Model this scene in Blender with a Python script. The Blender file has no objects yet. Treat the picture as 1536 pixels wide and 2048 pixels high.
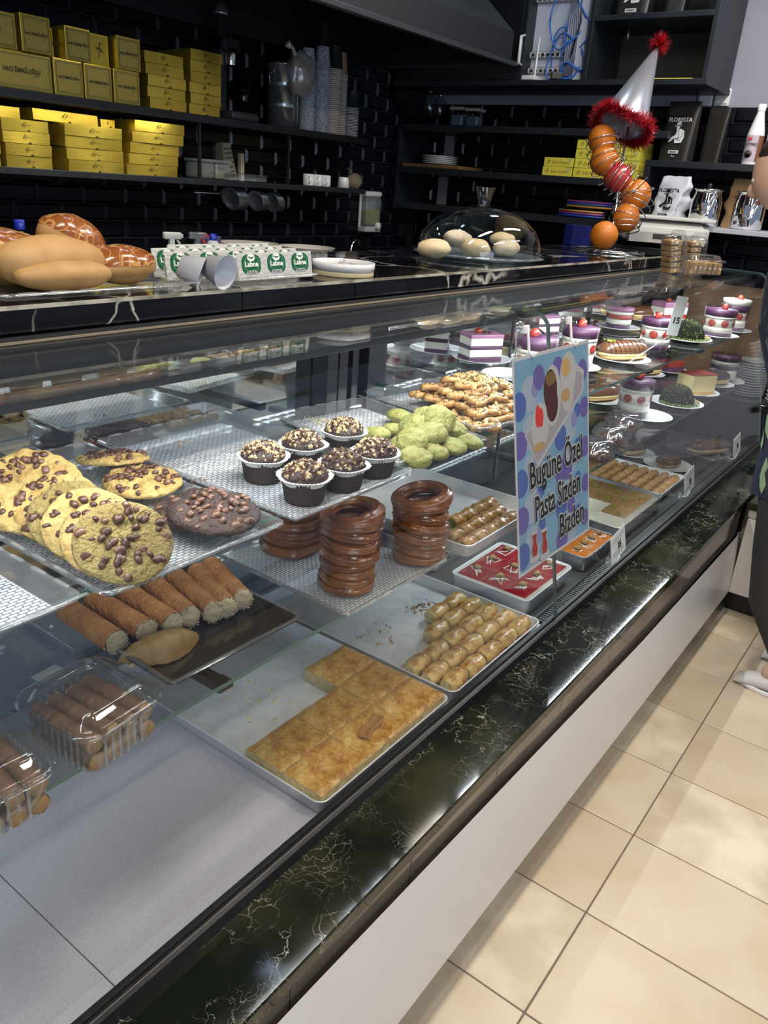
import bpy, math, random
from mathutils import Vector, Matrix, Euler, noise
random.seed(7)
SC = bpy.context.scene
COL = SC.collection
PI = math.pi

# ------------------------------------------------------------------ camera
CAM = Vector((0, 0, 1.50))
ROT = Matrix(((0.59566, 0.27049, -0.75632), (-0.80017, 0.28209, -0.5293), (0.07018, 0.92047, 0.38447)))
F = 1577.0
_x = Vector(ROT.row[0]).normalized(); _z = (Vector(ROT.row[2]) - Vector(ROT.row[2]).dot(_x) * _x).normalized(); _y = _z.cross(_x)
ROT = Matrix((_x, _y, _z))
cd = bpy.data.cameras.new('camera'); cam = bpy.data.objects.new('camera', cd); COL.objects.link(cam)
cd.sensor_fit = 'HORIZONTAL'; cd.sensor_width = 36; cd.lens = 36 * F / 1536; cd.clip_start = .02; cd.clip_end = 60
cam.matrix_world = Matrix.Translation(CAM) @ ROT.to_4x4()
SC.camera = cam

def ray(u, v): return ROT @ Vector((u - 768, -(v - 1024), -F))
def onz(u, v, z):
    d = ray(u, v); return CAM + d * ((z - CAM.z) / d.z)
def ony(u, v, y):
    d = ray(u, v); return CAM + d * (y / d.y)
def onx(u, v, x):
    d = ray(u, v); return CAM + d * (x / d.x)

# ------------------------------------------------------------------ light and exposure
SC.view_settings.view_transform = 'Standard'; SC.view_settings.look = 'None'
SC.view_settings.gamma = 1; SC.view_settings.exposure = 0.0; SC.view_settings.use_curve_mapping = False
W = bpy.data.worlds.new('daylight'); SC.world = W; W.use_nodes = True
W.node_tree.nodes['Background'].inputs[0].default_value = (.62, .74, 1, 1)
W.node_tree.nodes['Background'].inputs[1].default_value = 0.30

def area(name, loc, size, size_y, power, color, rot=(0, 0, 0), spread=PI):
    l = bpy.data.lights.new(name, 'AREA'); l.shape = 'RECTANGLE'; l.size = size; l.size_y = size_y
    l.energy = power; l.color = color; l.spread = spread
    o = bpy.data.objects.new(name, l); COL.objects.link(o); o.location = loc; o.rotation_euler = rot
    return o
for i, (x, y, p) in enumerate([(.2, -.8, 15), (1.7, -.8, 15), (3.2, -.8, 15), (.2, .66, 23), (1.7, .66, 25), (3.2, .62, 24)]):
    area('ceiling_lamp', (x, y, 2.88), .9, .12, p, (1, .90, .76))
area('window_daylight', (-.9, -2.4, 1.7), 2.2, 1.5, 40, (.70, .84, 1), (math.radians(80), 0, math.radians(-25)))
for x in (1.55, 1.95): area('counter_lamp', (x, 1.75, 2.86), .22, .10, 1.2, (.62, .78, 1))
area('counter_lamp', (3.4, 1.6, 2.86), .3, .10, 2.6, (.72, .84, 1))
area('counter_lamp', (3.6, .6, 2.86), .5, .12, 8, (.78, .86, 1))
area('shelf_lamp', (1.80, 2.635, 1.668), 1.0, .012, 1.5, (1, .93, .66), (math.radians(6), 0, 0))
for x in (1.62, 2.12): area('hood_lamp', (x, 2.45, 2.20), .20, .07, .8, (1, .95, .80), (math.radians(-6), 0, 0), spread=2.2)
area('case_led', (.55, .865, 1.222), 2.25, .008, 7.0, (.86, .94, 1), (math.radians(14), 0, 0))
area('case_led', (2.82, .865, 1.222), 2.1, .008, 18.5, (.88, .95, 1), (math.radians(14), 0, 0))


# ------------------------------------------------------------------ materials
MATS = {}
def nt(m): return m.node_tree.nodes, m.node_tree.links
def mat(name, col, rough=.5, metal=0, var=None, scale=20, bump=0, bscale=None, emit=0, coat=0, sub=0, detail=4, spec=.5, aniso=0, tcut=None):
    if name in MATS: return MATS[name]
    m = bpy.data.materials.new(name); m.use_nodes = True; n, l = nt(m); b = n['Principled BSDF']
    b.inputs['Base Color'].default_value = (*col, 1); b.inputs['Roughness'].default_value = rough
    b.inputs['Metallic'].default_value = metal; b.inputs['Specular IOR Level'].default_value = spec
    if coat: b.inputs['Coat Weight'].default_value = coat; b.inputs['Coat Roughness'].default_value = .08
    if sub: b.inputs['Subsurface Weight'].default_value = sub; b.inputs['Subsurface Radius'].default_value = (.01, .006, .003)
    if emit: b.inputs['Emission Color'].default_value = (*col, 1); b.inputs['Emission Strength'].default_value = emit
    tc = n.new('ShaderNodeTexCoord')
    if var is not None:
        t = n.new('ShaderNodeTexNoise'); t.inputs['Scale'].default_value = scale; t.inputs['Detail'].default_value = detail
        r = n.new('ShaderNodeValToRGB'); a, c = tcut or (.35, .65)
        r.color_ramp.elements[0].position = a; r.color_ramp.elements[1].position = c
        r.color_ramp.elements[0].color = (*col, 1); r.color_ramp.elements[1].color = (*var, 1)
        l.new(tc.outputs['Object'], t.inputs['Vector']); l.new(t.outputs['Fac'], r.inputs[0]); l.new(r.outputs[0], b.inputs['Base Color'])
    if bump:
        t = n.new('ShaderNodeTexNoise'); t.inputs['Scale'].default_value = bscale or scale; t.inputs['Detail'].default_value = 5
        u = n.new('ShaderNodeBump'); u.inputs['Strength'].default_value = bump; u.inputs['Distance'].default_value = .004
        l.new(tc.outputs['Object'], t.inputs['Vector']); l.new(t.outputs['Fac'], u.inputs['Height']); l.new(u.outputs[0], b.inputs['Normal'])
    MATS[name] = m; return m

def glass(name, tint=(.93, .97, .96), rough=0.0, base=.045, haze=0.0, hazecol=(.9, .92, .93), gain=1.0):
    """clear sheet: what passes straight through plus a mirror reflection that grows towards grazing angles"""
    if name in MATS: return MATS[name]
    m = bpy.data.materials.new(name); m.use_nodes = True; n, l = nt(m); n.remove(n['Principled BSDF'])
    out = n['Material Output']
    tr = n.new('ShaderNodeBsdfTransparent'); tr.inputs[0].default_value = (*tint, 1)
    gl = n.new('ShaderNodeBsdfGlossy'); gl.inputs['Roughness'].default_value = rough
    lw = n.new('ShaderNodeLayerWeight'); lw.inputs[0].default_value = .5
    p = n.new('ShaderNodeMath'); p.operation = 'POWER'; p.inputs[1].default_value = 5.0
    q = n.new('ShaderNodeMath'); q.operation = 'MULTIPLY_ADD'; q.inputs[1].default_value = .75 * gain; q.inputs[2].default_value = base
    l.new(lw.outputs['Facing'], p.inputs[0]); l.new(p.outputs[0], q.inputs[0])
    mx = n.new('ShaderNodeMixShader'); l.new(q.outputs[0], mx.inputs[0]); l.new(gl.outputs[0], mx.inputs[2])
    if haze:
        d = n.new('ShaderNodeBsdfDiffuse'); d.inputs[0].default_value = (*hazecol, 1)
        m2 = n.new('ShaderNodeMixShader'); m2.inputs[0].default_value = haze
        l.new(tr.outputs[0], m2.inputs[1]); l.new(d.outputs[0], m2.inputs[2]); l.new(m2.outputs[0], mx.inputs[1])
    else: l.new(tr.outputs[0], mx.inputs[1])
    l.new(mx.outputs[0], out.inputs['Surface']); MATS[name] = m; return m

def marble(name, dark, mid, vein, scale, width=.012, rough=.06, cloud=3.0, lines=None, density=(.50, .58)):
    m = bpy.data.materials.new(name); m.use_nodes = True; n, l = nt(m); b = n['Principled BSDF']
    b.inputs['Roughness'].default_value = rough; b.inputs['Specular IOR Level'].default_value = .32
    tc = n.new('ShaderNodeTexCoord')
    nz = n.new('ShaderNodeTexNoise'); nz.inputs['Scale'].default_value = scale * .9; nz.inputs['Detail'].default_value = 6
    mxv = n.new('ShaderNodeMix'); mxv.data_type = 'RGBA'; mxv.blend_type = 'LINEAR_LIGHT'; mxv.inputs[0].default_value = .16
    l.new(tc.outputs['Object'], nz.inputs['Vector']); l.new(tc.outputs['Object'], mxv.inputs[6]); l.new(nz.outputs['Color'], mxv.inputs[7])
    def veins(sc, w, lo, hi, ns):
        v = n.new('ShaderNodeTexVoronoi'); v.feature = 'DISTANCE_TO_EDGE'; v.inputs['Scale'].default_value = sc
        l.new(mxv.outputs[2], v.inputs['Vector'])
        r = n.new('ShaderNodeMapRange'); r.inputs[1].default_value = 0; r.inputs[2].default_value = w; r.inputs[3].default_value = 1; r.inputs[4].default_value = 0
        l.new(v.outputs['Distance'], r.inputs[0])
        g = n.new('ShaderNodeTexNoise'); g.inputs['Scale'].default_value = ns; g.inputs['Detail'].default_value = 3
        l.new(tc.outputs['Object'], g.inputs['Vector'])
        h = n.new('ShaderNodeMapRange'); h.inputs[1].default_value = lo; h.inputs[2].default_value = hi
        l.new(g.outputs['Fac'], h.inputs[0])
        k = n.new('ShaderNodeMath'); k.operation = 'MULTIPLY'; l.new(r.outputs[0], k.inputs[0]); l.new(h.outputs[0], k.inputs[1])
        return k
    a = veins(scale, width * scale, density[0], density[1], scale * .55); c = veins(scale * 2.6, width * scale * 1.3, density[0] + .04, density[1] + .06, scale * .8)
    ad = n.new('ShaderNodeMath'); ad.operation = 'MAXIMUM'; l.new(a.outputs[0], ad.inputs[0]); l.new(c.outputs[0], ad.inputs[1])
    cl = n.new('ShaderNodeTexNoise'); cl.inputs['Scale'].default_value = cloud; cl.inputs['Detail'].default_value = 5
    l.new(tc.outputs['Object'], cl.inputs['Vector'])
    cr = n.new('ShaderNodeValToRGB'); cr.color_ramp.elements[0].position = .42; cr.color_ramp.elements[1].position = .68
    cr.color_ramp.elements[0].color = (*dark, 1); cr.color_ramp.elements[1].color = (*mid, 1); l.new(cl.outputs['Fac'], cr.inputs[0])
    f = n.new('ShaderNodeMix'); f.data_type = 'RGBA'; l.new(ad.outputs[0], f.inputs[0]); l.new(cr.outputs[0], f.inputs[6]); f.inputs[7].default_value = (*vein, 1)
    l.new(f.outputs[2], b.inputs['Base Color']); MATS[name] = m; return m

# ------------------------------------------------------------------ mesh building
class B:
    def __init__(s): s.v = []; s.f = []; s.m = []; s.s = []; s.T = Matrix.Identity(4)
    def add(s, vs, fs, m=0, sm=False):
        o = len(s.v); T = s.T
        s.v += [tuple(T @ Vector(p)) for p in vs]; s.f += [tuple(i + o for i in f) for f in fs]
        s.m += [m] * len(fs); s.s += [sm] * len(fs); return s
    def at(s, loc=(0, 0, 0), rot=(0, 0, 0), sc=1):
        S = Matrix.Diagonal((*((sc,) * 3 if not hasattr(sc, '__len__') else sc), 1))
        s.T = Matrix.Translation(loc) @ Euler(rot).to_matrix().to_4x4() @ S; return s
    def box(s, x0, x1, y0, y1, z0, z1, m=0):
        return s.add([(x, y, z) for z in (z0, z1) for y in (y0, y1) for x in (x0, x1)],
                     [(0, 2, 3, 1), (4, 5, 7, 6), (0, 1, 5, 4), (2, 6, 7, 3), (0, 4, 6, 2), (1, 3, 7, 5)], m)
    def rbox(s, x0, x1, y0, y1, z0, z1, r=.003, m=0, k=1):
        c = Vector(((x0 + x1) / 2, (y0 + y1) / 2, (z0 + z1) / 2)); h = Vector((abs(x1 - x0) / 2, abs(y1 - y0) / 2, abs(z1 - z0) / 2))
        r = min(r, *h); n = []
        ax = []
        for a in range(3):
            g = [-h[a]] + [-h[a] + r * i / k for i in range(1, k + 1)]
            if h[a] > r + 1e-6: g += [-v for v in g[::-1]]
            else: g += [-v for v in g[::-1][1:]]
            ax.append(g)
        idx = {}; vs = []; fs = []
        def V(i, j, l):
            if (i, j, l) not in idx:
                p = Vector((ax[0][i], ax[1][j], ax[2][l])); q = Vector([max(-(h[a] - r), min(h[a] - r, p[a])) for a in range(3)])
                d = p - q
                if d.length > 1e-9: p = q + d.normalized() * r
                idx[(i, j, l)] = len(vs); vs.append(p + c)
            return idx[(i, j, l)]
        L = [len(a) - 1 for a in ax]
        for i in range(L[0]):
            for j in range(L[1]):
                fs.append((V(i, j, 0), V(i, j + 1, 0), V(i + 1, j + 1, 0), V(i + 1, j, 0)))
                fs.append((V(i, j, L[2]), V(i + 1, j, L[2]), V(i + 1, j + 1, L[2]), V(i, j + 1, L[2])))
        for i in range(L[0]):
            for l in range(L[2]):
                fs.append((V(i, 0, l), V(i + 1, 0, l), V(i + 1, 0, l + 1), V(i, 0, l + 1)))
                fs.append((V(i, L[1], l), V(i, L[1], l + 1), V(i + 1, L[1], l + 1), V(i + 1, L[1], l)))
        for j in range(L[1]):
            for l in range(L[2]):
                fs.append((V(0, j, l), V(0, j, l + 1), V(0, j + 1, l + 1), V(0, j + 1, l)))
                fs.append((V(L[0], j, l), V(L[0], j + 1, l), V(L[0], j + 1, l + 1), V(L[0], j, l + 1)))
        return s.add(vs, fs, m, k > 1)
    def lathe(s, prof, n=24, m=0, sm=True, sx=1, sy=1, wob=None, a0=0, a1=2 * PI):
        full = abs(a1 - a0 - 2 * PI) < 1e-6; vs = []; fs = []; K = n if full else n + 1
        for i in range(K):
            a = a0 + (a1 - a0) * i / n
            for j, (r, z) in enumerate(prof):
                rr = r * (wob(a, j) if wob else 1); vs.append((rr * math.cos(a) * sx, rr * math.sin(a) * sy, z))
        P = len(prof)
        for i in range(n):
            k = (i + 1) % K
            for j in range(P - 1):
                q = [i * P + j, k * P + j, k * P + j + 1, i * P + j + 1]
                fs.append(tuple(q))
        return s.add(vs, fs, m, sm)
    def tube(s, pts, r, n=8, closed=False, m=0, cap=True):
        pts = [Vector(p) for p in pts]; N = len(pts); vs = []; fs = []; up = Vector((0, 0, 1)); pn = None
        for i, p in enumerate(pts):
            if closed: t = pts[(i + 1) % N] - pts[i - 1]
            else: t = pts[min(i + 1, N - 1)] - pts[max(i - 1, 0)]
            t = t.normalized() if t.length > 1e-9 else Vector((0, 0, 1))
            if pn is None: pn = t.orthogonal().normalized()
            else:
                pn = pn - pn.dot(t) * t; pn = pn.normalized() if pn.length > 1e-6 else t.orthogonal().normalized()
            b = t.cross(pn); R = r[i] if hasattr(r, '__len__') else r
            for k in range(n):
                a = 2 * PI * k / n; vs.append(p + (pn * math.cos(a) + b * math.sin(a)) * R)
        for i in range(N if closed else N - 1):
            j = (i + 1) % N
            for k in range(n): fs.append((i * n + k, i * n + (k + 1) % n, j * n + (k + 1) % n, j * n + k))
        if cap and not closed: fs += [tuple(range(n))[::-1], tuple(range((N - 1) * n, N * n))]
        return s.add(vs, fs, m, True)
    def ball(s, c=(0, 0, 0), r=(1, 1, 1), nu=16, nv=10, m=0, amp=0, fr=1, seed=0, fn=None):
        if not hasattr(r, '__len__'): r = (r, r, r)
        vs = []; fs = []
        for j in range(nv + 1):
            t = -PI / 2 + PI * j / nv
            for i in range(nu):
                a = 2 * PI * i / nu; d = Vector((math.cos(t) * math.cos(a), math.cos(t) * math.sin(a), math.sin(t)))
                k = 1 + (amp * noise.noise(d * fr + Vector((seed, seed * .7, 0))) if amp else 0)
                if fn: k *= fn(d)
                vs.append((c[0] + d.x * r[0] * k, c[1] + d.y * r[1] * k, c[2] + d.z * r[2] * k))
        for j in range(nv):
            for i in range(nu):
                k = (i + 1) % nu; fs.append((j * nu + i, j * nu + k, (j + 1) * nu + k, (j + 1) * nu + i))
        return s.add(vs, fs, m, True)
    def prism(s, poly, z0, z1, m=0, m2=None):
        n = len(poly); vs = [(x, y, z0) for x, y in poly] + [(x, y, z1) for x, y in poly]
        fs = [tuple(range(n))[::-1], tuple(range(n, 2 * n))]; s.add(vs, fs, m)
        o = len(s.v) - 2 * n
        for i in range(n): s.f.append((o + i, o + (i + 1) % n, o + n + (i + 1) % n, o + n + i)); s.m.append(m if m2 is None else m2); s.s.append(False)
        return s
    def grid(s, fn, nu, nv, m=0, sm=True, closeu=False):
        vs = [fn(i / nu, j / nv) for j in range(nv + 1) for i in range(nu + (0 if closeu else 1))]; W_ = nu if closeu else nu + 1
        fs = [(j * W_ + i, j * W_ + (i + 1) % W_, (j + 1) * W_ + (i + 1) % W_, (j + 1) * W_ + i) for j in range(nv) for i in range(nu)]
        return s.add(vs, fs, m, sm)
    def mesh(s, name, mats):
        me = bpy.data.meshes.new(name); me.from_pydata(s.v, [], s.f)
        for m in (mats if isinstance(mats, (list, tuple)) else [mats]): me.materials.append(m)
        me.polygons.foreach_set('material_index', s.m); me.polygons.foreach_set('use_smooth', s.s); me.update(); return me
    def build(s, name, mats, parent=None, loc=(0, 0, 0), rot=(0, 0, 0), **k):
        return put(s.mesh(name, mats), name, parent, loc, rot, **k)

def put(me, name, parent=None, loc=(0, 0, 0), rot=(0, 0, 0), label=None, cat=None, group=None, kind=None, sc=None):
    o = bpy.data.objects.new(name, me); COL.objects.link(o); o.location = loc; o.rotation_euler = rot
    if sc is not None: o.scale = (sc,) * 3 if not hasattr(sc, '__len__') else sc
    if parent: o.parent = parent
    if label: o['label'] = label
    if cat: o['category'] = cat
    if group: o['group'] = group
    if kind: o['kind'] = kind
    return o
def thing(name, label, cat, loc=(0, 0, 0), rot=(0, 0, 0), group=None, sc=None):
    return put(None, name, None, loc, rot, label, cat, group, None, sc)
def dup(root, loc=None, rot=None, label=None, sc=None, parent=None, group=None):
    r = root.copy(); COL.objects.link(r)
    if loc is not None: r.location = loc
    if rot is not None: r.rotation_euler = rot
    if sc is not None: r.scale = (sc,) * 3 if not hasattr(sc, '__len__') else sc
    if label: r['label'] = label
    if group: r['group'] = group
    if parent: r.parent = parent
    for ch in list(root.children): dup(ch, parent=r)
    return r

_fonts = {}
def text_mesh(body, size, depth=.0006, bold=0, xs=1, shear=0, align='CENTER'):
    c = bpy.data.curves.new('lettering', 'FONT'); c.body = body; c.size = size; c.extrude = depth; c.offset = bold; c.shear = shear
    c.align_x = align; c.align_y = 'CENTER'; c.resolution_u = 3
    o = bpy.data.objects.new('lettering', c); COL.objects.link(o)
    me = bpy.data.meshes.new_from_object(o); bpy.data.objects.remove(o); bpy.data.curves.remove(c)
    for v in me.vertices: v.co.x *= xs
    return me
def text(body, size, m, parent, loc, rot, name='lettering', **k):
    me = text_mesh(body, size, **k); me.materials.clear(); me.materials.append(m)
    return put(me, name, parent, loc, rot)
def ordn(i): return ['first', 'second', 'third', 'fourth', 'fifth', 'sixth', 'seventh', 'eighth', 'ninth', 'tenth', 'eleventh', 'twelfth', 'thirteenth', 'fourteenth', 'fifteenth', 'sixteenth', 'seventeenth', 'eighteenth', 'nineteenth', 'twentieth'][i]
# ------------------------------------------------------------------ shared materials
BLACK = mat('black_satin', (.012, .013, .016), .35)
BLACKM = mat('black_matte', (.010, .011, .014), .6)
CHAR = mat('charcoal_board', (.010, .013, .019), .42, var=(.015, .020, .027), scale=6)
STEEL = mat('brushed_steel', (.70, .70, .70), .25, .8, var=(.48, .48, .5), scale=14)
CHROME = mat('chrome', (.8, .8, .82), .06, 1)
ALU = mat('tray_aluminium', (.86, .87, .89), .32, .32, var=(.74, .75, .78), scale=26, bump=.25, bscale=60)
WHITE = mat('white_gloss', (.80, .80, .80), .25, coat=.3)
PORC = mat('white_porcelain', (.82, .84, .86), .12, coat=.5)
TILEB = mat('black_glazed_tile', (.004, .005, .009), .26, spec=.30)
GROUT = mat('dark_grout', (.012, .012, .014), .8)
CLEAR = glass('clear_plastic', (.96, .97, .975), .03, .09, haze=.02)
CLEAR2 = glass("clear_plastic_ribbed", (.94, .955, .96), .08, .13, haze=.10)
PANE = glass('pane_glass', (.975, .985, .985), 0, .03)
SHELFG = glass('shelf_glass', (.95, .97, .968), 0, .035)
EDGEG = mat('glass_green_edge', (.03, .13, .115), .15, coat=.5)
INK = mat('black_ink', (.01, .01, .01), .5)
BROWNP = mat('brown_card', (.34, .20, .11), .7, var=(.28, .16, .085), scale=9)

# ------------------------------------------------------------------ floor and walls
fl = B().box(-1.2, 4.6, -2.2, 3.1, -.06, -.004).build('floor', mat('floor_grout', (.16, .14, .12), .8), kind='structure')
TRAV = []
for i, (a, b) in enumerate([((.66, .55, .41), (.53, .42, .28)), ((.70, .60, .46), (.56, .45, .31)), ((.62, .51, .37), (.72, .62, .48))]):
    TRAV.append(mat('travertine_%d' % i, tuple(c * .86 for c in a), .34, var=b, scale=5.5, detail=9, bump=.03, bscale=40, tcut=(.40, .62)))
tm = [B().rbox(-.1506, .1506, -.3034, .3034, -.02, 0, .002).mesh('floor_tile', m) for m in TRAV]
for iy, y0 in enumerate([-2.114, -1.504, -.894, -.284, .326, .936]):
    for ix in range(-7, 12):
        x0 = 1.084 + .3047 * ix
        if y0 > .5 and ix > 10: continue
        put(tm[(ix * 7 + iy * 5) % 3], 'floor_tile', fl, (x0 + .1523, y0 + .305, 0), (0, 0, PI * ((ix + iy) % 2)))
wb = B().box(-1.2, 4.5, 3.012, 3.10, 0, 3.0).build('wall_back', GROUT, kind='structure')
t = B(); t.add([(-.0985, 0, -.0318), (.0985, 0, -.0318), (.0985, 0, .0318), (-.0985, 0, .0318), (-.088, -.009, -.022), (.088, -.009, -.022), (.088, -.009, .022), (-.088, -.009, .022)],
               [(0, 1, 5, 4), (1, 2, 6, 5), (2, 3, 7, 6), (3, 0, 4, 7), (4, 5, 6, 7), (3, 2, 1, 0)])
tme = t.mesh('wall_tile', TILEB)
for r in range(13):
    z = 1.105 + .0667 * r if r < 10 else 1.772 + .0667 * (r - 10)
    for c in range(14):
        x = 1.52 + .2 * c + (.1 if r % 2 else 0)
        if x < 4.25: put(tme, 'wall_tile', wb, (x, 3.012, z))
up = B(); 
for r in range(16):
    for c in range(14):
        up.at((1.42 + .2 * c + (.1 if r % 2 else 0), 3.012, 1.972 + .0667 * r), sc=(1, 1, 1)).add(t.v, t.f)
up.T = Matrix.Identity(4); up.build('wall_tile_field', TILEB, wb, kind='stuff')
XR = 4.4
LAV = mat('wall_paint', (.34, .34, .41), .7, var=(.32, .32, .39), scale=3)
wr = B().box(XR + .012, XR + .1, -.9, 3.1, 0, 3.0).build('wall_right', LAV, kind='structure')
g = B().box(XR, XR + .02, -.1, 3.0, .85, 1.952).build('tile_backing', GROUT, wr)
n = 0
for r in range(13):
    z = 1.918 - .0667 * r
    for c in range(15):
        y = 2.9 - .2 * c + (.1 if r % 2 else 0)
        if y > .1: put(tme, 'wall_tile', wr, (XR, y, z), (0, 0, -PI / 2))
B().box(-1.2, 4.5, -2.6, 3.1, 2.92, 2.99).build('ceiling', mat('ceiling_paint', (.06, .06, .065), .8), kind='structure')

# ------------------------------------------------------------------ refrigerated display case
CASE = thing('display_case', 'long glass-fronted pastry display case with dark marble ledge and white front panel', 'display case', (0, 0, 0))
X0, X1, XM = -.62, 4.00, 1.72
SLAB = marble('green_black_marble', (.006, .008, .006), (.026, .027, .014), (.42, .42, .36), 11, .0011, .07, 5, density=(.46, .62))
B().rbox(X0, 3.10, .500, .632, .452, .480, .003).build('marble_ledge', SLAB, CASE)
B().rbox(3.10, 4.30, .500, .632, .452, .480, .003).build('marble_ledge', SLAB, CASE)
FASC = mat('fascia_tile', (.125, .10, .080), .12, var=(.19, .16, .13), scale=7, spec=.5)  # brown floor reflection of the glossy strip is put into the base colour
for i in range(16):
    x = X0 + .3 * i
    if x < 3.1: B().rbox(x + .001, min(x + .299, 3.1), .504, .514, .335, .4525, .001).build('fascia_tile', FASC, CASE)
pan = B(); N = 10
def panf(u, v):
    x = X0 + (3.10 - X0) * u; zt = .43 - .047 * max(0, x - .5) if x < 2 else .3595 - .013 * (x - 2); return (x, .474 + .018 * v - .004 * math.sin(PI * v), .100 + (zt - .1) * v)
pan.grid(panf, 24, N); pan.box(X0, 3.10, .4935, .50, .100, .325)
pan.build('front_panel', mat('white_laminate', (.74, .71, .69), .33, coat=.15), CASE)
B().box(X0, 3.2, .62, 1.33, 0, .45).box(X0, 3.2, .515, .62, .11, .45).build('plinth', mat('plinth_brown', (.03, .024, .02), .5), CASE)
B().box(X0, X1 + .02, .628, .654, .455, .500).box(X0, X1 + .02, .628, .636, .500, .504).box(X0, X1 + .02, .644, .654, .500, .506).build('glass_rail', BLACK, CASE)
B().box(X0, X1 + .02, .6375, .6390, .4995, .5005).build('rail_seal', mat('rail_seal', (.28, .25, .21), .6), CASE)
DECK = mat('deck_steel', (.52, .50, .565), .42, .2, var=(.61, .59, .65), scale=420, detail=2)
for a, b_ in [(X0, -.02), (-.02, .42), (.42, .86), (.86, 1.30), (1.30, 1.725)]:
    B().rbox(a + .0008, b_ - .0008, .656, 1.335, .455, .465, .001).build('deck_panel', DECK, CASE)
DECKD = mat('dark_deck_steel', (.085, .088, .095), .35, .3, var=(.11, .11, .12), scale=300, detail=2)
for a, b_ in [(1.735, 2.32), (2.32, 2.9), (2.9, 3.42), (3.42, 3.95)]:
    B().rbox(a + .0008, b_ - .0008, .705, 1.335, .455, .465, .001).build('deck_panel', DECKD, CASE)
g = B()
for i in range(184): x = 1.74 + .012 * i; g.box(x, x + .006, .658, .700, .460, .4665)
g.build('air_grille', mat('grille_grey', (.07, .08, .08), .4), CASE, kind='stuff')
B().box(1.73, 3.95, .656, .705, .450, .456).build('grille_channel', BLACKM, CASE)
def glass_profile():
    p = [(.640, .505), (.776, 1.205)]
    for i in range(1, 9):
        a = (1 - i / 8) * math.radians(78); p.append((.826 - .05 * math.sin(a) - (0 if i else 0), 1.2065 + .045 * math.cos(a)))
    return p + [(1.082, 1.2525)]
def pane(x0, x1, name):
    p = glass_profile(); b = B(); T = .006; q = []
    for i, (y, z) in enumerate(p):
        a = p[max(i - 1, 0)]; c = p[min(i + 1, len(p) - 1)]; d = Vector((c[0] - a[0], c[1] - a[1])).normalized()
        q.append((y + d.y * T, z - d.x * T))
    n = len(p); pts = p + q[::-1]
    vs = [(x, y, z) for x in (x0, x1) for y, z in pts]; M = len(pts)
    for i in range(n - 1):
        b.add([vs[i], vs[i + 1], vs[M + i + 1], vs[M + i]], [(0, 1, 2, 3)], 0, True)
        j = M - 1 - i
        b.add([vs[j], vs[j - 1], vs[M + j - 1], vs[M + j]], [(0, 3, 2, 1)], 0, True)
        b.add([vs[i], vs[i + 1], vs[j - 1], vs[j]], [(0, 1, 2, 3)], 1); b.add([vs[M + i], vs[M + i + 1], vs[M + j - 1], vs[M + j]], [(0, 3, 2, 1)], 1)
    return b.build(name, [PANE, mat('pane_edge', (.10, .15, .16), .12, coat=.6)], CASE)
pane(X0, XM - .004, 'front_glass'); pane(XM + .004, 3.93, 'front_glass')
b = B().prism([(.648, .505), (.782, 1.20), (.80, 1.24), (1.30, 1.243), (1.30, .505)], 0, .006)
me = b.mesh('end_glass', PANE)
for v in me.vertices: y, z, x = v.co; v.co = (x, y, z)
put(me, 'end_glass', CASE, (3.932, 0, 0))
MIR = mat('mirror_door', (.72, .76, .76), .035, 1)
for i, (a, b_) in enumerate([(X0, .30), (.30, 1.52), (1.77, 2.6), (2.6, 3.3), (3.3, 3.93)]):
    B().box(a + .003, b_ - .003, 1.318 + .006 * (i % 2), 1.323 + .006 * (i % 2), .470, 1.185).build('mirror_door', MIR, CASE)
    B().box(a, a + .012, 1.314, 1.33, .467, 1.19).build('door_stile', BLACK, CASE)
post = B().box(1.52, 1.56, 1.27, 1.33, .467, 1.20).box(1.585, 1.62, 1.285, 1.33, .467, 1.20).box(1.56, 1.585, 1.31, 1.33, .467, 1.2).box(1.64, 1.665, 1.285, 1.33, .467, 1.2).box(1.69, 1.77, 1.27, 1.33, .467, 1.20).box(1.62, 1.69, 1.315, 1.33, .467, 1.2)
post.build('rear_post', BLACK, CASE)
B().box(X0, 3.96, 1.075, 1.09, 1.215, 1.262).box(X0, 3.96, 1.09, 1.34, 1.19, 1.262).build('rear_beam', BLACKM, CASE)
B().box(X0, 3.96, 1.070, 1.077, 1.2535, 1.2565).build('beam_seal', mat('beam_seal', (.20, .16, .11), .7), CASE)
B().box(X0, X1, 1.335, 1.52, 0, 1.262).build('rear_body', BLACKM, CASE)
def shelf(x0, x1, y0, z, name='glass_shelf'):
    b = B().box(x0, x1, y0, 1.30, z - .008, z, 0)
    b.m = [0, 0, 1, 0, 1, 1]
    return b.build(name, [SHELFG, EDGEG], CASE)
ZU, ZM, ZD = .99, .77, .465
shelf(X0, 1.702, .818, ZU); shelf(1.742, 3.92, .818, ZU)
shelf(X0, 1.702, .768, ZM); shelf(1.742, 3.92, .768, ZM)
for z, yf in ((ZU, .82), (ZM, .77)):
    for x in (.06, .715, 1.36, 2.1, 2.7, 3.30, 3.85):
        b = B().rbox(x - .011, x + .011, yf + .012, 1.31, z - .028, z - .009, .002)
        b.rbox(x - .014, x + .014, yf + .004, yf + .03, z - .022, z - .009, .002)
        if z > .9 and x < .2: continue
        b.build('shelf_bracket', BLACK, CASE)
lb = B().rbox(X0, 1.70, .852, .884, 1.226, 1.242, .002).rbox(1.74, 3.92, .852, .884, 1.226, 1.242, .002); lb.build('led_housing', mat('led_housing', (.05, .055, .065), .3), CASE)
ld = B()
for i in range(100):
    x = -.55 + .045 * i
    if abs(x - XM) > .03 and x < 3.9: ld.box(x - .004, x + .004, .862, .870, 1.2245, 1.2262)
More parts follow.
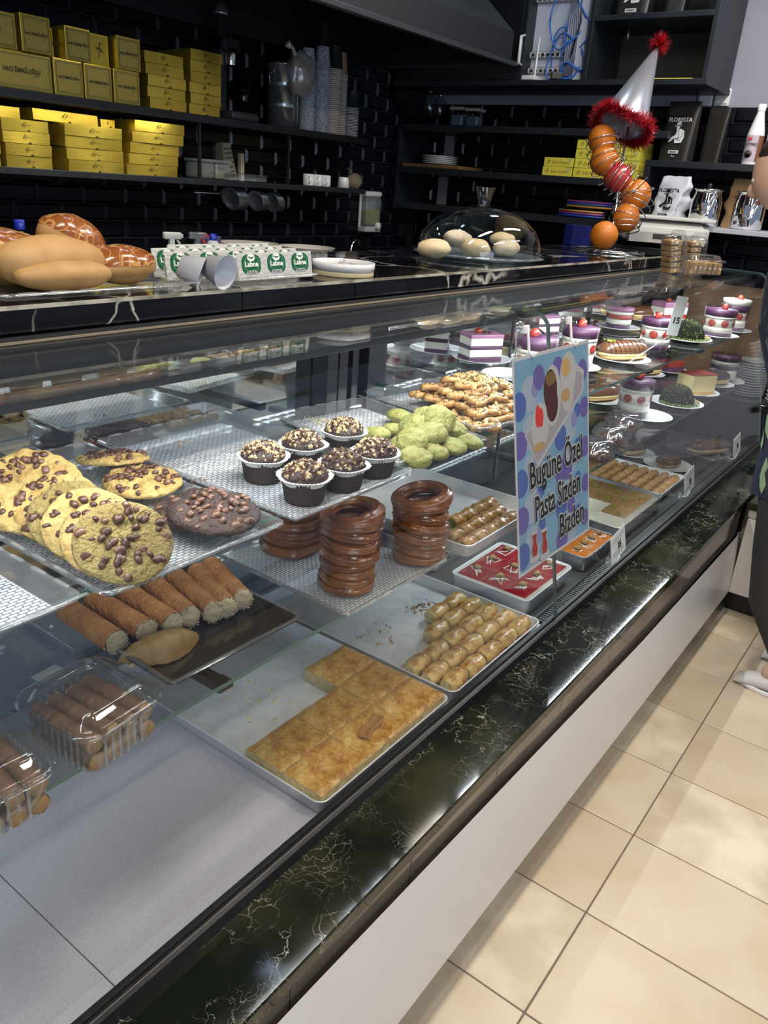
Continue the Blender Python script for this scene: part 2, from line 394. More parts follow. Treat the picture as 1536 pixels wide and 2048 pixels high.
ld.build('led_dots', mat('led_glow', (.95, .98, 1), emit=22), CASE, kind='stuff')

# marble counter that runs behind the case
CNT = thing('marble_counter', 'black marble counter top with white veins running behind and above the glass case', 'counter', (0, 0, 0))
SLAB2 = marble('black_marble_white_vein', (.005, .005, .007), (.012, .014, .020), (.50, .48, .42), 3.4, .007, .05, 3, density=(.52, .60))
for a, b_ in [(X0, .30), (.30, 1.04), (1.04, 1.37), (1.37, 2.42), (2.42, 3.62)]:
    B().rbox(a + .0006, b_ - .0006, 1.078, 1.55, 1.266, 1.305, .003).build('counter_slab', SLAB2, CNT)
B().box(X0, 3.62, 1.0765, 1.0795, 1.2995, 1.3052).build('worn_edge', mat('worn_edge', (.42, .40, .33), .5, var=(.16, .15, .12), scale=18, detail=6, tcut=(.45, .6)), CNT)
B().box(X0, 3.60, 1.10, 1.53, 1.2625, 1.266).build('counter_body', BLACKM, CNT)

# counter leg that turns towards the customer at the far end
LEG = thing('side_counter', 'white panelled counter leg turning towards the customer beyond the case', 'counter', (0, 0, 0))
B().box(3.101, 3.13, -1.0, .4748, .10, .415).build('front_panel', MATS['white_laminate'], LEG)
B().box(3.16, 3.9, -1.0, .4848, 0, .42).build('plinth', BLACK, LEG)
WT = mat('cream_wall_tile', (.50, .46, .40), .25)
B().rbox(3.101, 3.9, -1.0, .4848, .452, .480, .003).build('marble_top', SLAB, LEG)
for k in range(9): B().rbox(3.108, 3.118, .48 - .1 * (k + 1) + .003, .48 - .1 * k, .418, .4505, .002).build('cream_tile', WT, LEG)
ZE = onx(1505, 792, 4.20).z
B().box(4.06, 4.38, .64, 1.30, 0, ZE - .025).build('cabinet_body', BLACK, LEG)
B().rbox(4.03, 4.395, .60, 1.32, ZE - .025, ZE, .003).build('worktop', SLAB, LEG)

# ------------------------------------------------------------------ back wall shelving and hood
SH = thing('wall_shelf', 'long black two-tier wall shelf on the left wall holding gold cartons and cups', 'shelf', (0, 0, 0))
B().rbox(1.0, 3.50, 2.72, 3.0, 1.671, 1.700, .002).build('shelf_board', CHAR, SH)
B().rbox(1.0, 3.50, 2.72, 3.0, 1.438, 1.461, .002).build('shelf_board', CHAR, SH)
for x in (2.40, 2.93):
    B().box(x - .006, x + .006, 2.735, 2.747, 1.461, 1.671).build('shelf_upright', BLACK, SH)
WK = thing('back_worktop', 'dark worktop with cupboards along the tiled left wall behind the counter', 'worktop', (0, 0, 0))
B().rbox(.8, 4.35, 2.38, 3.0, 1.00, 1.04, .003).build('worktop', SLAB2, WK)
for k in range(6): B().rbox(.85 + .57 * k, 1.405 + .57 * k, 2.42, 2.44, .12, .99, .003).build('cupboard_door', CHAR, WK)
B().box(.85, 4.3, 2.44, 3.0, 0, 1.0).build('carcass', BLACKM, WK)
HD = thing('extractor_hood', 'large dark grey extractor hood hanging over the back counter', 'hood', (0, 0, 0))
HM = mat('hood_paint', (.012, .014, .018), .5)
hv = [(1.2, 2.02, 2.045), (3.62, 2.02, 2.045), (3.62, 2.9, 2.045), (1.2, 2.9, 2.045), (1.2, 2.02, 2.165), (3.62, 2.02, 2.165), (3.62, 2.9, 2.165), (1.2, 2.9, 2.165), (1.5, 2.35, 2.62), (3.05, 2.35, 2.62), (3.05, 2.9, 2.62), (1.5, 2.9, 2.62)]
B().add(hv, [(0, 1, 5, 4), (1, 2, 6, 5), (2, 3, 7, 6), (3, 0, 4, 7), (4, 5, 9, 8), (5, 6, 10, 9), (6, 7, 11, 10), (7, 4, 8, 11), (8, 9, 10, 11)]).build('hood_shell', HM, HD)
B().rbox(1.18, 3.64, 2.0, 2.03, 2.030, 2.05, .003).rbox(3.61, 3.64, 2.03, 2.9, 2.030, 2.05, .003).build('hood_rim', mat('hood_rim', (.03, .034, .04), .4), HD)
B().box(1.9, 2.6, 2.5, 2.9, 2.62, 2.92).build('duct', HM, HD)

# ------------------------------------------------------------------ right wall furniture
RS = thing('open_shelving', 'black three-tier open shelving on the tiled far wall', 'shelf', (0, 0, 0))
for z, y0, y1 in ((1.82, 1.40, 2.97), (1.595, 1.52, 2.96), (1.402, 1.48, 2.955)):
    B().rbox(4.10, 4.395, y0, y1, z - .033, z, .002).build('shelf_board', CHAR, RS)
B().rbox(4.10, 4.39, 2.955, 2.98, 1.36, 1.82, .002).build('side_panel', CHAR, RS)
UC = thing('upper_cabinet', 'black wall cabinet with open compartments at the top of the far wall', 'cabinet', (0, 0, 0))
B().rbox(4.0, 4.39, 1.24, 2.95, 2.0, 2.024, .002).build('bottom_board', CHAR, UC)
for y in (1.245, 1.815, 2.165): B().rbox(4.0, 4.39, y, y + .022, 2.024, 2.85, .002).build('upright', CHAR, UC)
B().rbox(4.0, 4.39, 1.267, 1.815, 2.265, 2.288, .002).build('shelf_board', CHAR, UC)
B().box(4.375, 4.39, 1.267, 1.815, 2.024, 2.85).build('back_panel', mat('back_panel', (.045, .045, .040), .6), UC)
B().rbox(4.0, 4.018, 2.19, 2.94, 2.026, 2.85, .002).build('door', BLACK, UC)
hy = onx(1040, 100, 3.97).y; h = B().tube([(4.0, hy, 2.09), (3.965, hy, 2.10), (3.965, hy, 2.21), (4.0, hy, 2.22)], .007).box(3.994, 4.0, hy + .008, hy + .022, 2.09, 2.22); h.build('handle', WHITE, UC)
for y in (1.56, 1.72): B().at((4.2, y, 2.262)).lathe([(0, -.045), (.006, -.045), (.008, -.02), (.003, 0), (0, 0)], 8).build('hook', STEEL, UC)
CS = thing('coffee_shelf', 'black shelf unit beside the cash area carrying coffee bags and syrup bottles', 'shelf', (0, 0, 0))
B().rbox(4.07, 4.395, .55, 1.475, 1.662, 1.690, .002).build('shelf_board', CHAR, CS)
B().rbox(4.07, 4.395, 1.447, 1.475, 1.40, 1.662, .002).build('side_panel', CHAR, CS)
B().rbox(3.88, 4.395, .55, 1.447, 1.398, 1.418, .002).build('steel_shelf', mat('pale_shelf', (.42, .44, .50), .35), CS)
# ------------------------------------------------------------------ trays
def rrect(w, l, r, n=5):
    p = []
    for cx, cy, a0 in ((w / 2 - r, l / 2 - r, 0), (-w / 2 + r, l / 2 - r, PI / 2), (-w / 2 + r, -l / 2 + r, PI), (w / 2 - r, -l / 2 + r, 1.5 * PI)):
        for i in range(n + 1):
            a = a0 + PI / 2 * i / n; p.append((cx + r * math.cos(a), cy + r * math.sin(a)))
    return p
def rings(b, w, l, r, seq, m=0, sm=True, floor=True, n=5):
    """seq: (inset, z) loops of a rounded rectangle"""
    P = []
    for ins, z in seq: P.append([(x, y, z) for x, y in rrect(w - 2 * ins, l - 2 * ins, max(r - ins, .004), n)])
    K = len(P[0]); vs = [v for q in P for v in q]
    fs = [(i * K + j, i * K + (j + 1) % K, (i + 1) * K + (j + 1) % K, (i + 1) * K + j) for i in range(len(P) - 1) for j in range(K)]
    b.add(vs, fs, m, sm)
    if floor: b.add(P[-1], [tuple(range(K))], m)
    return b
def woven(name, haze):
    m = glass(name, (.93, .95, .96), .06, .08, haze=haze, hazecol=(.82, .84, .88)); n, l = nt(m)
    tc = n.new('ShaderNodeTexCoord'); bt = n.new('ShaderNodeTexBrick'); bt.inputs['Scale'].default_value = 1
    bt.inputs['Brick Width'].default_value = .013; bt.inputs['Row Height'].default_value = .0065; bt.inputs['Mortar Size'].default_value = .0014; bt.inputs['Mortar Smooth'].default_value = .8
    bt.inputs['Color1'].default_value = (1, 1, 1, 1); bt.inputs['Color2'].default_value = (.8, .8, .8, 1); bt.inputs['Mortar'].default_value = (0, 0, 0, 1)
    l.new(tc.outputs['Object'], bt.inputs['Vector'])
    u = n.new('ShaderNodeBump'); u.inputs['Strength'].default_value = .7; u.inputs['Distance'].default_value = .003; l.new(bt.outputs['Color'], u.inputs['Height'])
    for x in n:
        if x.type in ('BSDF_GLOSSY', 'BSDF_DIFFUSE'): l.new(u.outputs[0], x.inputs['Normal'])
        if x.type == 'MIX_SHADER' and x.inputs[0].is_linked is False:
            mp = n.new('ShaderNodeMapRange'); mp.inputs[3].default_value = haze * .35; mp.inputs[4].default_value = min(1, haze * 1.5)
            l.new(bt.outputs['Color'], mp.inputs[0]); l.new(mp.outputs[0], x.inputs[0])
    return m
WOV = woven('woven_clear_base', .42); WOV2 = woven('woven_frosted_base', .46)
BLKTRAY = mat('black_plastic', (.016, .014, .012), .14, coat=.4, bump=.02, bscale=30)
def plastic_tray(label, cx, cy, w, l, rz=0, base=None, z=0, cat='tray', metal=None, h=.020, r=.02, group=None, ribs=True, kind='plastic_tray'):
    t = thing(kind, label, cat, (cx, cy, z), (0, 0, rz), group)
    mt = metal or CLEAR2
    b = B(); rings(b, w, l, r, [(0, h - .003), (.001, h), (.007, h + .0005), (.012, h - .002), (.020, .0025), (.026, .001)], floor=False)
    b.build('tray_rim', mt, t)
    b = B(); rings(b, w - .052, l - .052, max(r - .014, .006), [(0, .001)], sm=False); b.build('tray_base', base or mt, t)
    if ribs and not metal:
        b = B()
        for i in range(int(w / .05)):
            x = -w / 2 + .035 + i * .05
            for y in (-l / 2 + .004, l / 2 - .004): b.rbox(x, x + .028, y - .003, y + .003, h - .001, h + .0016, .001)
        for i in range(int(l / .05)):
            y = -l / 2 + .035 + i * .05
            for x in (-w / 2 + .004, w / 2 - .004): b.rbox(x - .003, x + .003, y, y + .028, h - .001, h + .0016, .001)
        b.build('rim_ribs', CLEAR2, t, kind='stuff')
    return t
ZT = ZU + .001
T0 = plastic_tray('empty woven clear plastic tray at the left end of the upper glass shelf', .305, 1.03, .36, .52, base=WOV2, z=ZT)
T1 = plastic_tray('woven clear plastic tray holding the large chocolate chip cookies', .661, 1.015, .328, .525, base=WOV, z=ZT)
T2 = plastic_tray('woven clear plastic tray holding the chocolate muffins', 1.005, 1.015, .328, .525, base=WOV, z=ZT)
T3 = plastic_tray('clear plastic tray holding the heap of pale green cookies', 1.345, .975, .290, .400, -.15, base=WOV2, z=ZT)
T4 = plastic_tray('clear plastic tray under the heap of twisted seeded savoury cookies', 1.695, .975, .325, .395, -.15, base=WOV2, z=ZT)

# ------------------------------------------------------------------ cookies
DOUGH = mat('cookie_dough', (.50, .35, .115), .65, var=(.38, .22, .06), scale=34, bump=1.0, bscale=70, tcut=(.42, .72))
DOUGH2 = mat('cookie_dough_green', (.36, .27, .085), .65, var=(.27, .18, .045), scale=26, bump=1.0, bscale=170, tcut=(.42, .72))
CHOCD = mat('cocoa_dough', (.060, .026, .016), .55, var=(.035, .014, .009), scale=30, bump=1.0, bscale=200)
CHIP = mat('chocolate', (.085, .034, .018), .38, coat=.15); CHIPL = mat('milk_chocolate', (.16, .072, .038), .35, coat=.15)
def cookie_mesh(R, T, seed, m):
    b = B(); N = 72; prof = [(0, 0), (.80, .0), (.95, .10), (1, .35), (.97, .65), (.90, .84), (.84, .92), (.78, .96), (.72, .98), (.66, .99), (.6, 1), (.54, 1), (.48, 1), (.42, 1.0), (.36, 1), (.3, 1), (.22, .98), (.14, 1), (.02, 1)]
    vs = []; fs = []; P = len(prof)
    for i in range(N):
        a = 2 * PI * i / N; k = 1 + .035 * noise.noise(Vector((math.cos(a) * 1.6, math.sin(a) * 1.6, seed)))
        for r, z in prof:
            x = r * k * R * math.cos(a); y = r * k * R * math.sin(a)
            w = 0 if z < .2 else (noise.noise(Vector((x * 45, y * 45, seed * 3))) * .35 - .30 * (1 - min(1, abs(noise.noise(Vector((x * 75 + seed, y * 75, seed)))) * 6)))
            vs.append((x, y, T * (z + w)))
    for i in range(N):
        j = (i + 1) % N
        for p in range(P - 1): fs.append((i * P + p, j * P + p, j * P + p + 1, i * P + p + 1))
    b.add(vs, fs, 0, True); return b.mesh('cookie', m)
for m_ in (DOUGH, DOUGH2):
    for x_ in m_.node_tree.nodes:
        if x_.type == 'BUMP': x_.inputs['Distance'].default_value = .012
chipm = []
for k in range(3):
    b = B().ball((0, 0, 0), (.0066, .0054 - .0006 * k, .0046), 8, 6, amp=.5, fr=1.3, seed=k * 5); chipm.append((b.mesh('chocolate_chip', CHIP), B().ball((0, 0, 0), (.0060, .0056, .0044), 8, 6, amp=.5, fr=1.4, seed=k + 9).mesh('chocolate_chip', CHIPL)))
def frame_rot(n, spin=0):
    n = Vector(n).normalized(); q = Vector((0, 0, 1)).rotation_difference(n); return (q.to_matrix() @ Matrix.Rotation(spin, 3, 'Z')).to_euler()
def cookie(label, u, v, zc, R, T, nrm, m, nch, seed, chips=0, spin=0):
    nch = int(nch * 1.25)
    c = onz(u, v, zc); t = put(cookie_mesh(R, T, seed, m), 'cookie', None, c, frame_rot(nrm, spin), label, 'cookie', 'large cookies on the clear tray')
    rd = random.Random(seed)
    for k in range(nch):
        a = rd.random() * 2 * PI; r = R * .90 * math.sqrt(rd.random())
        put(chipm[k % 3][chips if rd.random() < .8 else 1 - chips], 'chocolate_chip', t, (r * math.cos(a), r * math.sin(a), T * (1.0 if r < .7 * R else .80)), (rd.random() * .6, rd.random() * .6, a), sc=rd.uniform(.75, 1.25))
    return t
fc = lambda az, el: (math.cos(el) * math.cos(az), math.cos(el) * math.sin(az), math.sin(el))
A0 = math.atan2(-.80, -.50)
cookie('big yellow chocolate chip cookie at the far left, leaning behind the fanned row', 62, 985, 1.050, .076, .013, fc(A0, 1.02), DOUGH, 48, 1)
cookie('second chip cookie from the left, only its upper edge showing in the fanned row', 118, 1020, 1.034, .062, .011, fc(A0, .98), DOUGH, 30, 2)
cookie('pale thick-edged chip cookie in the middle of the fanned row', 150, 1038, 1.036, .062, .014, fc(A0 + .05, 1.0), DOUGH2, 30, 3)
cookie('chip cookie third from the front of the fanned row', 178, 1052, 1.038, .062, .010, fc(A0, .98), DOUGH, 30, 4)
cookie('chip cookie directly behind the front greenish one, mostly hidden', 218, 1078, 1.037, .062, .010, fc(A0 - .04, .98), DOUGH, 26, 5)
cookie('large round greenish chip cookie tilted up at the front corner of the tray', 247, 1087, 1.044, .0635, .011, fc(A0, .98), DOUGH2, 34, 6)
cookie('flat golden chip cookie at the back, its left half bare', 226, 922, 1.020, .062, .012, fc(A0 + PI, 1.40), DOUGH, 34, 7, spin=2)
cookie('flat yellow chip cookie just behind the dark ones', 286, 968, 1.012, .064, .013, fc(A0, 1.50), DOUGH, 36, 8)
cookie('dark cocoa cookie half hidden under the other dark cookie', 382, 1030, 1.008, .058, .012, fc(A0, 1.5), CHOCD, 30, 9, 1)
cookie('dark cocoa cookie lying on top at the right front of the tray', 428, 1028, 1.022, .070, .013, fc(A0 + .3, 1.44), CHOCD, 46, 10, 1)

# ------------------------------------------------------------------ muffins
LINER = mat('brown_liner', (.035, .020, .015), .55); LWHITE = mat('liner_white', (.62, .62, .58), .6, sub=.1)
CAKE = mat('muffin_cake', (.035, .016, .012), .5, bump=.8, bscale=120)
CRB = [mat('nut_crumb', (.52, .38, .20), .6), CHIP, mat('crumb_brown', (.075, .035, .020), .45)]
def crumbs(n, fn, size, seed, m=3, weights=(.4, .35, .25)):
    rd = random.Random(seed); b = B()
    for k in range(n):
        p, s = fn(rd); s *= size; w = rd.random(); mi = 0 if w < weights[0] else (1 if w < weights[0] + weights[1] else 2)
        b.at(p, (rd.random() * 6, rd.random() * 6, rd.random() * 6), (s, s * rd.uniform(.6, 1.1), s * rd.uniform(.6, 1)))
        q = [(1, 0, 0), (-1, 0, 0), (0, 1, 0), (0, -1, 0), (0, 0, 1), (0, 0, -1)]
        q = [tuple(c * rd.uniform(.75, 1.25) for c in x) for x in q]
        b.add(q, [(0, 2, 4), (2, 1, 4), (1, 3, 4), (3, 0, 4), (2, 0, 5), (1, 2, 5), (3, 1, 5), (0, 3, 5)], mi)
    return b
def muffin(label, u, v, seed, w):
    c = onz(u, v, ZT + .002); t = thing('muffin', label, 'muffin', c, (0, 0, seed), 'chocolate muffins on the clear tray')
    pl = lambda k: (lambda a, j: 1 + .040 * math.cos(k * a))
    B().lathe([(0, 0), (.031, 0), (.0325, .004), (.038, .040)], 88, wob=pl(44)).build('paper_liner', LINER, t)
    B().lathe([(.0378, .034), (.041, .040), (.0475, .0445), (.0482, .0455), (.040, .0438)], 88, wob=lambda a, j: 1 + (.045 if j > 0 else 0) * math.cos(36 * a) + .03 * math.cos(5 * a + seed)).build('liner_frill', LWHITE, t)
    B().ball((0, 0, .041), (.039, .039, .026), 26, 14, amp=.10, fr=2.5, seed=seed * 3).build('muffin_top', CAKE, t)
    def f(rd):
        a = rd.random() * 2 * PI; e = rd.uniform(.25, PI / 2) ; return (.0385 * math.cos(e) * math.cos(a), .0385 * math.cos(e) * math.sin(a), .041 + .0268 * math.sin(e)), rd.uniform(.7, 1.4)
    crumbs(300, f, .0043, seed, weights=w).build('crumb_topping', CRB, t, kind='stuff')
muffin('chocolate muffin at the left of the group, topped with pale crumbs', 526, 958, 1, (.50, .35, .15))
muffin('chocolate muffin in the second row, partly hidden, pale nut pieces on one side', 604, 932, 2, (.45, .2, .35))
muffin('chocolate muffin furthest back with chopped nuts on top', 686, 903, 3, (.45, .4, .15))
muffin('chocolate muffin nearest the front glass with a yellowish crumb patch', 608, 1000, 4, (.35, .35, .3))
muffin('chocolate muffin in the middle front covered mostly in milk chocolate bits', 684, 975, 5, (.12, .3, .58))
muffin('chocolate muffin at the right end of the group with mixed nuts and chips', 748, 948, 6, (.35, .45, .2))
def traycrumbs(name, u0, v0, n, r, m, z, parent, seed, size=.0016):
    p = onz(u0, v0, z); q = parent.matrix_basis.inverted() @ p
    def f(rd): return (q.x + rd.gauss(0, r), q.y + rd.gauss(0, r * .7), q.z), rd.uniform(.6, 1.5)
    crumbs(n, f, size, seed, weights=(1, 0, 0)).build(name, m, parent, kind='stuff')
YC = mat('yellow_crumb', (.70, .60, .25), .7); BC = mat('baked_crumb', (.42, .24, .09), .7)
traycrumbs('crumbs', 205, 880, 14, .012, MATS['milk_chocolate'], ZT + .003, T1, 3, .003)
traycrumbs('crumbs', 385, 965, 10, .01, MATS['milk_chocolate'], ZT + .003, T1, 4, .003)
traycrumbs('crumbs', 365, 885, 8, .012, BC, ZT + .003, T2, 5, .002)
traycrumbs('crumbs', 640, 840, 60, .022, YC, ZT + .003, T3, 6)
traycrumbs('crumbs', 790, 775, 30, .03, mat('seed_black', (.02, .018, .015), .5), ZT + .003, T4, 7, .0012)

# ------------------------------------------------------------------ green cookies
GRN = mat('green_dough', (.31, .31, .09), .65, var=(.25, .24, .055), scale=40, bump=.8, bscale=70)
for x_ in GRN.node_tree.nodes:
    if x_.type == 'BUMP': x_.inputs['Distance'].default_value = .012
def green(label, u, v, z, R, nrm, seed):
    b = B().ball((0, 0, 0), (R, R * .94, R * .46), 34, 20, amp=.11, fr=1.8, seed=seed * 2.3, fn=lambda d: 1 + .035 * math.sin(11 * d.x + 6 * d.y * d.y + seed) * (1 if d.z > 0 else 0))
    t = b.build('green_cookie', GRN, None, onz(u, v, z), frame_rot(nrm, seed), label=label, cat='cookie', group='pale green cookies on the clear tray')
    f = lambda rd: ((rd.uniform(-.6, .6) * R, rd.uniform(-.6, .6) * R, R * .34), rd.uniform(.7, 1.3))
    crumbs(7, f, .0022, seed, weights=(1, 0, 0)).build('nut_bits', mat('pistachio_bit', (.20, .14, .07), .6), t, kind='stuff')
G = [('round mound-shaped one alone at the back left of the heap', 797, 831, 1.012, .030, (0, 0, 1)),
     ('flat one at the far left beside the muffins', 753, 868, 1.008, .031, (-.1, 0, 1)),
     ('one tucked behind the left edge of the heap', 790, 859, 1.008, .029, (.1, 0, 1)),
     ('one lying low at the left foot of the heap', 802, 886, 1.008, .026, (-.2, 0, 1)),
     ('upper left one tilted to the left, on the second layer', 826, 850, 1.040, .033, (-.65, .1, .8)),
     ('one behind the top of the heap, mostly covered', 852, 826, 1.034, .031, (0, .2, 1)),
     ('topmost one, large and tilted towards the glass', 881, 838, 1.056, .036, (-.35, -.55, .75)),
     ('tilted one at the lower left of the heap facing left', 824, 884, 1.030, .034, (-.75, -.2, .65)),
     ('one in the middle of the heap just under the topmost', 865, 866, 1.040, .032, (-.25, -.35, .9)),
     ('one on the right of the second layer', 910, 858, 1.032, .033, (.15, -.25, .95)),
     ('front left one resting on the tray', 832, 915, 1.012, .033, (-.2, -.2, 1)),
     ('front middle one resting on the tray', 869, 903, 1.012, .031, (.1, -.2, 1)),
     ('one right of the front middle, on the tray', 906, 892, 1.014, .031, (0, -.2, 1)),
     ('smooth one at the right end of the heap', 938, 882, 1.014, .032, (.2, -.2, 1))]
for i, (l, u, v, z, R, n) in enumerate(G): green('pale green cookie, ' + l, u, v, z, R, n, i + 1)

# ------------------------------------------------------------------ twisted savoury cookies
SAV = mat('savoury_dough', (.54, .33, .12), .45, var=(.36, .15, .035), scale=38, bump=.3, bscale=70, tcut=(.45, .72), coat=.2)
SEED = MATS['seed_black']
svm = []
for k in range(3):
    b = B(); pts = []
    for i in range(34):
        a = i / 33 * 2 * PI * (1.25 + .12 * k); r = .0225 - .0135 * (i / 33) ** 1.6; pts.append((r * math.cos(a), r * math.sin(a) * .92, .008 + .006 * (i / 33)))
    b.tube(pts, [.0076 + .0010 * math.sin(i * .9 + k) for i in range(34)], 8); svm.append(b.mesh('savoury_swirl', SAV))
def sd(rd):
    a = rd.random() * 2 * PI; r = rd.uniform(.008, .027); return (r * math.cos(a), r * math.sin(a), .0222 - (r - .009) * .42), rd.uniform(.8, 1.3)
sdm = [crumbs(30 + 26 * k, sd, .0017, k, weights=(1, 0, 0)).mesh('seeds', SEED) for k in range(2)]
rd = random.Random(11); c0 = Vector((1.69, .93)); k = 0
for L, (n1, n2, ox, oy) in enumerate([(7, 6, 0, 0), (6, 5, .01, .012), (5, 4, .012, .015), (3, 3, .01, .02)]):
    for i in range(n1):
        for j in range(n2):
            x = (i - (n1 - 1) / 2) * .044 + rd.uniform(-.005, .005) + ox; y = (j - (n2 - 1) / 2) * .046 + rd.uniform(-.005, .005) + oy
            if L == 0 and i < 2 and j > 3: continue
            ca, sa = math.cos(-.15), math.sin(-.15)
            edge = 'front edge' if j == 0 else ('back edge' if j == n2 - 1 else 'middle')
            t = put(svm[k % 3], 'savoury_cookie', None, (c0.x + x * ca - y * sa, c0.y + x * sa + y * ca, ZT + .002 + .019 * L), (rd.uniform(-.35, .35), rd.uniform(-.35, .35), rd.random() * 6),
                    'small golden coiled savoury cookie with black seeds, %s of the heap' % (['bottom layer', 'second layer', 'third layer', 'top'][L]), 'cookie', 'coiled savoury cookies in the heap, ' + ['bottom layer', 'second layer', 'third layer', 'top'][L])
            put(sdm[1 if x > 0 else 0], 'seeds', t, kind='stuff'); k += 1

# ------------------------------------------------------------------ middle shelf, left part
ZS = ZM + .001
TB = plastic_tray('shallow black plastic tray holding the nut rolls and the half-moon pastry', .777, .985, .285, .37, -.02, z=ZS, metal=BLKTRAY, h=.016, r=.016, kind='black_tray')
b = B(); rings(b, .287, .372, .017, [(0, .0165), (.004, .0185), (.008, .0165)], floor=False); b.build('clear_lip', CLEAR2, TB)
ROLL = mat('roll_crust', (.50, .215, .06), .6, var=(.36, .125, .028), scale=30, bump=.9, bscale=95)
for x_ in ROLL.node_tree.nodes:
    if x_.type == 'BUMP': x_.inputs['Distance'].default_value = .012
NUTC = mat('nut_filling', (.42, .33, .20), .75, bump=1, bscale=160)
rolls = [((140, 1212), (232, 1272)), ((196, 1193), (292, 1250)), ((252, 1175), (345, 1236)), ((302, 1155), (378, 1222)), ((345, 1140), (425, 1212)), ((388, 1128), (452, 1204)), ((418, 1118), (484, 1188))]
for i, (a, b_) in enumerate(rolls):
    p = onz(*a, .806); q = onz(*b_, .806); d = q - p; L = .155; R = .0205
    e = q; s0 = q - d.normalized() * L; s0.z = e.z = ZS + R + .003
    t = thing('nut_roll', 'long orange-brown rolled pastry with nut-crusted end, %s' % ['leftmost of the row', 'second from the left', 'third from the left, behind the half-moon pastry', 'fourth from the left', 'fifth from the left', 'second from the right', 'rightmost of the row'][i], 'pastry', e, (0, 0, math.atan2(d.y, d.x)), 'nut rolls on the black tray')
    b = B()
    def rf(u, v, i=i):
        a = 2 * PI * u; x = -L + L * v; r = R * (1 + .05 * noise.noise(Vector((x * 60, a * 2, i))) + .02 * math.sin(x * 500 + 2 * a)) * (1 if v > .03 else .75)
        return (x, r * math.cos(a), r * math.sin(a))
    b.grid(rf, 20, 40, closeu=True); b.build('pastry_tube', ROLL, t)
    B().ball((.001, 0, 0), (.009, R * .96, R * .96), 18, 12, amp=.22, fr=3.5, seed=i).ball((-L + .001, 0, 0), (.004, R * .75, R * .75), 12, 8, amp=.2, fr=3, seed=i + 5).build('nut_end', NUTC, t)
    f = lambda rd: (lambda a, r: ((rd.uniform(-.004, .008), r * math.cos(a), r * math.sin(a)), rd.uniform(.7, 1.3)))(rd.random() * 6.28, R * rd.uniform(.5, 1.0))
    crumbs(90, f, .0022, i, weights=(1, 0, 0)).build('nut_crumbs', NUTC, t, kind='stuff')
p = onz(322, 1285, .790); b = B()
def hm(u, v):
    a = PI * u; s = math.sin(a); x = -.070 + .140 * u; w = .070 * s ** .7
    y = (v - .5) * 2; return (x, .016 - .010 * (2 * u - 1) ** 2 + y * w * .5 - .020 * s, (1 - abs(y) ** 2.4) * .034 * s ** .6 + .001 * math.sin(40 * u))
b.grid(hm, 30, 12); b.grid(lambda u, v: (hm(u, v)[0], hm(u, v)[1], 0), 30, 4)
t = b.build('half_moon_pastry', mat('pastry_olive', (.26, .155, .048), .5, var=(.20, .105, .03), scale=18, bump=.25, bscale=60), None, (p.x, p.y, ZS + .004), (0, 0, math.radians(-14)), label='half-moon pastry with crimped edge lying in front of the nut rolls', cat='pastry')
t2 = B()
for i in range(9): t2.ball((-.058 + .004 * i, -.022 + .001 * i, .004), (.005, .004, .004), 8, 6, amp=.4, fr=2, seed=i)
t2.build('nut_crumbs', NUTC, t, kind='stuff')

def clamshell(label, cx, cy, z, w, l, h, rz, group=None, flap=True, name='clamshell_box'):
    t = thing(name, label, 'box', (cx, cy, z), (0, 0, rz), group)
    b = B(); rings(b, w, l, .028, [(-.010, h), (-.006, h + .001), (0, h), (.002, h - .008), (.010, .004), (.014, .001)], n=6); b.build('box_base', CLEAR, t)
    b = B()
    for i in range(int(w / .012)):
        x = -w / 2 + .03 + i * .012
        if x < w / 2 - .03:
            for s in (-1, 1): b.rbox(x, x + .004, s * (l / 2 - .008) - .001, s * (l / 2 - .008) + .001, .006, h - .008, .0006)
    for i in range(int(l / .012)):
        y = -l / 2 + .03 + i * .012
        if y < l / 2 - .03:
            for s in (-1, 1): b.rbox(s * (w / 2 - .008) - .001, s * (w / 2 - .008) + .001, y, y + .004, .006, h - .008, .0006)
    b.build('side_ribs', CLEAR2, t, kind='stuff')
    b = B(); rings(b, w, l, .028, [(-.011, h + .001), (-.011, h + .005), (-.004, h + .007), (.001, h + .004), (.006, h + .006), (.014, h + .020), (.020, h + .023), (.034, h + .0235), (.038, h + .020)], n=6); b.build('lid', CLEAR2 if flap == 2 else CLEAR, t)
    if flap: B().rbox(-.018, .022, l / 2 + .006, l / 2 + .030, h + .001, h + .003, .001).build('lid_tab', CLEAR2, t)
    return t
ROLLD = mat('stick_crust', (.14, .058, .022), .6, var=(.09, .034, .012), scale=24, bump=.8, bscale=100); STKI = mat('stick_inside', (.32, .18, .07), .7, bump=.8, bscale=90)
def sticks(cx, cy, z, rz, n, L, R, where, layers=2):
    for k in range(layers):
        for i in range(n):
            o = Vector(((i - (n - 1) / 2) * R * 2.05, random.uniform(-.003, .003))); ca, sa = math.cos(rz), math.sin(rz)
            t = B()
            t.grid(lambda u, v: (R * (1 + .06 * math.sin(v * 40 + i)) * math.cos(2 * PI * u), -L / 2 + L * v, R * math.sin(2 * PI * u) * (1 + .06 * math.sin(v * 33))), 12, 16, closeu=True)
            t.ball((0, -L / 2, 0), (R * .98, R * .4, R * .98), 12, 8, m=1, amp=.25, fr=3, seed=i).ball((0, L / 2, 0), (R * .98, R * .4, R * .98), 12, 8, m=1, amp=.25, fr=3, seed=i)
            t.build('pastry_stick', [ROLLD, STKI], None, (cx + o.x * ca - o.y * sa, cy + o.x * sa + o.y * ca, z + R + k * 2 * R), (0, 0, rz), label='brown pastry stick packed in the %s, %s layer' % (where, ['lower', 'upper'][k]), cat='pastry', group='pastry sticks in the %s, %s layer' % (where, ['lower', 'upper'][k]))
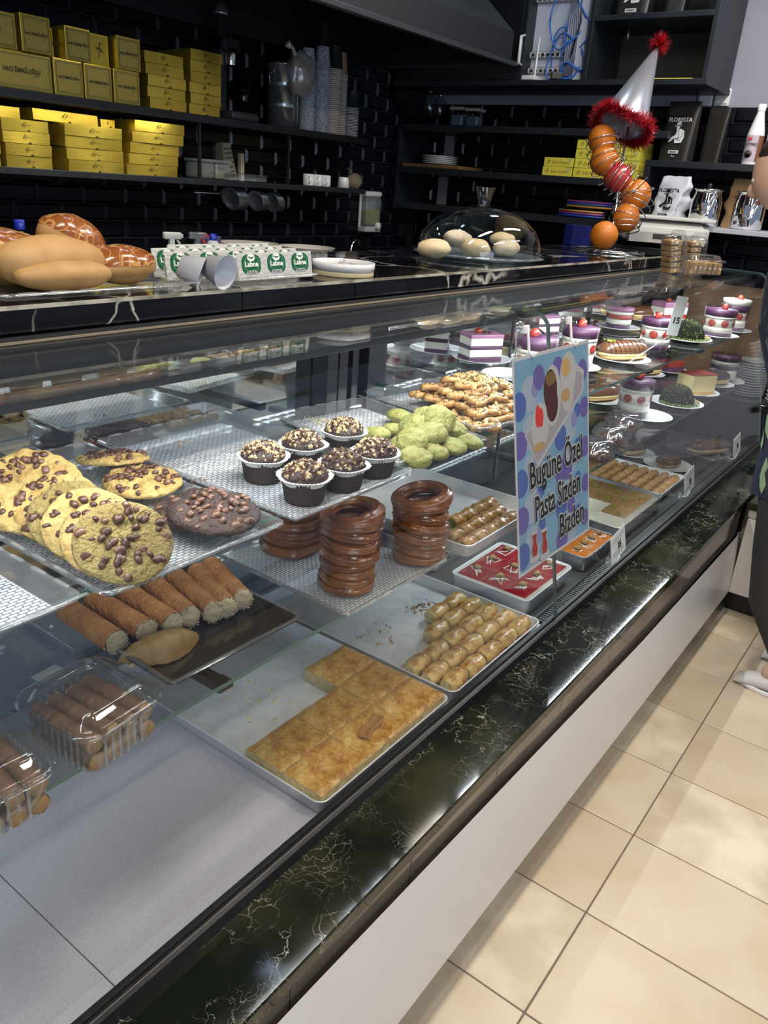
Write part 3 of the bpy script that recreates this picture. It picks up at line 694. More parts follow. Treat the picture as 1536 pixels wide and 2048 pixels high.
p1 = (.497, .802); p0 = (.335, .790)
clamshell('clear hinged plastic box of brown pastry sticks next to the black tray', p1[0], p1[1], ZS, .128, .140, .066, .10)
sticks(p1[0], p1[1] + .002, ZS + .003, .10, 4, .112, .0134, 'box next to the black tray')
clamshell('clear hinged plastic box of pastry cut off by the left edge of the picture', p0[0], p0[1], ZS, .128, .140, .066, -.06)
sticks(p0[0], p0[1], ZS + .003, -.06, 4, .112, .0134, 'box at the left picture edge')

TH = plastic_tray('woven clear plastic tray under the stacks of syrupy rings', 1.135, .925, .335, .385, -.02, base=WOV, z=ZS)
SYR = mat('syrup_ring', (.30, .095, .016), .20, var=(.15, .040, .008), scale=16, coat=.6, bump=.35, bscale=120)
def ring_mesh(R, r, seed):
    b = B(); N = 48; M_ = 28; vs = []; fs = []
    for i in range(N):
        a = 2 * PI * i / N; k = 1 + .05 * noise.noise(Vector((math.cos(a), math.sin(a), seed))); lump = 1 + (.25 * math.exp(-((a - 1) / .25) ** 2))
        for j in range(M_):
            c = 2 * PI * j / M_; rr = r * lump * (1 + .13 * math.cos(7 * c + a * 2))
            vs.append(((R * k + rr * 1.0 * math.cos(c)) * math.cos(a), (R * k + rr * math.cos(c)) * math.sin(a), rr * .88 * math.sin(c)))
    for i in range(N):
        for j in range(M_): fs.append((i * M_ + j, ((i + 1) % N) * M_ + j, ((i + 1) % N) * M_ + (j + 1) % M_, i * M_ + (j + 1) % M_))
    b.add(vs, fs, 0, True); return b.mesh('syrup_ring', SYR)
rm = [ring_mesh(.0425, .0125, k) for k in range(3)]
def stack(u, v, n, desc, tilt, lean, sc=1, seed=0):
    p = onz(u, v, ZS + .004); ax, ay = p.x, p.y; z = ZS + .0125 * sc
    for k in range(n):
        s = sc * (.95 + .018 * k + .04 * math.sin(k * 1.7 + seed)); f = (k / max(n - 1, 1)) ** 1.4
        pos = 'bottom one' if k == 0 else ('topmost' if k == n - 1 else '%s from the bottom' % ordn(k))
        put(rm[k % 3], 'syrup_ring', None, (ax + lean[0] * f, ay + lean[1] * f, z), (tilt[0] * f + .05 * math.sin(k * 2 + seed), tilt[1] * f + .04 * math.cos(k * 3), k * 1.1 + seed),
            'glossy brown syrup-soaked fried ring, %s of the %s' % (pos, desc), 'pastry', 'syrup rings in the ' + desc, sc=s)
        z += .0172 * sc
stack(692, 1170, 9, 'front stack', (.20, .06), (.012, .004), 1.0, 1)
stack(838, 1112, 8, 'stack on the right', (.16, .16), (-.004, .004), 1.04, 2)
stack(580, 1092, 6, 'stack at the left', (.05, -.1), (0, 0), 1.22, 3)
stack(715, 1085, 5, 'stack at the back', (.1, 0), (0, 0), 1.0, 4)
# ------------------------------------------------------------------ metal trays on the deck
def pan(name, label, cx, cy, z, w, l, h, m=ALU, rz=0, r=.02, cat='tray', group=None):
    t = thing(name, label, cat, (cx, cy, z), (0, 0, rz), group)
    b = B(); rings(b, w, l, r, [(.010, .0005), (.006, .002), (0, h - .002), (-.002, h), (.001, h + .0015), (.0035, h - .001), (.010, .004), (.016, .0022)], n=5); b.build('pan_body', m, t); return t
D1 = pan('baking_tray', 'large aluminium baking tray with the flat filo slices, nearest the camera', 1.044, .968, ZD + .001, .422, .600, .030)
D2 = pan('baking_tray', 'large aluminium baking tray with the rows of small filo rolls', 1.481, .968, ZD + .001, .422, .600, .030)
traycrumbs('crumbs', 520, 1400, 26, .05, YC, ZD + .004, D1, 21, .0035)
traycrumbs('crumbs', 690, 1310, 16, .02, BC, ZD + .004, D1, 22, .003)
traycrumbs('crumbs', 840, 1215, 60, .022, BC, ZD + .004, D2, 23, .003)
traycrumbs('crumbs', 760, 1270, 30, .03, BC, ZD + .004, D2, 24, .003)
FILO = mat('filo_top', (.60, .33, .065), .38, var=(.42, .16, .022), scale=26, detail=7, bump=.6, bscale=45, coat=.25, tcut=(.40, .64))
def filomix(name):
    m = mat(name, (.66, .44, .13), .4, bump=.5, bscale=60, coat=.2); n, l = nt(m); b = n['Principled BSDF']
    tc = n.new('ShaderNodeTexCoord'); no = n.new('ShaderNodeTexNoise'); no.inputs['Scale'].default_value = 10; no.inputs['Detail'].default_value = 3; no.inputs['Distortion'].default_value = 2.2
    no2 = n.new('ShaderNodeTexNoise'); no2.inputs['Scale'].default_value = 34; no2.inputs['Detail'].default_value = 4; no2.inputs['Distortion'].default_value = 3
    r = n.new('ShaderNodeValToRGB'); e = r.color_ramp.elements; e[0].position = .38; e[0].color = (.36, .13, .02, 1); e[1].position = .66; e[1].color = (.68, .47, .17, 1)
    x = e.new(.50); x.color = (.55, .29, .06, 1)
    a = n.new('ShaderNodeMath'); a.operation = 'MULTIPLY_ADD'; a.inputs[1].default_value = .5
    h = n.new('ShaderNodeMath'); h.operation = 'MULTIPLY'; h.inputs[1].default_value = .5
    l.new(tc.outputs['Object'], no.inputs['Vector']); l.new(tc.outputs['Object'], no2.inputs['Vector'])
    l.new(no2.outputs['Fac'], h.inputs[0]); l.new(no.outputs['Fac'], a.inputs[0]); l.new(h.outputs[0], a.inputs[2]); l.new(a.outputs[0], r.inputs[0]); l.new(r.outputs[0], b.inputs['Base Color']); return m
FILO = filomix('filo_baked')
FILOSIDE = mat('filo_layers', (.66, .56, .34), .6, var=(.50, .36, .14), scale=120, bump=.6, bscale=150)
def slab(w, l, h, m_top, m_side, name, seed, amp=.004, fr=28, over=.003):
    b = B(); N = 16
    def f(u, v):
        x = (u - .5) * w; y = (v - .5) * l; e = min(min(u, 1 - u) * w, min(v, 1 - v) * l)
        return (x, y, h - over * math.exp(-e / .006) * 1.6 + amp * noise.noise(Vector((x * fr + seed * 3, y * fr, seed))) + amp * .5 * noise.noise(Vector((x * fr * 3, y * fr * 3, seed))))
    b.grid(f, N, N, 0)
    for i in range(N):
        for (p, q) in ((f(i / N, 0), f((i + 1) / N, 0)), (f(1 - i / N, 1), f(1 - (i + 1) / N, 1)), (f(1, i / N), f(1, (i + 1) / N)), (f(0, 1 - i / N), f(0, 1 - (i + 1) / N))):
            b.add([p, q, (q[0], q[1], 0), (p[0], p[1], 0)], [(0, 3, 2, 1)], 1)
    b.add([(-w / 2, -l / 2, 0), (w / 2, -l / 2, 0), (w / 2, l / 2, 0), (-w / 2, l / 2, 0)], [(0, 3, 2, 1)], 1)
    return b.mesh(name, [m_top, m_side])
w = .1345; l = .0940; names = ['front left, at the tray corner', 'front middle, with a loose torn flake on it', 'front right, beside the tray of rolls', 'second row left, at the cut edge', 'second row middle', 'second row right', 'alone in the third row at the right']
for k, (i, j) in enumerate([(0, 0), (1, 0), (2, 0), (0, 1), (1, 1), (2, 1), (2, 2)]):
    x = .848 + w / 2 + i * (w + .0012); y = .680 + l / 2 + j * (l + .0012)
    t = put(slab(w, l, .034, FILO, FILOSIDE, 'filo_slice', k, .0035), 'filo_slice', None, (x, y, ZD + .004), label='flat golden filo pastry slice, ' + names[k], cat='pastry', group='flat filo slices in the near baking tray')
    if k == 1:
        b = B(); b.grid(lambda u, v: (-.04 + .08 * u, -.012 + .024 * v + .004 * math.sin(6 * u), .040 + .004 * math.sin(9 * v) * math.sin(PI * u)), 10, 6); b.build('loose_flake', mat('flake', (.30, .12, .03), .5, bump=.5, bscale=60), t, rot=(0, 0, .3))
FRL = mat('filo_roll', (.66, .44, .15), .34, coat=.3, bump=.8, bscale=40, var=(.36, .12, .016), scale=20, detail=6, tcut=(.44, .58))
def pillow(L, Wd, H, seed, mats, ends=True, name='filo_roll'):
    b = B()
    def f(u, v):
        a = 2 * PI * u; s = (v - .5) * 2; k = (1 - abs(s) ** 3.2) ** .5 if abs(s) < 1 else 0
        k = .70 + .30 * k if ends else k
        nn = 1 + .16 * noise.noise(Vector((s * 2.2, math.cos(a) * 1.5 + seed * 5, math.sin(a) * 1.5))) + .03 * math.sin(a * 3 + s * 4 + seed)
        return (L / 2 * s, Wd / 2 * math.cos(a) * k * nn, max(0, H / 2 + H / 2 * math.sin(a) * k * nn))
    b.grid(f, 24, 14, closeu=True)
    for s in (0, 1):
        b.add([f(i / 24, s) for i in range(24)], [tuple(range(24)) if s else tuple(range(24))[::-1]], 1)
    return b.mesh(name, mats)
prm = [pillow(.074, .041, .036, k, [FRL, FILOSIDE]) for k in range(5)]
RP = [(1080, 170), (1150, 185), (1205, 205), (1262, 230), (1318, 252), (1385, 274), (1062, 245), (1130, 270), (1197, 300), (1268, 318), (1315, 350), (995, 318), (1058, 347), (1120, 372), (1180, 402), (1240, 415), (878, 362), (945, 392), (1025, 428), (1100, 470)]
rows = ['back row of the tray of rolls', 'second row from the back', 'third row from the back', 'front row by the tray edge']
def rollgrid(pts, z, meshes, name, lab, cat, grp, rz, rowof, jit=.08):
    for k, (u, v) in enumerate(pts):
        p = onz(u, v, z + .018); r, i, n = rowof(k)
        put(meshes[k % len(meshes)], name, None, (p.x, p.y, z), (0, 0, rz + random.uniform(-jit, jit)), label='%s, %s in the %s' % (lab, ordn(i) + ' from the left' if i < n - 1 else 'rightmost', r), cat=cat, group=grp)
# real grid of rolls in tray two: columns along x, rows along y
k = 0
for j, y in enumerate([.702, .750, .798, .846, .894]):
    xs = {0: [1.328, 1.406, 1.484, 1.562, 1.640], 1: [1.322, 1.400, 1.479, 1.558, 1.638], 2: [1.320, 1.398, 1.477, 1.556, 1.636], 3: [1.474, 1.554, 1.634], 4: [1.552, 1.632]}[j]
    for i, x in enumerate(xs):
        put(prm[k % 5], 'filo_roll', None, (x + random.uniform(-.002, .002), y, ZD + .004), (0, 0, random.uniform(-.05, .05) + (PI if k % 2 else 0)), sc=(.99, 1.06, random.uniform(.95, 1.1)),
            label='small golden filo roll, %s from the left in the %s' % (ordn(i), ['row along the front glass', 'second row from the glass', 'third row from the glass', 'fourth row from the glass', 'short back row'][j]), cat='pastry', group='small filo rolls in the second baking tray'); k += 1

# pistachio rolls, middle shelf
D3 = pan('baking_tray', 'aluminium tray of pistachio filo rolls on the middle glass shelf', 1.522, .918, ZM + .001, .345, .400, .030)
BAK = mat('baklava_crust', (.40, .22, .06), .3, coat=.4, bump=.6, bscale=70, var=(.22, .10, .022), scale=40, detail=6)
PIST = mat('pistachio_filling', (.16, .15, .03), .7, bump=1, bscale=140, var=(.09, .10, .02), scale=90)
bkm = [pillow(.047, .036, .032, k + 7, [BAK, PIST], name='pistachio_roll') for k in range(4)]
k = 0
for j, y in enumerate([.742, .784, .826]):
    for i in range(5 - (1 if j == 2 else 0)):
        x = 1.385 + .049 * i + (.049 + .02 if j == 2 else 0) + (.012 * j)
        if x > 1.675: continue
        put(bkm[k % 4], 'pistachio_roll', None, (x, y, ZM + .005), (0, 0, random.uniform(-.08, .08)), label='small pistachio filo roll, %s from the left in the %s of the middle-shelf tray' % (ordn(i), ['front row', 'second row', 'third row'][j]), cat='pastry', group='pistachio rolls on the middle shelf'); k += 1

# red dessert slices
D4 = pan('dessert_tray', 'white tray of red glazed dessert slices left of the glass joint', 1.865, .845, ZD + .001, .290, .240, .050, PORC, rz=.0)
RED = mat('red_glaze', (.30, .012, .022), .12, coat=.6, var=(.22, .006, .012), scale=14); CREAM = mat('cream', (.74, .70, .60), .45); ICING = mat('white_icing', (.85, .84, .80), .35)
WALN = mat('walnut', (.30, .16, .05), .55, bump=.9, bscale=140, var=(.42, .26, .09), scale=90)
def walnut_bm(x, y, z, s=.012, seed=0): return B().at((x, y, z)).ball((0, 0, 0), (s, s * .85, s * .5), 14, 8, amp=.8, fr=3, seed=seed)
def scribble(w, l, z, seed, r=.0011, n=7):
    rd = random.Random(seed); pts = []
    P = [(rd.uniform(-.36, .36) * w, rd.uniform(-.36, .36) * l) for _ in range(n)]
    for i in range(n - 1):
        for t_ in range(4): s = t_ / 4; pts.append((P[i][0] * (1 - s) + P[i + 1][0] * s, P[i][1] * (1 - s) + P[i + 1][1] * s, z))
    return B().tube(pts, r, 5)
w, l = .0865, .0700
for j in range(3):
    for i in range(3):
        x = 1.865 + (i - 1) * (w + .001); y = .845 + (j - 1) * (l + .001)
        t = put(slab(w, l, .046, RED, CREAM, 'red_slice', i + 3 * j, .0006, 30, .001), 'red_slice', None, (x, y, ZD + .006), label='red dessert slice with walnut, %s of the %s' % (['left', 'middle', 'right'][i], ['row by the front glass', 'middle row', 'back row'][j]), cat='dessert', group='red dessert slices in the white tray')
        scribble(w, l, .0475, i * 3 + j, .0011, 9).build('icing_scribble', ICING, t); walnut_bm(.018, .005, .050, .012, i + j).build('walnut', WALN, t)
D5 = pan('dessert_tray', 'small steel tray of orange caramel dessert slices right of the hanging sign', 2.205, .800, ZD + .001, .235, .165, .050, STEEL)
CAR = mat('caramel_glaze', (.50, .13, .012), .12, coat=.6, var=(.62, .22, .03), scale=12)
w, l = .0560, .0750
for j in range(2):
    for i in range(4 if j == 0 else 4):
        x = 2.205 + (i - 1.5) * (w - .001); y = .800 + (j - .5) * (l + .001)
        t = put(slab(w - .0015, l, .044, CAR, CREAM, 'caramel_slice', i + 3 * j, .0006, 30, .001), 'caramel_slice', None, (x, y, ZD + .006), label='orange caramel dessert slice, %s from the left in the %s row' % (ordn(i), ['front', 'back'][j]), cat='dessert', group='caramel dessert slices in the small steel tray')
        scribble(w, l, .0455, i * 7 + j, .0011, 9).build('icing_scribble', ICING, t); walnut_bm(.008, .005, .050, .012, i + j).build('walnut', WALN, t)
D4b = pan('dessert_tray', 'low white tray of pale red slices at the back, seen behind the sign', 1.90, 1.14, ZD + .001, .26, .20, .045, PORC)
for i in range(3):
    t = put(slab(.08, .17, .038, CAR, CREAM, 'caramel_slice', i, .0006, 30, .001), 'caramel_slice', None, (1.90 + (i - 1) * .081, 1.14, ZD + .006), label='long caramel slice in the back white tray, %s' % ['left', 'middle', 'right'][i], cat='dessert'); scribble(.08, .17, .0395, i + 50, .0012, 14).build('icing_scribble', ICING, t)

# pistachio dessert tray
D6 = pan('dessert_tray', 'deep steel tray half full of brown crumb dessert with green pistachio spots', 2.575, .890, ZD + .001, .43, .34, .060, STEEL)
CRM = mat('brown_crumb', (.25, .13, .04), .8, bump=1, bscale=160, var=(.16, .075, .02), scale=90); PG = mat('pistachio_powder', (.26, .32, .03), .8, bump=.8, bscale=160)
CFL = mat('crumb_floor', (.56, .52, .40), .7, bump=.4, bscale=90)
B().rbox(-.19, .20, -.145, .150, .004, .012, .002).build('cream_smear', mat('cream_smear', (.50, .47, .38), .6, var=(.62, .60, .5), scale=30, bump=.5, bscale=60), D6)
k = 0
for j in range(3):
    for i in range(4):
        if j == 2 and i == 0: continue
        if i == 0 or (i == 1 and j != 0): continue
        x = 2.575 - .150 + .100 * i; y = .890 - .105 + .088 * j + .006
        t = put(slab(.0985, .0865, .045, CRM, CREAM, 'crumb_slice', k, .002, 60, .002), 'crumb_slice', None, (x - .005, y, ZD + .014), label='brown crumb dessert square with green spots, %s, %s' % (['', 'left column', 'middle column', 'right column'][i], ['front row', 'middle row', 'back row'][j]), cat='dessert', group='crumb dessert squares in the steel tray'); k += 1
        for s in ((-.024, -.02), (.024, .02)):
            f = lambda rd, s=s: ((s[0] + rd.gauss(0, .009), s[1] + rd.gauss(0, .007), .0465), rd.uniform(.7, 1.4)); crumbs(40, f, .0018, k, weights=(1, 0, 0)).build('pistachio_spot', PG, t, kind='stuff')
# caramel puffs
D7 = pan('dessert_tray', 'low white tray packed with caramel glazed cream puffs', 2.99, .960, ZD + .001, .36, .42, .030, PORC)
PUF = mat('caramel_puff', (.50, .27, .10), .35, coat=.3, var=(.42, .20, .065), scale=30); DK = mat('dark_chocolate', (.045, .018, .012), .18, coat=.5)
def puff(m):
    b = B()
    def f(u, v):
        s = (v - .5) * 2; a = 2 * PI * u; k = max(0, 1 - abs(s) ** 2.6) ** .5 * (1 + .10 * math.cos(s * 9)) ; return (.033 * s, .0185 * k * math.cos(a), .014 + .0165 * k * math.sin(a))
    b.grid(f, 14, 14, closeu=True); b.box(-.028, .028, -.013, .013, 0, .006, 1); return b.mesh('cream_puff', [m, FILOSIDE])
pm = puff(PUF); pd = puff(DK); k = 0
for j in range(9):
    for i in range(5):
        x = 2.86 + .067 * i - .004; y = .780 + .0425 * j; dk = (i == 0 and j in (2, 3, 4, 5))
        if x > 3.15: continue
        rowname = ['front row', 'second row', 'third row', 'fourth row', 'fifth row', 'sixth row', 'seventh row', 'eighth row', 'back row'][j]
        put(pd if dk else pm, 'cream_puff', None, (x + random.uniform(-.002, .002), y, ZD + .006), (random.uniform(-.1, .1), 0, random.uniform(-.08, .08)), label='%s glazed cream puff, %s from the left, %s' % ('dark chocolate' if dk else 'caramel', ordn(i), rowname), cat='dessert', group='cream puffs in the low white tray')

# ------------------------------------------------------------------ plates and cakes
PURP = mat('purple_cream', (.085, .026, .072), .45, bump=.4, bscale=120); PINK = mat('pink_cream', (.36, .15, .26), .45); STRAW = mat('strawberry', (.34, .035, .02), .3, coat=.3, bump=.3, bscale=120); DARKB = mat('dark_biscuit', (.03, .02, .018), .5)
YCH = mat('cheesecake', (.72, .58, .26), .5); BUN = mat('choux_bun', (.62, .38, .13), .5); MILK = mat('milk_choc_glaze', (.14, .060, .030), .22, coat=.5); HERB = mat('green_crumb', (.10, .14, .02), .8, bump=1, bscale=160)
CUPC = glass('cup_clear', (.95, .96, .96), .02, .06)
def clampx(p, u, v, lim=3.80):
    if p.x <= lim: return p
    d = ray(u, v); best = min((abs(768 + F * c.x / -c.z - u), y) for y in [.84 + .01 * i for i in range(44)] for c in [ROT.transposed() @ (Vector((lim, y, p.z)) - CAM)]); return Vector((lim, best[1], p.z))
def plate(label, u, v, z, R=.078, group='white dessert plates in the case', lim=3.80):
    R *= 1.14
    p = clampx(onz(u, v, z + .008), u, v, lim); t = B().lathe([(0, .003), (R * .55, .003), (R * .62, .0045), (R * .97, .0125), (R, .0135), (R * .985, .0150), (R * .95, .0140), (R * .62, .0075), (R * .5, .0062), (0, .006)], 40)
    t.build('plate', PORC, None, (p.x, p.y, z + .0005), label=label, cat='plate', group=group); return p
def trifle(label, p, z, R=.034, H=.085, top=0, rz=0, shrink=1.0, cols=None):
    t = thing('trifle_cup', label, 'dessert', (p[0], p[1], z + .007), (0, 0, rz))
    R *= 1.48; H *= 1.36
    r0 = R * .86; rr = lambda f: r0 + (R - r0) * f - .0012
    lay = cols or [(0, .16, PURP), (.16, .34, CREAM), (.34, .62, None), (.62, .70, CREAM), (.70, .92, PURP)]
    for a, b_, m in lay:
        if m is None:
            B().lathe([(0, a * H + .001), (rr(a) * .97, a * H + .001), (rr(b_) * .97, b_ * H), (0, b_ * H)], 30).build('cream_layer', CREAM, t)
            for k in range(7):
                q = 2 * PI * k / 7; B().at(((rr(a) - .002) * math.cos(q), (rr(a) - .002) * math.sin(q), (a + b_) / 2 * H), (0, 0, q)).ball((0, 0, 0), (.0045, .0165, .0165), 14, 10).build('strawberry_slice', STRAW, t)
        else: B().lathe([(0, a * H + .001), (rr(a), a * H + .001), (rr(b_), b_ * H), (0, b_ * H)], 30, wob=lambda q, j: 1 + .01 * math.sin(7 * q)).build('purple_layer' if m is PURP else 'cream_layer', m, t)
    B().lathe([(0, 0), (r0, 0), (R, H), (R + .001, H + .001), (R - .0004, H)], 36).build('clear_cup', CUPC, t)
    if top in (0, 1): B().at((-.010, .004, H + .002), (.9, .3, 0)).ball((0, 0, 0), (.013, .013, .019), 16, 12, fn=lambda d: 1 - .35 * max(0, d.z)).build('strawberry', STRAW, t)
    if top in (0, 2): B().at((.012, -.004, H + .004), (.5, .3, .4)).lathe([(0, -.002), (.014, -.002), (.016, 0), (.014, .002), (0, .002)], 20).build('dark_biscuit', DARKB, t)
    if top == 3: f = lambda rd: ((rd.uniform(-.02, .02), rd.uniform(-.02, .02), H), rd.uniform(.8, 2)); crumbs(24, f, .003, 5, weights=(.5, .25, .25)).build('topping', [HERB, DARKB, STRAW], t, kind='stuff')
    return t
def cake(label, p, z, rz, L=.085, Wd=.045, H=.055, lay=None, top=None, name='cake_slice'):
    t = thing(name, label, 'cake', (p[0], p[1], z + .007), (0, 0, rz))
    L *= 1.42; Wd *= 1.5; H *= 1.4
    lay = lay or [(0, .18, PURP), (.18, .45, CREAM), (.45, .58, PURP), (.58, .86, CREAM), (.86, 1, PINK)]
    for k, (a, b_, m) in enumerate(lay): B().rbox(-L / 2 + .001 * (k % 2), L / 2 - .001 * (k % 2), -Wd / 2 + .0008 * (k % 2), Wd / 2 - .0008 * (k % 2), a * H + .0002, b_ * H, .0025).build('cake_layer', m, t)
    if top != 'none':
        B().ball((-.015, 0, H + .006), (.014, .011, .009), 12, 8, amp=.2, fr=2).build('strawberry', STRAW, t)
        f = lambda rd: ((rd.uniform(.0, .035), rd.uniform(-.015, .015), H + .002), rd.uniform(.8, 1.5)); crumbs(26, f, .003, 3, weights=(.5, .25, .25)).build('topping', [HERB, DARKB, STRAW], t, kind='stuff')
    return t
def eclair(label, p, z, rz, L=.125, glaze=None, drizzle=True, herb=True, split=True):
    t = thing('eclair', label, 'pastry', (p[0], p[1], z + .008), (0, 0, rz), sc=(1.3, 1.45, 1.5)); L *= 1.1; Wd = .058
    def cap(k0, zc, hh, a0, a1, n, w=Wd):
        b = B()
        def f(u, v):
            s = (v - .5) * 2; k = max(0, 1 - abs(s) ** 4) ** .5; a = a0 + (a1 - a0) * u; return (L / 2 * s * k0, w / 2 * k * math.cos(a), zc + hh * k * math.sin(a))
        return b.grid(f, 14, 20)
    cap(1, .012, .012, -PI, 0, 0).build('bun_bottom', BUN, t)
    cap(.99, .013, .013, 0, PI, 0, Wd * .98).build('cream_filling', YCH if split else CREAM, t)
    cap(.97, .012, .004, -PI, PI, 0, Wd * 1.0).build('chocolate_layer', MILK, t)
    b = cap(1, .022, .021, -.15, PI + .15, 0); b.build('glaze', glaze or MILK, t)
    if drizzle:
        b = B()
        for i in range(9):
            x = -L * .40 + i * L * .1; b.tube([(x + .003 * math.sin(a * 2), (Wd / 2 + .0008) * math.cos(a), .022 + .0218 * math.sin(a)) for a in [-.25 + (PI + .5) * q / 10 for q in range(11)]], .0011, 5)
        b.build('chocolate_drizzle', DK, t)
    if herb: f = lambda rd: ((-L * .3 + rd.gauss(0, .007), rd.gauss(0, .006), .043), rd.uniform(.7, 1.4)); crumbs(30, f, .0026, 4, weights=(1, 0, 0)).build('pistachio_topping', PG, t, kind='stuff')
    return t
def dome(label, p, z, R=.042):
    R *= 1.32
    t = thing('chocolate_dome', label, 'cake', (p[0], p[1], z + .008))
    B().ball((0, 0, .006), (R, R, R * 1.05), 26, 16, amp=.08, fr=3, fn=lambda d: 1 if d.z > -.1 else .85).build('dark_dome', mat('dark_dome', (.010, .011, .006), .85, bump=.5, bscale=60, var=(.035, .045, .010), scale=28, spec=.08, tcut=(.55, .7)), t)
    f = lambda rd: (lambda a, r: ((r * math.cos(a), r * math.sin(a), .004 + rd.random() * .008), rd.uniform(.8, 1.6)))(rd.uniform(2.6, 5.2), rd.uniform(R, R * 1.35)); crumbs(150, f, .003, 2, weights=(1, 0, 0)).build('green_crumbs', HERB, t, kind='stuff')
    f = lambda rd: (lambda a, e: ((R * .98 * math.cos(e) * math.cos(a), R * .98 * math.cos(e) * math.sin(a), .006 + R * 1.03 * math.sin(e)), rd.uniform(.7, 1.5)))(rd.random() * 6.28, rd.uniform(.1, 1.5)); crumbs(260, f, .0038, 6, weights=(.35, .65, 0)).build('dome_crumbs', [HERB, MATS['dark_dome'], DARKB], t, kind='stuff')
    b = B().grid(lambda u, v: ((R * 1.25 + .003 * math.sin(u * 60)) * math.cos(-1.1 + u * 1.6) * (1 + .1 * v), (R * 1.25) * math.sin(-1.1 + u * 1.6) * (1 + .1 * v), .002 + .012 * v + .002 * math.sin(u * 40)), 40, 3); b.build('paper_frill', mat('paper_frill', (.42, .27, .14), .7), t)
    return t
def spot(u, v, z): return clampx(onz(u, v, z + .007), u, v)
# upper shelf, right
p = plate('white plate with a single berry cake slice, left of the hanging sign', 962, 718, ZU, .085)
cake('purple and cream cake slice standing on the plate left of the sign', (p.x - .012, p.y), ZU, -.5, .085, .05, .062)
p = plate('white plate with a layered slice just behind the glass joint', 1075, 668, ZU, .095)
cake('layered berry slice with strawberry on the plate behind the glass joint', (p.x, p.y), ZU, -.35, .11, .05, .055)
p = plate('pale plate with cream crumbs, half covered by the left edge of the sign', 1020, 752, ZU, .075)
trifle('tall berry trifle cup rising behind the upper left corner of the sign', spot(1062, 765, ZU), ZU, .042, .105, 0)
p = plate('white plate behind the sign under the second trifle', 1150, 735, ZU, .070)
trifle('berry trifle cup behind the upper right corner of the sign', (p.x, p.y), ZU, .040, .105, 0, 1)
p = plate('white plate under the striped chocolate eclair right of the sign', 1242, 718, ZU, .088)
eclair('large split eclair with cream, chocolate stripes and green nuts right of the sign', (p.x - .004, p.y), ZU, -.52, .14)
p = plate('round white plate carrying the small pink round cake', 1235, 655, ZU, .082)
trifle('small round pink and red layered cake with white and black topping', (p.x, p.y), ZU, .040, .066, 2, 0, 1, [(0, .22, PURP), (.22, .45, CREAM), (.45, .66, STRAW), (.66, .8, CREAM), (.8, .98, PINK)])
p = plate('white plate with the eclair seen behind the round pink cake', 1290, 640, ZU, .080)
eclair('brown glazed eclair behind the large trifle cup on the upper shelf', (p.x, p.y + .02), ZU, -.4, .12, drizzle=False, herb=False)
p = plate('white plate under the large front trifle cup with the price tag', 1290, 690, ZU, .082)
trifle('large berry trifle cup beside the price tag, upper shelf', spot(1306, 697, ZU), ZU, .041, .090, 0, .6)
p = plate('white plate under the strawberry cream slice at the back', 1335, 625, ZU, .085)
cake('strawberry cream cake slice at the back of the upper shelf', (p.x, p.y), ZU, -.4, .11, .055, .066, [(0, .2, CREAM), (.2, .4, STRAW), (.4, .75, CREAM), (.75, 1, PINK)])
p = plate('white plate under the green crumbed dark dome, upper shelf', 1372, 678, ZU, .090)
dome('dark dome cake with green crumbs and paper frill, upper shelf', (p.x, p.y), ZU, .052)
p = plate('white plate under the trifle near the right end of the upper shelf', 1434, 652, ZU, .080, lim=3.60)
trifle('wide berry trifle cup near the right end of the upper shelf', (p.x - .005, p.y), ZU, .046, .090, 0, 2)
p = plate('last white plate at the right end of the upper shelf', 1466, 638, ZU, .070, lim=3.83)
trifle('rearmost trifle cup at the right end of the upper shelf', (p.x, p.y + .01), ZU, .042, .105, 1, 2, 1, [(0, .14, PURP), (.14, .36, CREAM), (.36, .6, None), (.6, .8, PURP), (.8, .97, CREAM)])
# middle shelf, right
p = plate('white plate under the milk chocolate eclair beside the sign, middle shelf', 1195, 800, ZM, .080)
eclair('milk chocolate glazed eclair beside the sign, middle shelf', (p.x, p.y), ZM, -.45, .13, drizzle=False, herb=False)
p = plate('white plate under the strawberry striped slice, middle shelf', 1250, 776, ZM, .080)
cake('strawberry and purple striped slice in the middle shelf back row', (p.x - .02, p.y), ZM, -.4, .085, .06, .085, [(0, .18, PURP), (.18, .36, CREAM), (.36, .62, STRAW), (.62, .8, CREAM), (.8, 1, PURP)], 'none')
p = plate('white plate under the tall trifle cup, front of the middle shelf', 1290, 832, ZM, .086)
trifle('tall trifle cup with strawberries against the wall, front of the middle shelf', spot(1263, 830, ZM), ZM, .043, .108, 0, 1.2)
p = plate('white plate under the black dome with green crumbs, middle shelf', 1352, 806, ZM, .092)
dome('black dome cake on green crumbs with beige frill, middle shelf', (p.x - .002, p.y), ZM, .050)
p = plate('white plate under the choux with ridged chocolate glaze, middle shelf', 1290, 748, ZM, .078)
eclair('shiny milk chocolate eclair in the back row of the middle shelf', (p.x, p.y), ZM, -.42, .12, drizzle=False, herb=False)
p = plate('white plate with the pink slice, back of the middle shelf', 1338, 732, ZM, .078)
cake('small pink and white slice at the back of the middle shelf', (p.x - .01, p.y), ZM, -.4, .08, .05, .035, [(0, .5, PURP), (.5, 1, STRAW)], 'none')
p = plate('white plate under the cheesecake slice', 1390, 784, ZM, .086)
cake('pale yellow cheesecake slice with red top', (p.x - .012, p.y), ZM, -.5, .095, .06, .062, [(0, .14, BUN), (.14, .93, YCH), (.93, 1, STRAW)], 'none')
p = plate('white plate under the dull chocolate eclair near the cheesecake', 1425, 768, ZM, .080)
eclair('dull dark eclair behind the cheesecake slice', (p.x - .01, p.y + .004), ZM, -.45, .13, DK, drizzle=False, herb=False)
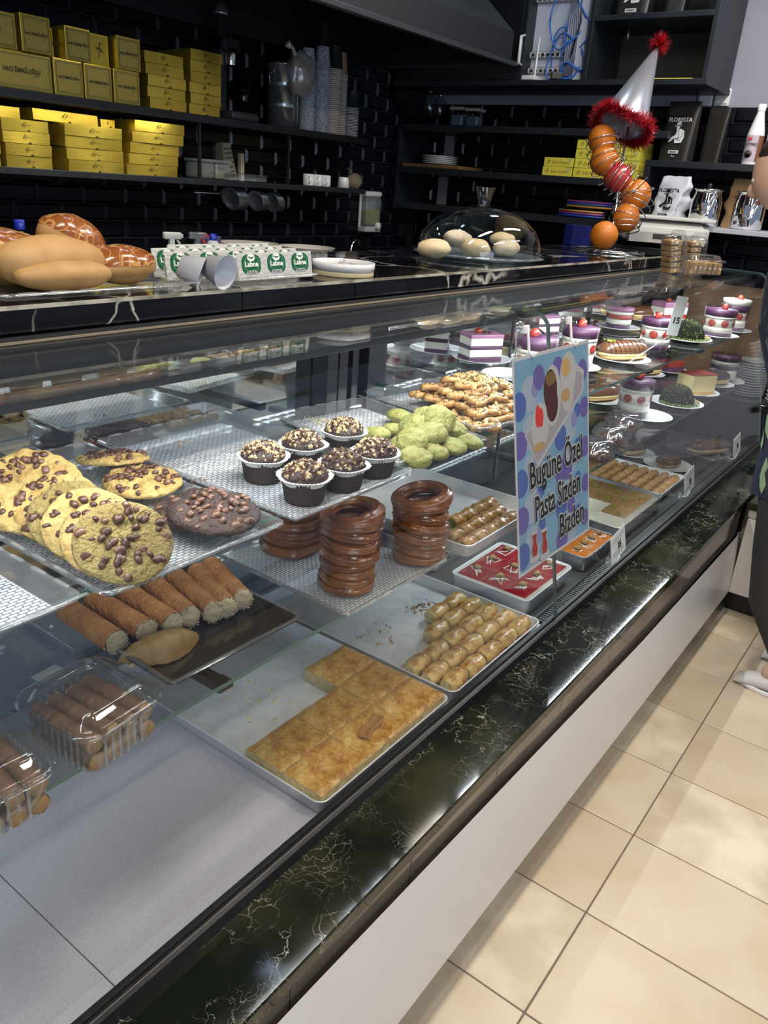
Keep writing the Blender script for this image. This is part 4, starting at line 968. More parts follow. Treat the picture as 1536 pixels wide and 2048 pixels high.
p = plate('white plate under the dark red and white cup, right end of the middle shelf', 1458, 750, ZM, .086)
trifle('dark red and white layered cup at the right end of the middle shelf', (p.x - .015, p.y), ZM, .043, .090, 3, 0, 1, [(0, .15, PURP), (.15, .48, CREAM), (.48, .62, PURP), (.62, .78, CREAM), (.78, .98, PURP)])
# round clamshells
def roundbox(label, u, v, z, R=.062):
    p = onz(u, v, z + .02); t = thing('round_box', label, 'box', (p.x, p.y, z), group='round clear boxes on the middle shelf')
    B().lathe([(0, .001), (R * .7, .001), (R * .78, .004), (R * .96, .030), (R * 1.05, .032)], 36).build('box_base', CLEAR, t)
    B().lathe([(R * 1.05, .033), (R * 1.0, .036), (R * .93, .050), (R * .7, .062), (R * .4, .066), (0, .067)], 36).build('lid', CLEAR, t)
    B().ball((0, 0, .016), (R * .80, R * .80, .022), 22, 12, amp=.25, fr=4).build('chocolate_pudding', DK, t); return t
roundbox('round clear box with dark dessert, frontmost of three, right beside the sign', 1192, 905, ZM)
roundbox('round clear box with dark dessert, middle of three', 1222, 875, ZM)
roundbox('round clear box with dark dessert, rearmost of three', 1246, 850, ZM)
# deck, right
p = plate('white plate with a chocolate striped cake, behind the cream puffs', 1265, 905, ZD, .085); eclair('chocolate striped pastry on the plate behind the cream puffs', (p.x - .02, p.y), ZD, -.4, .10, herb=False)
p = plate('white plate under the chocolate ring doughnut', 1335, 930, ZD, .090)
t = thing('doughnut', 'chocolate ring doughnut dusted green on a white plate', 'doughnut', (p.x, p.y, ZD + .007), (0, 0, -.3))
B().lathe([(.026 + .022 * math.cos(a), .018 + .018 * math.sin(a)) for a in [2 * PI * i / 16 for i in range(17)]], 36, sx=1.25).build('dough_ring', BUN, t)
B().lathe([(.026 + .0228 * math.cos(a), .0185 + .0188 * math.sin(a)) for a in [-.3 + (PI + .6) * i / 12 for i in range(13)]], 36, sx=1.25, wob=lambda a, j: 1 + .01 * math.sin(6 * a)).build('glaze', MILK, t)
f = lambda rd: (lambda a: ((1.25 * .026 * math.cos(a) + rd.gauss(0, .006), .026 * math.sin(a) + rd.gauss(0, .006), .038), rd.uniform(.5, 1)))(rd.uniform(1.6, 4.2)); crumbs(90, f, .002, 2, weights=(1, 0, 0)).build('pistachio_dust', PG, t, kind='stuff')
t = plastic_tray('clear plastic tray under the long eclair at the right end of the deck', 3.64, .83, .20, .26, -.2, z=ZD + .001, r=.03)
eclair('long eclair with pistachio stripe in a clear tray at the right end of the deck', (3.66, .80), ZD, -.55, .16)
t = plastic_tray('shallow black tray at the far right end of the deck', 3.70, 1.15, .24, .26, 0, z=ZD + .001, metal=BLKTRAY, h=.016, kind='black_tray')
# ------------------------------------------------------------------ on the marble counter
ZC = 1.3055
PL = plastic_tray('clear scalloped plastic platter under the bread buns', .760, 1.205, .36, .25, 0, z=ZC, h=.014, r=.03, base=CLEAR2, kind='platter')
BUNP = mat('bun_plain', (.50, .29, .11), .55, var=(.36, .19, .06), scale=12, bump=.25, bscale=60, tcut=(.40, .72))
def bunglaze(name):
    m = mat(name, (.30, .10, .025), .22, coat=.5, bump=.2, bscale=40); n, l = nt(m); b = n['Principled BSDF']
    tc = n.new('ShaderNodeTexCoord'); v = n.new('ShaderNodeTexVoronoi'); v.feature = 'DISTANCE_TO_EDGE'; v.inputs['Scale'].default_value = 26
    mp = n.new('ShaderNodeMapping'); mp.inputs['Scale'].default_value = (1, .28, 1); no = n.new('ShaderNodeTexNoise'); no.inputs['Scale'].default_value = 8
    mx = n.new('ShaderNodeMix'); mx.data_type = 'RGBA'; mx.blend_type = 'LINEAR_LIGHT'; mx.inputs[0].default_value = .14
    l.new(tc.outputs['Object'], no.inputs['Vector']); l.new(tc.outputs['Object'], mx.inputs[6]); l.new(no.outputs['Color'], mx.inputs[7]); l.new(mx.outputs[2], mp.inputs[0]); l.new(mp.outputs[0], v.inputs['Vector'])
    r = n.new('ShaderNodeValToRGB'); e = r.color_ramp.elements; e[0].position = .008; e[0].color = (.52, .28, .09, 1); e[1].position = .05; e[1].color = (.25, .075, .018, 1)
    l.new(v.outputs['Distance'], r.inputs[0]); l.new(r.outputs[0], b.inputs['Base Color']); return m
BUNG = bunglaze('bun_glazed')
def bun(label, c, r, rot, seed, glazed=True, seam=False):
    t = thing('bread_bun', label, 'bread', c, rot, 'bread buns on the platter')
    fn = (lambda d: 1 - .16 * math.exp(-((d.z - .15 + .35 * d.x * d.x) / .10) ** 2) * (1 if d.y < .3 else 0)) if seam else (lambda d: (1 if d.z > -.4 else .93))
    if seam: B().ball((0, .008, .004), (r[0], r[1], r[2] * .95), 36, 22, amp=.05, fr=1.5, seed=seed).ball((.004, -.022, -.016), (r[0] * .88, r[1] * .75, r[2] * .58), 36, 20, amp=.05, fr=1.5, seed=seed + 3).build('crumb_body', BUNP, t)
    else: B().ball((0, 0, 0), r, 36, 22, amp=.05, fr=1.5, seed=seed, fn=fn).build('crumb_body', BUNP, t)
    if glazed:
        b = B()
        def f(u, v):
            a = 2 * PI * u; e = .12 + .10 * noise.noise(Vector((math.cos(a) * 1.8, math.sin(a) * 1.8, seed))) + (PI / 2 - .12) * v; d = Vector((math.cos(e) * math.cos(a), math.cos(e) * math.sin(a), math.sin(e)))
            k = 1.012 * (1 + .05 * noise.noise(d * 1.5 + Vector((seed, seed * .7, 0)))) + .012 * math.sin(14 * d.x + 3 * d.y); return (d.x * r[0] * k, d.y * r[1] * k, d.z * r[2] * k)
        b.grid(f, 36, 14, closeu=True).build('egg_glaze', BUNG, t)
    return t
bun('large plain folded bun in front on the platter, its seam facing the camera', (.722, 1.165, ZC + .042), (.092, .050, .042), (-.12, 0, -.02), 1, False, True)
bun('glazed bun at the left edge behind the plain one', (.695, 1.272, ZC + .040), (.095, .060, .048), (0, .1, .1), 2)
bun('glazed twisted bun on top of the pile, tilted to the right', (.810, 1.245, ZC + .062), (.066, .048, .046), (.2, .45, .2), 3)
bun('low glazed bun at the right end of the platter', (.862, 1.185, ZC + .034), (.066, .046, .034), (0, 0, .1), 4)
# cheese tub tray
LT = plastic_tray('clear plastic tray holding the rows of small cheese tubs', 1.150, 1.245, .30, .27, 0, z=ZC, h=.012, r=.02, base=CLEAR, kind='clear_tray')
FOIL = mat('foil_lid', (.62, .62, .60), .38, .3, bump=.5, bscale=130); GREEN = mat('label_green', (.012, .11, .045), .35); LGRN = mat('label_light_green', (.10, .30, .13), .4); PRW = mat('print_white', (.80, .82, .80), .4)
txl = text_mesh('Labne', .0165, .0002, .0005, .85); txl.materials.clear(); txl.materials.append(PRW)
txp = text_mesh('Pınar', .0065, .0002, .0002, .85); txp.materials.clear(); txp.materials.append(GREEN)
lid = B().rbox(-.034, .034, -.0012, .0, 0, .062, .006).mesh('foil_lid', FOIL)
tub = B(); tub.add([(-.027, 0, .005), (.027, 0, .005), (.027, 0, .057), (-.027, 0, .057), (-.022, .020, .010), (.022, .020, .010), (.022, .020, .050), (-.022, .020, .050)], [(0, 1, 5, 4), (1, 2, 6, 5), (2, 3, 7, 6), (3, 0, 4, 7), (4, 5, 6, 7)]); tub = tub.mesh('tub_body', mat('tub_white', (.70, .72, .72), .35))
lb_ = [(x, z) for x, z in rrect(.048, .044, .016, 6)]
lbm = B().prism(lb_, 0, .0004).mesh('label', GREEN)
def arc(r0, r1, a0, a1, z, n=12):
    b = B(); vs = []; 
    for i in range(n + 1):
        a = a0 + (a1 - a0) * i / n; vs += [(r0 * math.cos(a), r0 * math.sin(a), z), (r1 * math.cos(a), r1 * math.sin(a), z)]
    return b.add(vs, [(2 * i, 2 * i + 1, 2 * i + 3, 2 * i + 2) for i in range(n)])
am = arc(.0178, .0195, -1.0, 1.2, .0006); am.T = Matrix.Rotation(PI, 4, 'Z'); 
a2 = arc(.0178, .0195, 1.2, -1.0, .0006); am.T = Matrix.Identity(4); am.add([(-x, y, z) for x, y, z in a2.v], a2.f); am = am.mesh('leaf_arc', LGRN)
logo = B().prism([(.010 * math.cos(a), .0085 * math.sin(a)) for a in [2 * PI * i / 20 for i in range(20)]], 0, .0003).mesh('logo_disc', PRW)
bar = B().box(-.013, .013, -.004, .004, 0, .0002)
barl = B(); [barl.box(-.012 + .0022 * i, -.012 + .0022 * i + (.0012 if i % 3 else .0007), -.0035, .0035, .0002, .0004) for i in range(11)]
bm_, blm = bar.mesh('barcode_patch', PRW), barl.mesh('barcode_bars', INK)
def tubthing(label, loc, rz, tilt=-.16):
    t = thing('cheese_tub', label, 'cheese', loc, (tilt, 0, rz), 'small cheese tubs on the clear tray', sc=(1.02, 1, .82))
    fl_ = put(lid, 'foil_lid', t); put(tub, 'tub_body', t)
    L_ = put(lbm, 'label', fl_, (0, -.0012, .036), (PI / 2, 0, 0))
    R = (PI / 2, 0, 0)
    put(am, 'leaf_arc', fl_, (0, -.0017, .036), R); put(logo, 'logo_disc', fl_, (0, -.0017, .051), R); put(txp, 'lettering', fl_, (0, -.0022, .051), R)
    put(txl, 'lettering', fl_, (0, -.0019, .036), R); put(bm_, 'barcode_patch', fl_, (0, -.0017, .018), R); put(blm, 'barcode_bars', fl_, (0, -.0019, .018), R)
    return t
rowl = ['front row', 'second row', 'third row', 'back row']
for j in range(4):
    for i in range(5):
        if j == 0 and i < 2: continue
        x = 1.110 + .0685 * (i - 2) + .012 * j + .004; y = 1.128 + .052 * j
        if i == 0 and j > 2: continue
        tubthing('white cheese tub with green round-cornered label, %s from the right in the %s' % (ordn(4 - i) if i < 4 else 'first', rowl[j]), (x, y, ZC + .004), -.03)
TUBC = mat('frosted_cup', (.48, .50, .56), .35)
for k, (x, y, rx, ry, rz) in enumerate([(.948, 1.140, 1.9, .3, .8), (.988, 1.112, 1.75, .5, .25)]):
    B().lathe([(0, .001), (.019, .001), (.030, .040), (.0315, .041), (.0290, .0395), (.0185, .003), (0, .003)], 28).build('plastic_cup', TUBC, None, (x, y, ZC + .036), (rx, ry, rz), label=['small frosted plastic cup tipped over, behind the other cup', 'small frosted plastic cup tipped over in front of the cheese tubs'][k], cat='cup', group='tipped frosted cups')
t = thing('bread_tray', 'shallow tray of pale yellow pastry behind the cheese tubs', 'tray', (.985, 1.42, ZC))
b = B(); rings(b, .20, .16, .02, [(0, .02), (.002, .022), (.010, .003)]); b.build('tray_body', PORC, t); B().rbox(-.085, .085, -.065, .065, .004, .016, .005).build('yellow_filling', mat('yellow_pastry', (.68, .55, .14), .6, var=(.6, .5, .3), scale=30), t)
# round plastic tub
c = ony(693, 548, 1.145); t = thing('round_tub', 'low round white plastic tub with crumpled foil inside', 'tub', (1.418, 1.152, ZC), sc=(1, 1, .78))
B().lathe([(0, .002), (.066, .002), (.067, 0), (.0675, .016), (.0690, .017), (.0695, .036), (.0680, .036), (.0665, .018), (.065, .004), (0, .004)], 48).build('tub_body', mat('translucent_white', (.62, .62, .64), .3), t)
B().lathe([(.0672, .0005), (.0677, .004), (.0677, .012), (.0675, .0125)], 48).build('yellowish_base', mat('yellowed', (.60, .50, .30), .4), t)
b = B().grid(lambda u, v: (-.045 + .075 * u, -.02 + .045 * v, .016 + .022 * abs(noise.noise(Vector((u * 7, v * 7, 3)))) + .008 * u), 14, 10); b.build('foil_wrapper', mat('crumpled_foil', (.55, .52, .48), .3, .5, bump=.6, bscale=90), t)
f = lambda rd: ((rd.uniform(-.05, .05), rd.uniform(-.05, .05), .008), rd.uniform(.7, 2)); crumbs(30, f, .004, 8, weights=(1, 0, 0)).build('foil_bits', mat('foil_bit', (.6, .62, .66), .3, .6), t, kind='stuff')

# cake dome
DG = glass('dome_glass', (.955, .965, .97), 0, .07); DX = [x for x in [2.0 + .01 * i for i in range(40)] if (lambda c: 768 + F * c.x / -c.z)(ROT.transposed() @ (Vector((x, 1.285, 1.32)) - CAM)) > 957][0]; DC = (DX, 1.285, ZC)
t = thing('cake_stand', 'glass cake plate with scalloped rim under the big glass dome', 'plate', DC, sc=(1.18, 1.12, 1))
B().lathe([(0, .004), (.06, .004), (.062, 0), (.14, .002), (.175, .010), (.178, .013), (.172, .013), (.14, .006), (0, .006)], 72, wob=lambda a, j: 1 + (.012 * math.cos(36 * a) if j in (4, 5, 6) else 0)).build('glass_plate', glass('plate_glass', (.86, .93, .96), .05, .12, haze=.12, hazecol=(.6, .75, .85)), t)
t = thing('glass_dome', 'large clear glass dome with flared knob covering pale cookies', 'dome', (DC[0], DC[1], ZC + .010), sc=(1.25, 1.18, 1.0))
B().lathe([(.160, 0), (.1605, .004), (.158, .030), (.150, .058), (.136, .082), (.114, .104), (.086, .122), (.054, .134), (.026, .139), (0, .140)], 64).build('dome_shell', DG, t)
B().lathe([(.162, 0), (.163, .003), (.1605, .006)], 64).build('dome_rim', CLEAR2, t)
B().lathe([(0, .140), (.017, .141), (.015, .146), (.0165, .160), (.025, .192), (.0255, .194), (.0235, .194), (.013, .158), (0, .156)], 36).build('dome_knob', DG, t)
PALE = mat('pale_cookie', (.62, .55, .42), .65, var=(.52, .43, .29), scale=16, bump=.3, bscale=90); YEL = mat('pale_cookie_warm', (.56, .44, .25), .65, var=(.62, .52, .33), scale=16, bump=.3, bscale=90)
for k, (u, v, z, rx, rz, m, lab) in enumerate([(868, 500, .030, .058, .026, YEL, 'pale oval cookie at the left under the glass dome'), (915, 487, .052, .050, .024, PALE, 'pale cookie resting on top of the others under the dome'), (950, 500, .030, .058, .026, YEL, 'warm beige cookie in the middle under the dome'), (1003, 495, .044, .048, .022, YEL, 'beige cookie at the back right under the dome'), (1012, 506, .026, .048, .024, PALE, 'smooth pale cookie at the front right under the dome')]):
    p = onz(u, v, ZC + z); p.y = max(1.16, min(1.32, p.y)); d = ray(u, v); p = ony(u, v, [1.24, 1.27, 1.225, 1.30, 1.23][k])
    B().ball((0, 0, 0), (rx * .92, .040, rz), 26, 14, amp=.10, fr=1.8, seed=k * 4).build('pale_cookie', m, None, (p.x, p.y, ZC + z + .008), (0, .12 * math.sin(k), -.2), label=lab, cat='cookie', group='pale cookies under the glass dome')

# fruit spiral stand
base = onz(1213, 503, ZC); t = thing('fruit_stand', 'tall spiral chrome wire fruit stand wearing a party hat', 'fruit stand', base)
FD = -(ROT.transposed() @ (base - CAM)).z
def ond(u, v, dd=0): return CAM + ray(u, v) * ((FD + dd) / F)
def L(u, v): return ond(u, v) - base
TZ = (ROT @ Vector((0, 0, -1)))
for k, r in enumerate((.150, .122)): B().tube([(r * math.cos(a), r * math.sin(a), .004 + .004 * k) for a in [2 * PI * i / 40 for i in range(40)]], .0025, 6, closed=True).build('base_ring', CHROME, t)
B().tube([(-.15, 0, .004), (.15, 0, .004)], .0025, 6).tube([(0, -.15, .004), (0, .15, .004)], .0025, 6).build('base_cross', CHROME, t)
pole = [L(1217, 497), L(1228, 440), L(1237, 380), L(1244, 330), L(1250, 285), L(1256, 255)]
B().tube(pole, .0055, 8).build('pole', CHROME, t)
path = [L(*p) for p in [(1246, 462), (1250, 440), (1266, 412), (1272, 392), (1256, 372), (1235, 354), (1216, 334), (1207, 306), (1204, 276)]]
def cr(P, s):
    n = len(P) - 1; x = s * n; i = min(int(x), n - 1); f = x - i; p0 = P[max(i - 1, 0)]; p1_ = P[i]; p2 = P[i + 1]; p3 = P[min(i + 2, n)]
    return .5 * ((2 * p1_) + (-p0 + p2) * f + (2 * p0 - 5 * p1_ + 4 * p2 - p3) * f * f + (-p0 + 3 * p1_ - 3 * p2 + p3) * f ** 3)
pts = []; NT = 17
for i in range(NT * 18 + 1):
    s = i / (NT * 18); c = cr(path, s); tn = (cr(path, min(1, s + .02)) - cr(path, max(0, s - .02))).normalized(); n1 = tn.cross(TZ).normalized(); n2 = tn.cross(n1); a = 2 * PI * NT * s
    r = .073 * (.85 + .15 * math.sin(PI * s)); pts.append(c + (n1 * math.cos(a) + n2 * math.sin(a)) * r)
B().tube(pts, .0022, 6).build('wire_spiral', CHROME, t)
ORG = mat('orange_peel', (.62, .19, .012), .38, bump=.5, bscale=320, var=(.52, .14, .010), scale=12, coat=.15); POM = mat('pomegranate_skin', (.36, .022, .040), .3, coat=.3, var=(.42, .10, .03), scale=9, tcut=(.5, .8))
def orange(label, u, v, R, seed):
    p = ond(u, v); o = B().ball((0, 0, 0), (R, R, R * .95), 30, 18, amp=.03, fr=1.5, seed=seed).build('orange', ORG, None, p, (seed, .6 * seed, 0), label=label, cat='fruit', group='oranges on the spiral stand')
    B().lathe([(0, .001), (.007, .001), (.005, .003), (0, .003)], 8).build('stem_scar', mat('stem_green', (.10, .09, .02), .6), o, (0, 0, R * .93)); return o
orange('topmost orange on the spiral stand, under the red tinsel', 1204, 280, .058, 1)
orange('second orange from the top, above the pomegranate', 1209, 321, .059, 2)
orange('orange below the pomegranate, at the right of the spiral', 1272, 390, .060, 3)
orange('orange in the lower bend of the spiral', 1252, 436, .056, 5)
p = ond(1208, 470, -.10); p.z = ZC + .010 + .054
o = B().ball((0, 0, 0), (.054, .054, .054), 30, 18, amp=.03, fr=1.5, seed=8).build('orange', ORG, None, (p.x, p.y, p.z), (.9, .3, 0), label='small orange at the foot of the spiral stand, resting on the base', cat='fruit', group='oranges on the spiral stand'); B().lathe([(0, .001), (.004, .001), (.003, .003), (0, .003)], 8).build('stem_scar', MATS['stem_green'], o, (0, 0, .052))
p = ond(1235, 356); o = B().ball((0, 0, 0), (.058, .058, .054), 30, 18, amp=.05, fr=1.8, seed=4).build('pomegranate', POM, None, p, (0, .95, -.5), label='red pomegranate in the middle of the spiral stand', cat='fruit')
b = B()
for k in range(6): a = k * PI / 3; b.at((.011 * math.cos(a), .011 * math.sin(a), .052), (0, .5, a)).add([(0, -.008, 0), (0, .008, 0), (.003, 0, .026), (.005, 0, 0)], [(0, 1, 2), (1, 3, 2), (3, 0, 2)])
b.build('crown', mat('crown_red', (.22, .04, .03), .6), o)
# hat
tip = ond(1318, 88); bl = ond(1197, 232); br = ond(1292, 268); ctr = (bl + br) / 2; ax = (tip - ctr); Hh = ax.length; Rh = (br - bl).length / 2 * .98
h = thing('party_hat', 'silver cone party hat trimmed with red tinsel on top of the fruit stand', 'hat', ctr, frame_rot(ax))
SILV = mat('silver_foil', (.72, .75, .80), .28, .82, bump=.12, bscale=14, var=(.62, .68, .80), scale=8)
B().lathe([(Rh, 0), (.003, Hh), (0, Hh)], 40).lathe([(Rh - .001, .001), (.002, Hh - .004)], 40).build('cone', SILV, h)
TIN = mat('red_tinsel', (.62, .025, .045), .25, .35)
def tinsel(centers, R, n, seed, Lr=.016):
    rd = random.Random(seed); b = B(); b.T = Matrix.Identity(4)
    for i in range(n):
        c = Vector(centers(rd)); d = Vector((rd.gauss(0, 1), rd.gauss(0, 1), rd.gauss(0, 1))).normalized(); s = d.orthogonal().normalized() * .0015; e = d * Lr * rd.uniform(.6, 1.2); k = d.cross(s) * 1.2
        b.add([c - s, c + s, c + e + s * .6 + k, c + e - s * .6 + k], [(0, 1, 2, 3)])
    return b
tinsel(lambda rd: (rd.gauss(0, .002), rd.gauss(0, .002), Hh + rd.gauss(0, .002)), 0, 900, 1, .044).build('tinsel_pompom', TIN, h, kind='stuff')
tinsel(lambda rd: (lambda a: ((Rh + .008) * math.cos(a) + rd.gauss(0, .005), (Rh + .008) * math.sin(a) + rd.gauss(0, .005), -.002 + .010 * math.sin(3 * a) + rd.gauss(0, .006)))(rd.random() * 2 * PI), 0, 5200, 2, .034).build('tinsel_brim', TIN, h, kind='stuff')

# scale and blue box beyond the counter
p = ony(1345, 460, 1.35)
sx, sy = 3.93, 1.16
t = thing('weighing_scale', 'white digital weighing scale with flat top plate behind the fruit stand', 'scale', (3.86, 1.27, 1.318), (0, 0, math.radians(-62)), sc=(1.25, 1.1, 1.08))
SCW = mat('scale_shell', (.48, .48, .46), .4)
B().rbox(-.15, .15, -.13, .14, .025, .085, .012, k=2).build('scale_body', SCW, t)
b = B().prism([(-.16, .02), (.0, .02), (.0, .10), (-.03, .105), (-.16, .06)], -.13, .13); me = b.mesh('display_housing', SCW)
for v in me.vertices: a, c_, d = v.co; v.co = (d, a - .02, c_)
put(me, 'display_housing', t, (0, 0, 0))
B().rbox(-.17, .17, -.10, .18, .108, .122, .004).build('weighing_plate', mat('plate_grey', (.55, .55, .53), .3), t)
B().rbox(-.05, .05, -.1815, -.1795, .035, .055, .001).build('display_window', mat('lcd_dark', (.05, .055, .055), .15), t)
for s in (-1, 1): B().at((s * .11, -.05, 0)).lathe([(0, 0), (.014, 0), (.014, .026), (0, .026)], 14).build('rubber_foot', BLACKM, t)
SB = B().rbox(3.635, 4.02, 1.10, 1.52, 1.2630, 1.3175, .003); SB.build('side_cupboard', BLACK, None, label='low black stand carrying the weighing scale at the end of the counter', cat='stand')
q = ony(1190, 470, 1.50); B().rbox(-.05, .05, -.03, .03, 0, .085, .002).build('blue_carton', mat('blue_card', (.010, .014, .16), .45), None, (3.44, 1.49, ZC), (0, 0, -.5), label='small dark blue carton behind the fruit stand', cat='box')
# almond cookie boxes on the glass top
ALM = mat('almond_slice', (.50, .33, .13), .6, var=(.30, .15, .05), scale=55, bump=.6, bscale=80); NUT = mat('almond_white', (.72, .62, .45), .5)
def nutbox(label, loc, rot, w=.145, l=.105, h=.05):
    t = clamshell(label, loc[0], loc[1], loc[2], w, l, h, rot[2], flap=False, name='cookie_box'); t.rotation_euler = rot
    for k in range(6):
        x = -w / 2 + .022 + k * .0205
        s = B().rbox(x, x + .017, -l / 2 + .014, l / 2 - .014, .004, h - .004, .003).build('almond_biscuit', ALM, t)
        B().at((x - .0002 + .0085, -l / 2 + .0135, h * .5), (0, .4 * k, 0)).ball((0, 0, 0), (.004, .0012, .008), 10, 6).build('almond', NUT, s)
    return t
TG = 1.2595
nutbox('clear box of almond biscuits lying flat on the case top at the far end', (3.28, .900, TG), (0, 0, -.75))
nutbox('clear box of almond biscuits standing upright on its side, left of the flat box', (3.235, 1.03, TG + .062), (0, 1.40, -.75))
nutbox('clear box of biscuits standing upright between the other two', (3.335, .985, TG + .062), (0, 1.52, -.75))
# brown board and crockery beyond the case
B().rbox(-.20, .22, -.012, .012, 0, .50, .003).build('brown_panel', BROWNP, None, (4.27, 1.02, ZE + .0005), (0, 0, -1.45), label='plain brown cardboard panel standing beyond the end of the case', cat='cardboard')
for k in range(14):
    B().lathe([(0, .002), (.06, .002), (.075, .010), (.078, .011), (.076, .013), (.06, .005), (0, .005)], 30).build('plate', PORC, None, (4.20, onx(1505, 792, 4.20).y + .03, ZE + .0005 + .0125 * k), label='white plate, %s from the bottom of the tall stack beyond the case end' % ordn(k), cat='plate', group='plates stacked beyond the case end')
for s in range(2):
    for k in range(16):
        B().lathe([(0, .0), (.030, .0), (.036, .016), (.040, .017), (.040, .019), (.034, .017), (.029, .003), (0, .003)], 22).build('foam_cup', WHITE, None, (4.13 + .0 * s, .66, ZE + .0005 + .0185 * k) if s == 0 else (4.30, .655, ZE + .0005 + .0185 * k), label='white foam cup, %s from the bottom of the %s column beyond the case' % (ordn(k), ['nearer', 'farther'][s]), cat='cup', group='%s column of white foam cups' % ['nearer', 'farther'][s])
# ------------------------------------------------------------------ gold cartons on the wall shelf
def goldmat(name, lattice, frame=None):
    m = mat(name, (.66, .50, .075), .34, .88, bump=.45 if not lattice else 0, bscale=11); n, l = nt(m); b = n['Principled BSDF']
    tc = n.new('ShaderNodeTexCoord')
    if lattice:
        mp = n.new('ShaderNodeMapping'); mp.inputs['Rotation'].default_value = (0, PI / 4, 0); l.new(tc.outputs['Object'], mp.inputs[0])
        sx = n.new('ShaderNodeSeparateXYZ'); l.new(mp.outputs[0], sx.inputs[0]); outs = []
        for ax in ('X', 'Z'):
            a = n.new('ShaderNodeMath'); a.operation = 'PINGPONG'; a.inputs[1].default_value = .0055; l.new(sx.outputs[ax], a.inputs[0])
            c = n.new('ShaderNodeMath'); c.operation = 'LESS_THAN'; c.inputs[1].default_value = .0005; l.new(a.outputs[0], c.inputs[0]); outs.append(c)
        mx = n.new('ShaderNodeMath'); mx.operation = 'MAXIMUM'; l.new(outs[0].outputs[0], mx.inputs[0]); l.new(outs[1].outputs[0], mx.inputs[1])
        f = n.new('ShaderNodeMix'); f.data_type = 'RGBA'; f.inputs[6].default_value = (.46, .37, .09, 1); f.inputs[7].default_value = (.56, .47, .15, 1); l.new(mx.outputs[0], f.inputs[0]); l.new(f.outputs[2], b.inputs['Base Color'])
        r = n.new('ShaderNodeMapRange'); r.inputs[3].default_value = .48; r.inputs[4].default_value = .22; l.new(mx.outputs[0], r.inputs[0]); l.new(r.outputs[0], b.inputs['Roughness'])
    return m
GOLD = goldmat('gold_foil_card', False); GOLDL = goldmat('gold_lattice_card', True)
GINK = mat('dark_print', (.035, .028, .01), .5); GEDGE = mat('gold_edge', (.70, .60, .30), .25, .9)
def names_mesh(size, xs):
    me = text_mesh('HACI İSMAİLOĞLU', size, .0002, size * .03, xs); me.materials.clear(); me.materials.append(GINK); return me
nm_big, nm_small = names_mesh(.0190, .80), names_mesh(.0115, .80)
def upright_box(label, x0, x1, z0, z1, y, big=False, yaw=0, grp='gold lattice cartons standing on the upper shelf'):
    w = x1 - x0; h = z1 - z0; t = thing('gold_carton', label, 'box', ((x0 + x1) / 2, y, z0), (0, 0, yaw), grp)
    B().rbox(-w / 2, w / 2, 0, .07, 0, h, .002).build('carton_body', GOLD, t)
    f = B().rbox(-w / 2 + .004, w / 2 - .004, -.0016, .0, .004, h - .004, .0008).build('front_panel', GOLDL, t)
    b = B()
    for a in (.008, .011): b.box(-w / 2 + a, w / 2 - a, -.0022, -.0016, a, a + .0008).box(-w / 2 + a, w / 2 - a, -.0022, -.0016, h - a - .0008, h - a).box(-w / 2 + a, -w / 2 + a + .0008, -.0022, -.0016, a, h - a).box(w / 2 - a - .0008, w / 2 - a, -.0022, -.0016, a, h - a)
    b.build('printed_border', GINK, f)
    put(nm_big if big else nm_small, 'lettering', f, (0, -.0024, h * .50), (PI / 2, 0, 0))
    text('DAN 1956', .0042 if big else .003, GINK, f, (w * .24, -.0022, h * .40), (PI / 2, 0, 0), depth=.0001)
    return t
ZA = 1.7005; Y1 = 2.735
upright_box('wide gold carton with large black name lettering, lower row at the left picture edge', 1.535, 1.752, ZA, ZA + .110, Y1, True)
lab = ['small square gold carton right of the wide one, lower row', 'small square gold carton in the middle of the lower row', 'small square gold carton at the right end of the lower row']
for k, (a, c) in enumerate([(1.760, 1.872), (1.878, 1.990), (1.998, 2.112)]): upright_box(lab[k], a, c, ZA, ZA + .111, Y1)
upright_box('gold carton cut off by the left picture edge in the upper row', 1.40, 1.640, ZA + .112, ZA + .215, Y1 + .004, True)
upright_box('small gold carton second from the left in the upper row, pushed to the front', 1.650, 1.757, ZA + .112, ZA + .222, Y1 - .006)
upright_box('gold carton set back behind its neighbour in the upper row', 1.759, 1.800, ZA + .112, ZA + .205, Y1 + .05)
upright_box('small gold carton in the middle of the upper row beside the plain one', 1.812, 1.912, ZA + .112, ZA + .214, Y1)
t = thing('gold_carton', 'plain gold carton with a dark stick-like mark, turned sideways in the upper row', 'box', (1.965, Y1 + .03, ZA + .112)); B().rbox(-.042, .042, 0, .09, 0, .100, .003).build('carton_body', GOLD, t)
b = B()
for a, c in (((-.012, .06), (.012, .045)), ((-.002, .025), (.004, .075)), ((.012, .075), (-.010, .050)), ((.004, .06), (.018, .045))): b.tube([(a[0], -.0006, a[1]), (c[0], -.0006, c[1])], .0012, 5)
b.build('printed_mark', GINK, t)
upright_box('small gold carton at the right end of the upper row', 2.018, 2.122, ZA + .112, ZA + .218, Y1)
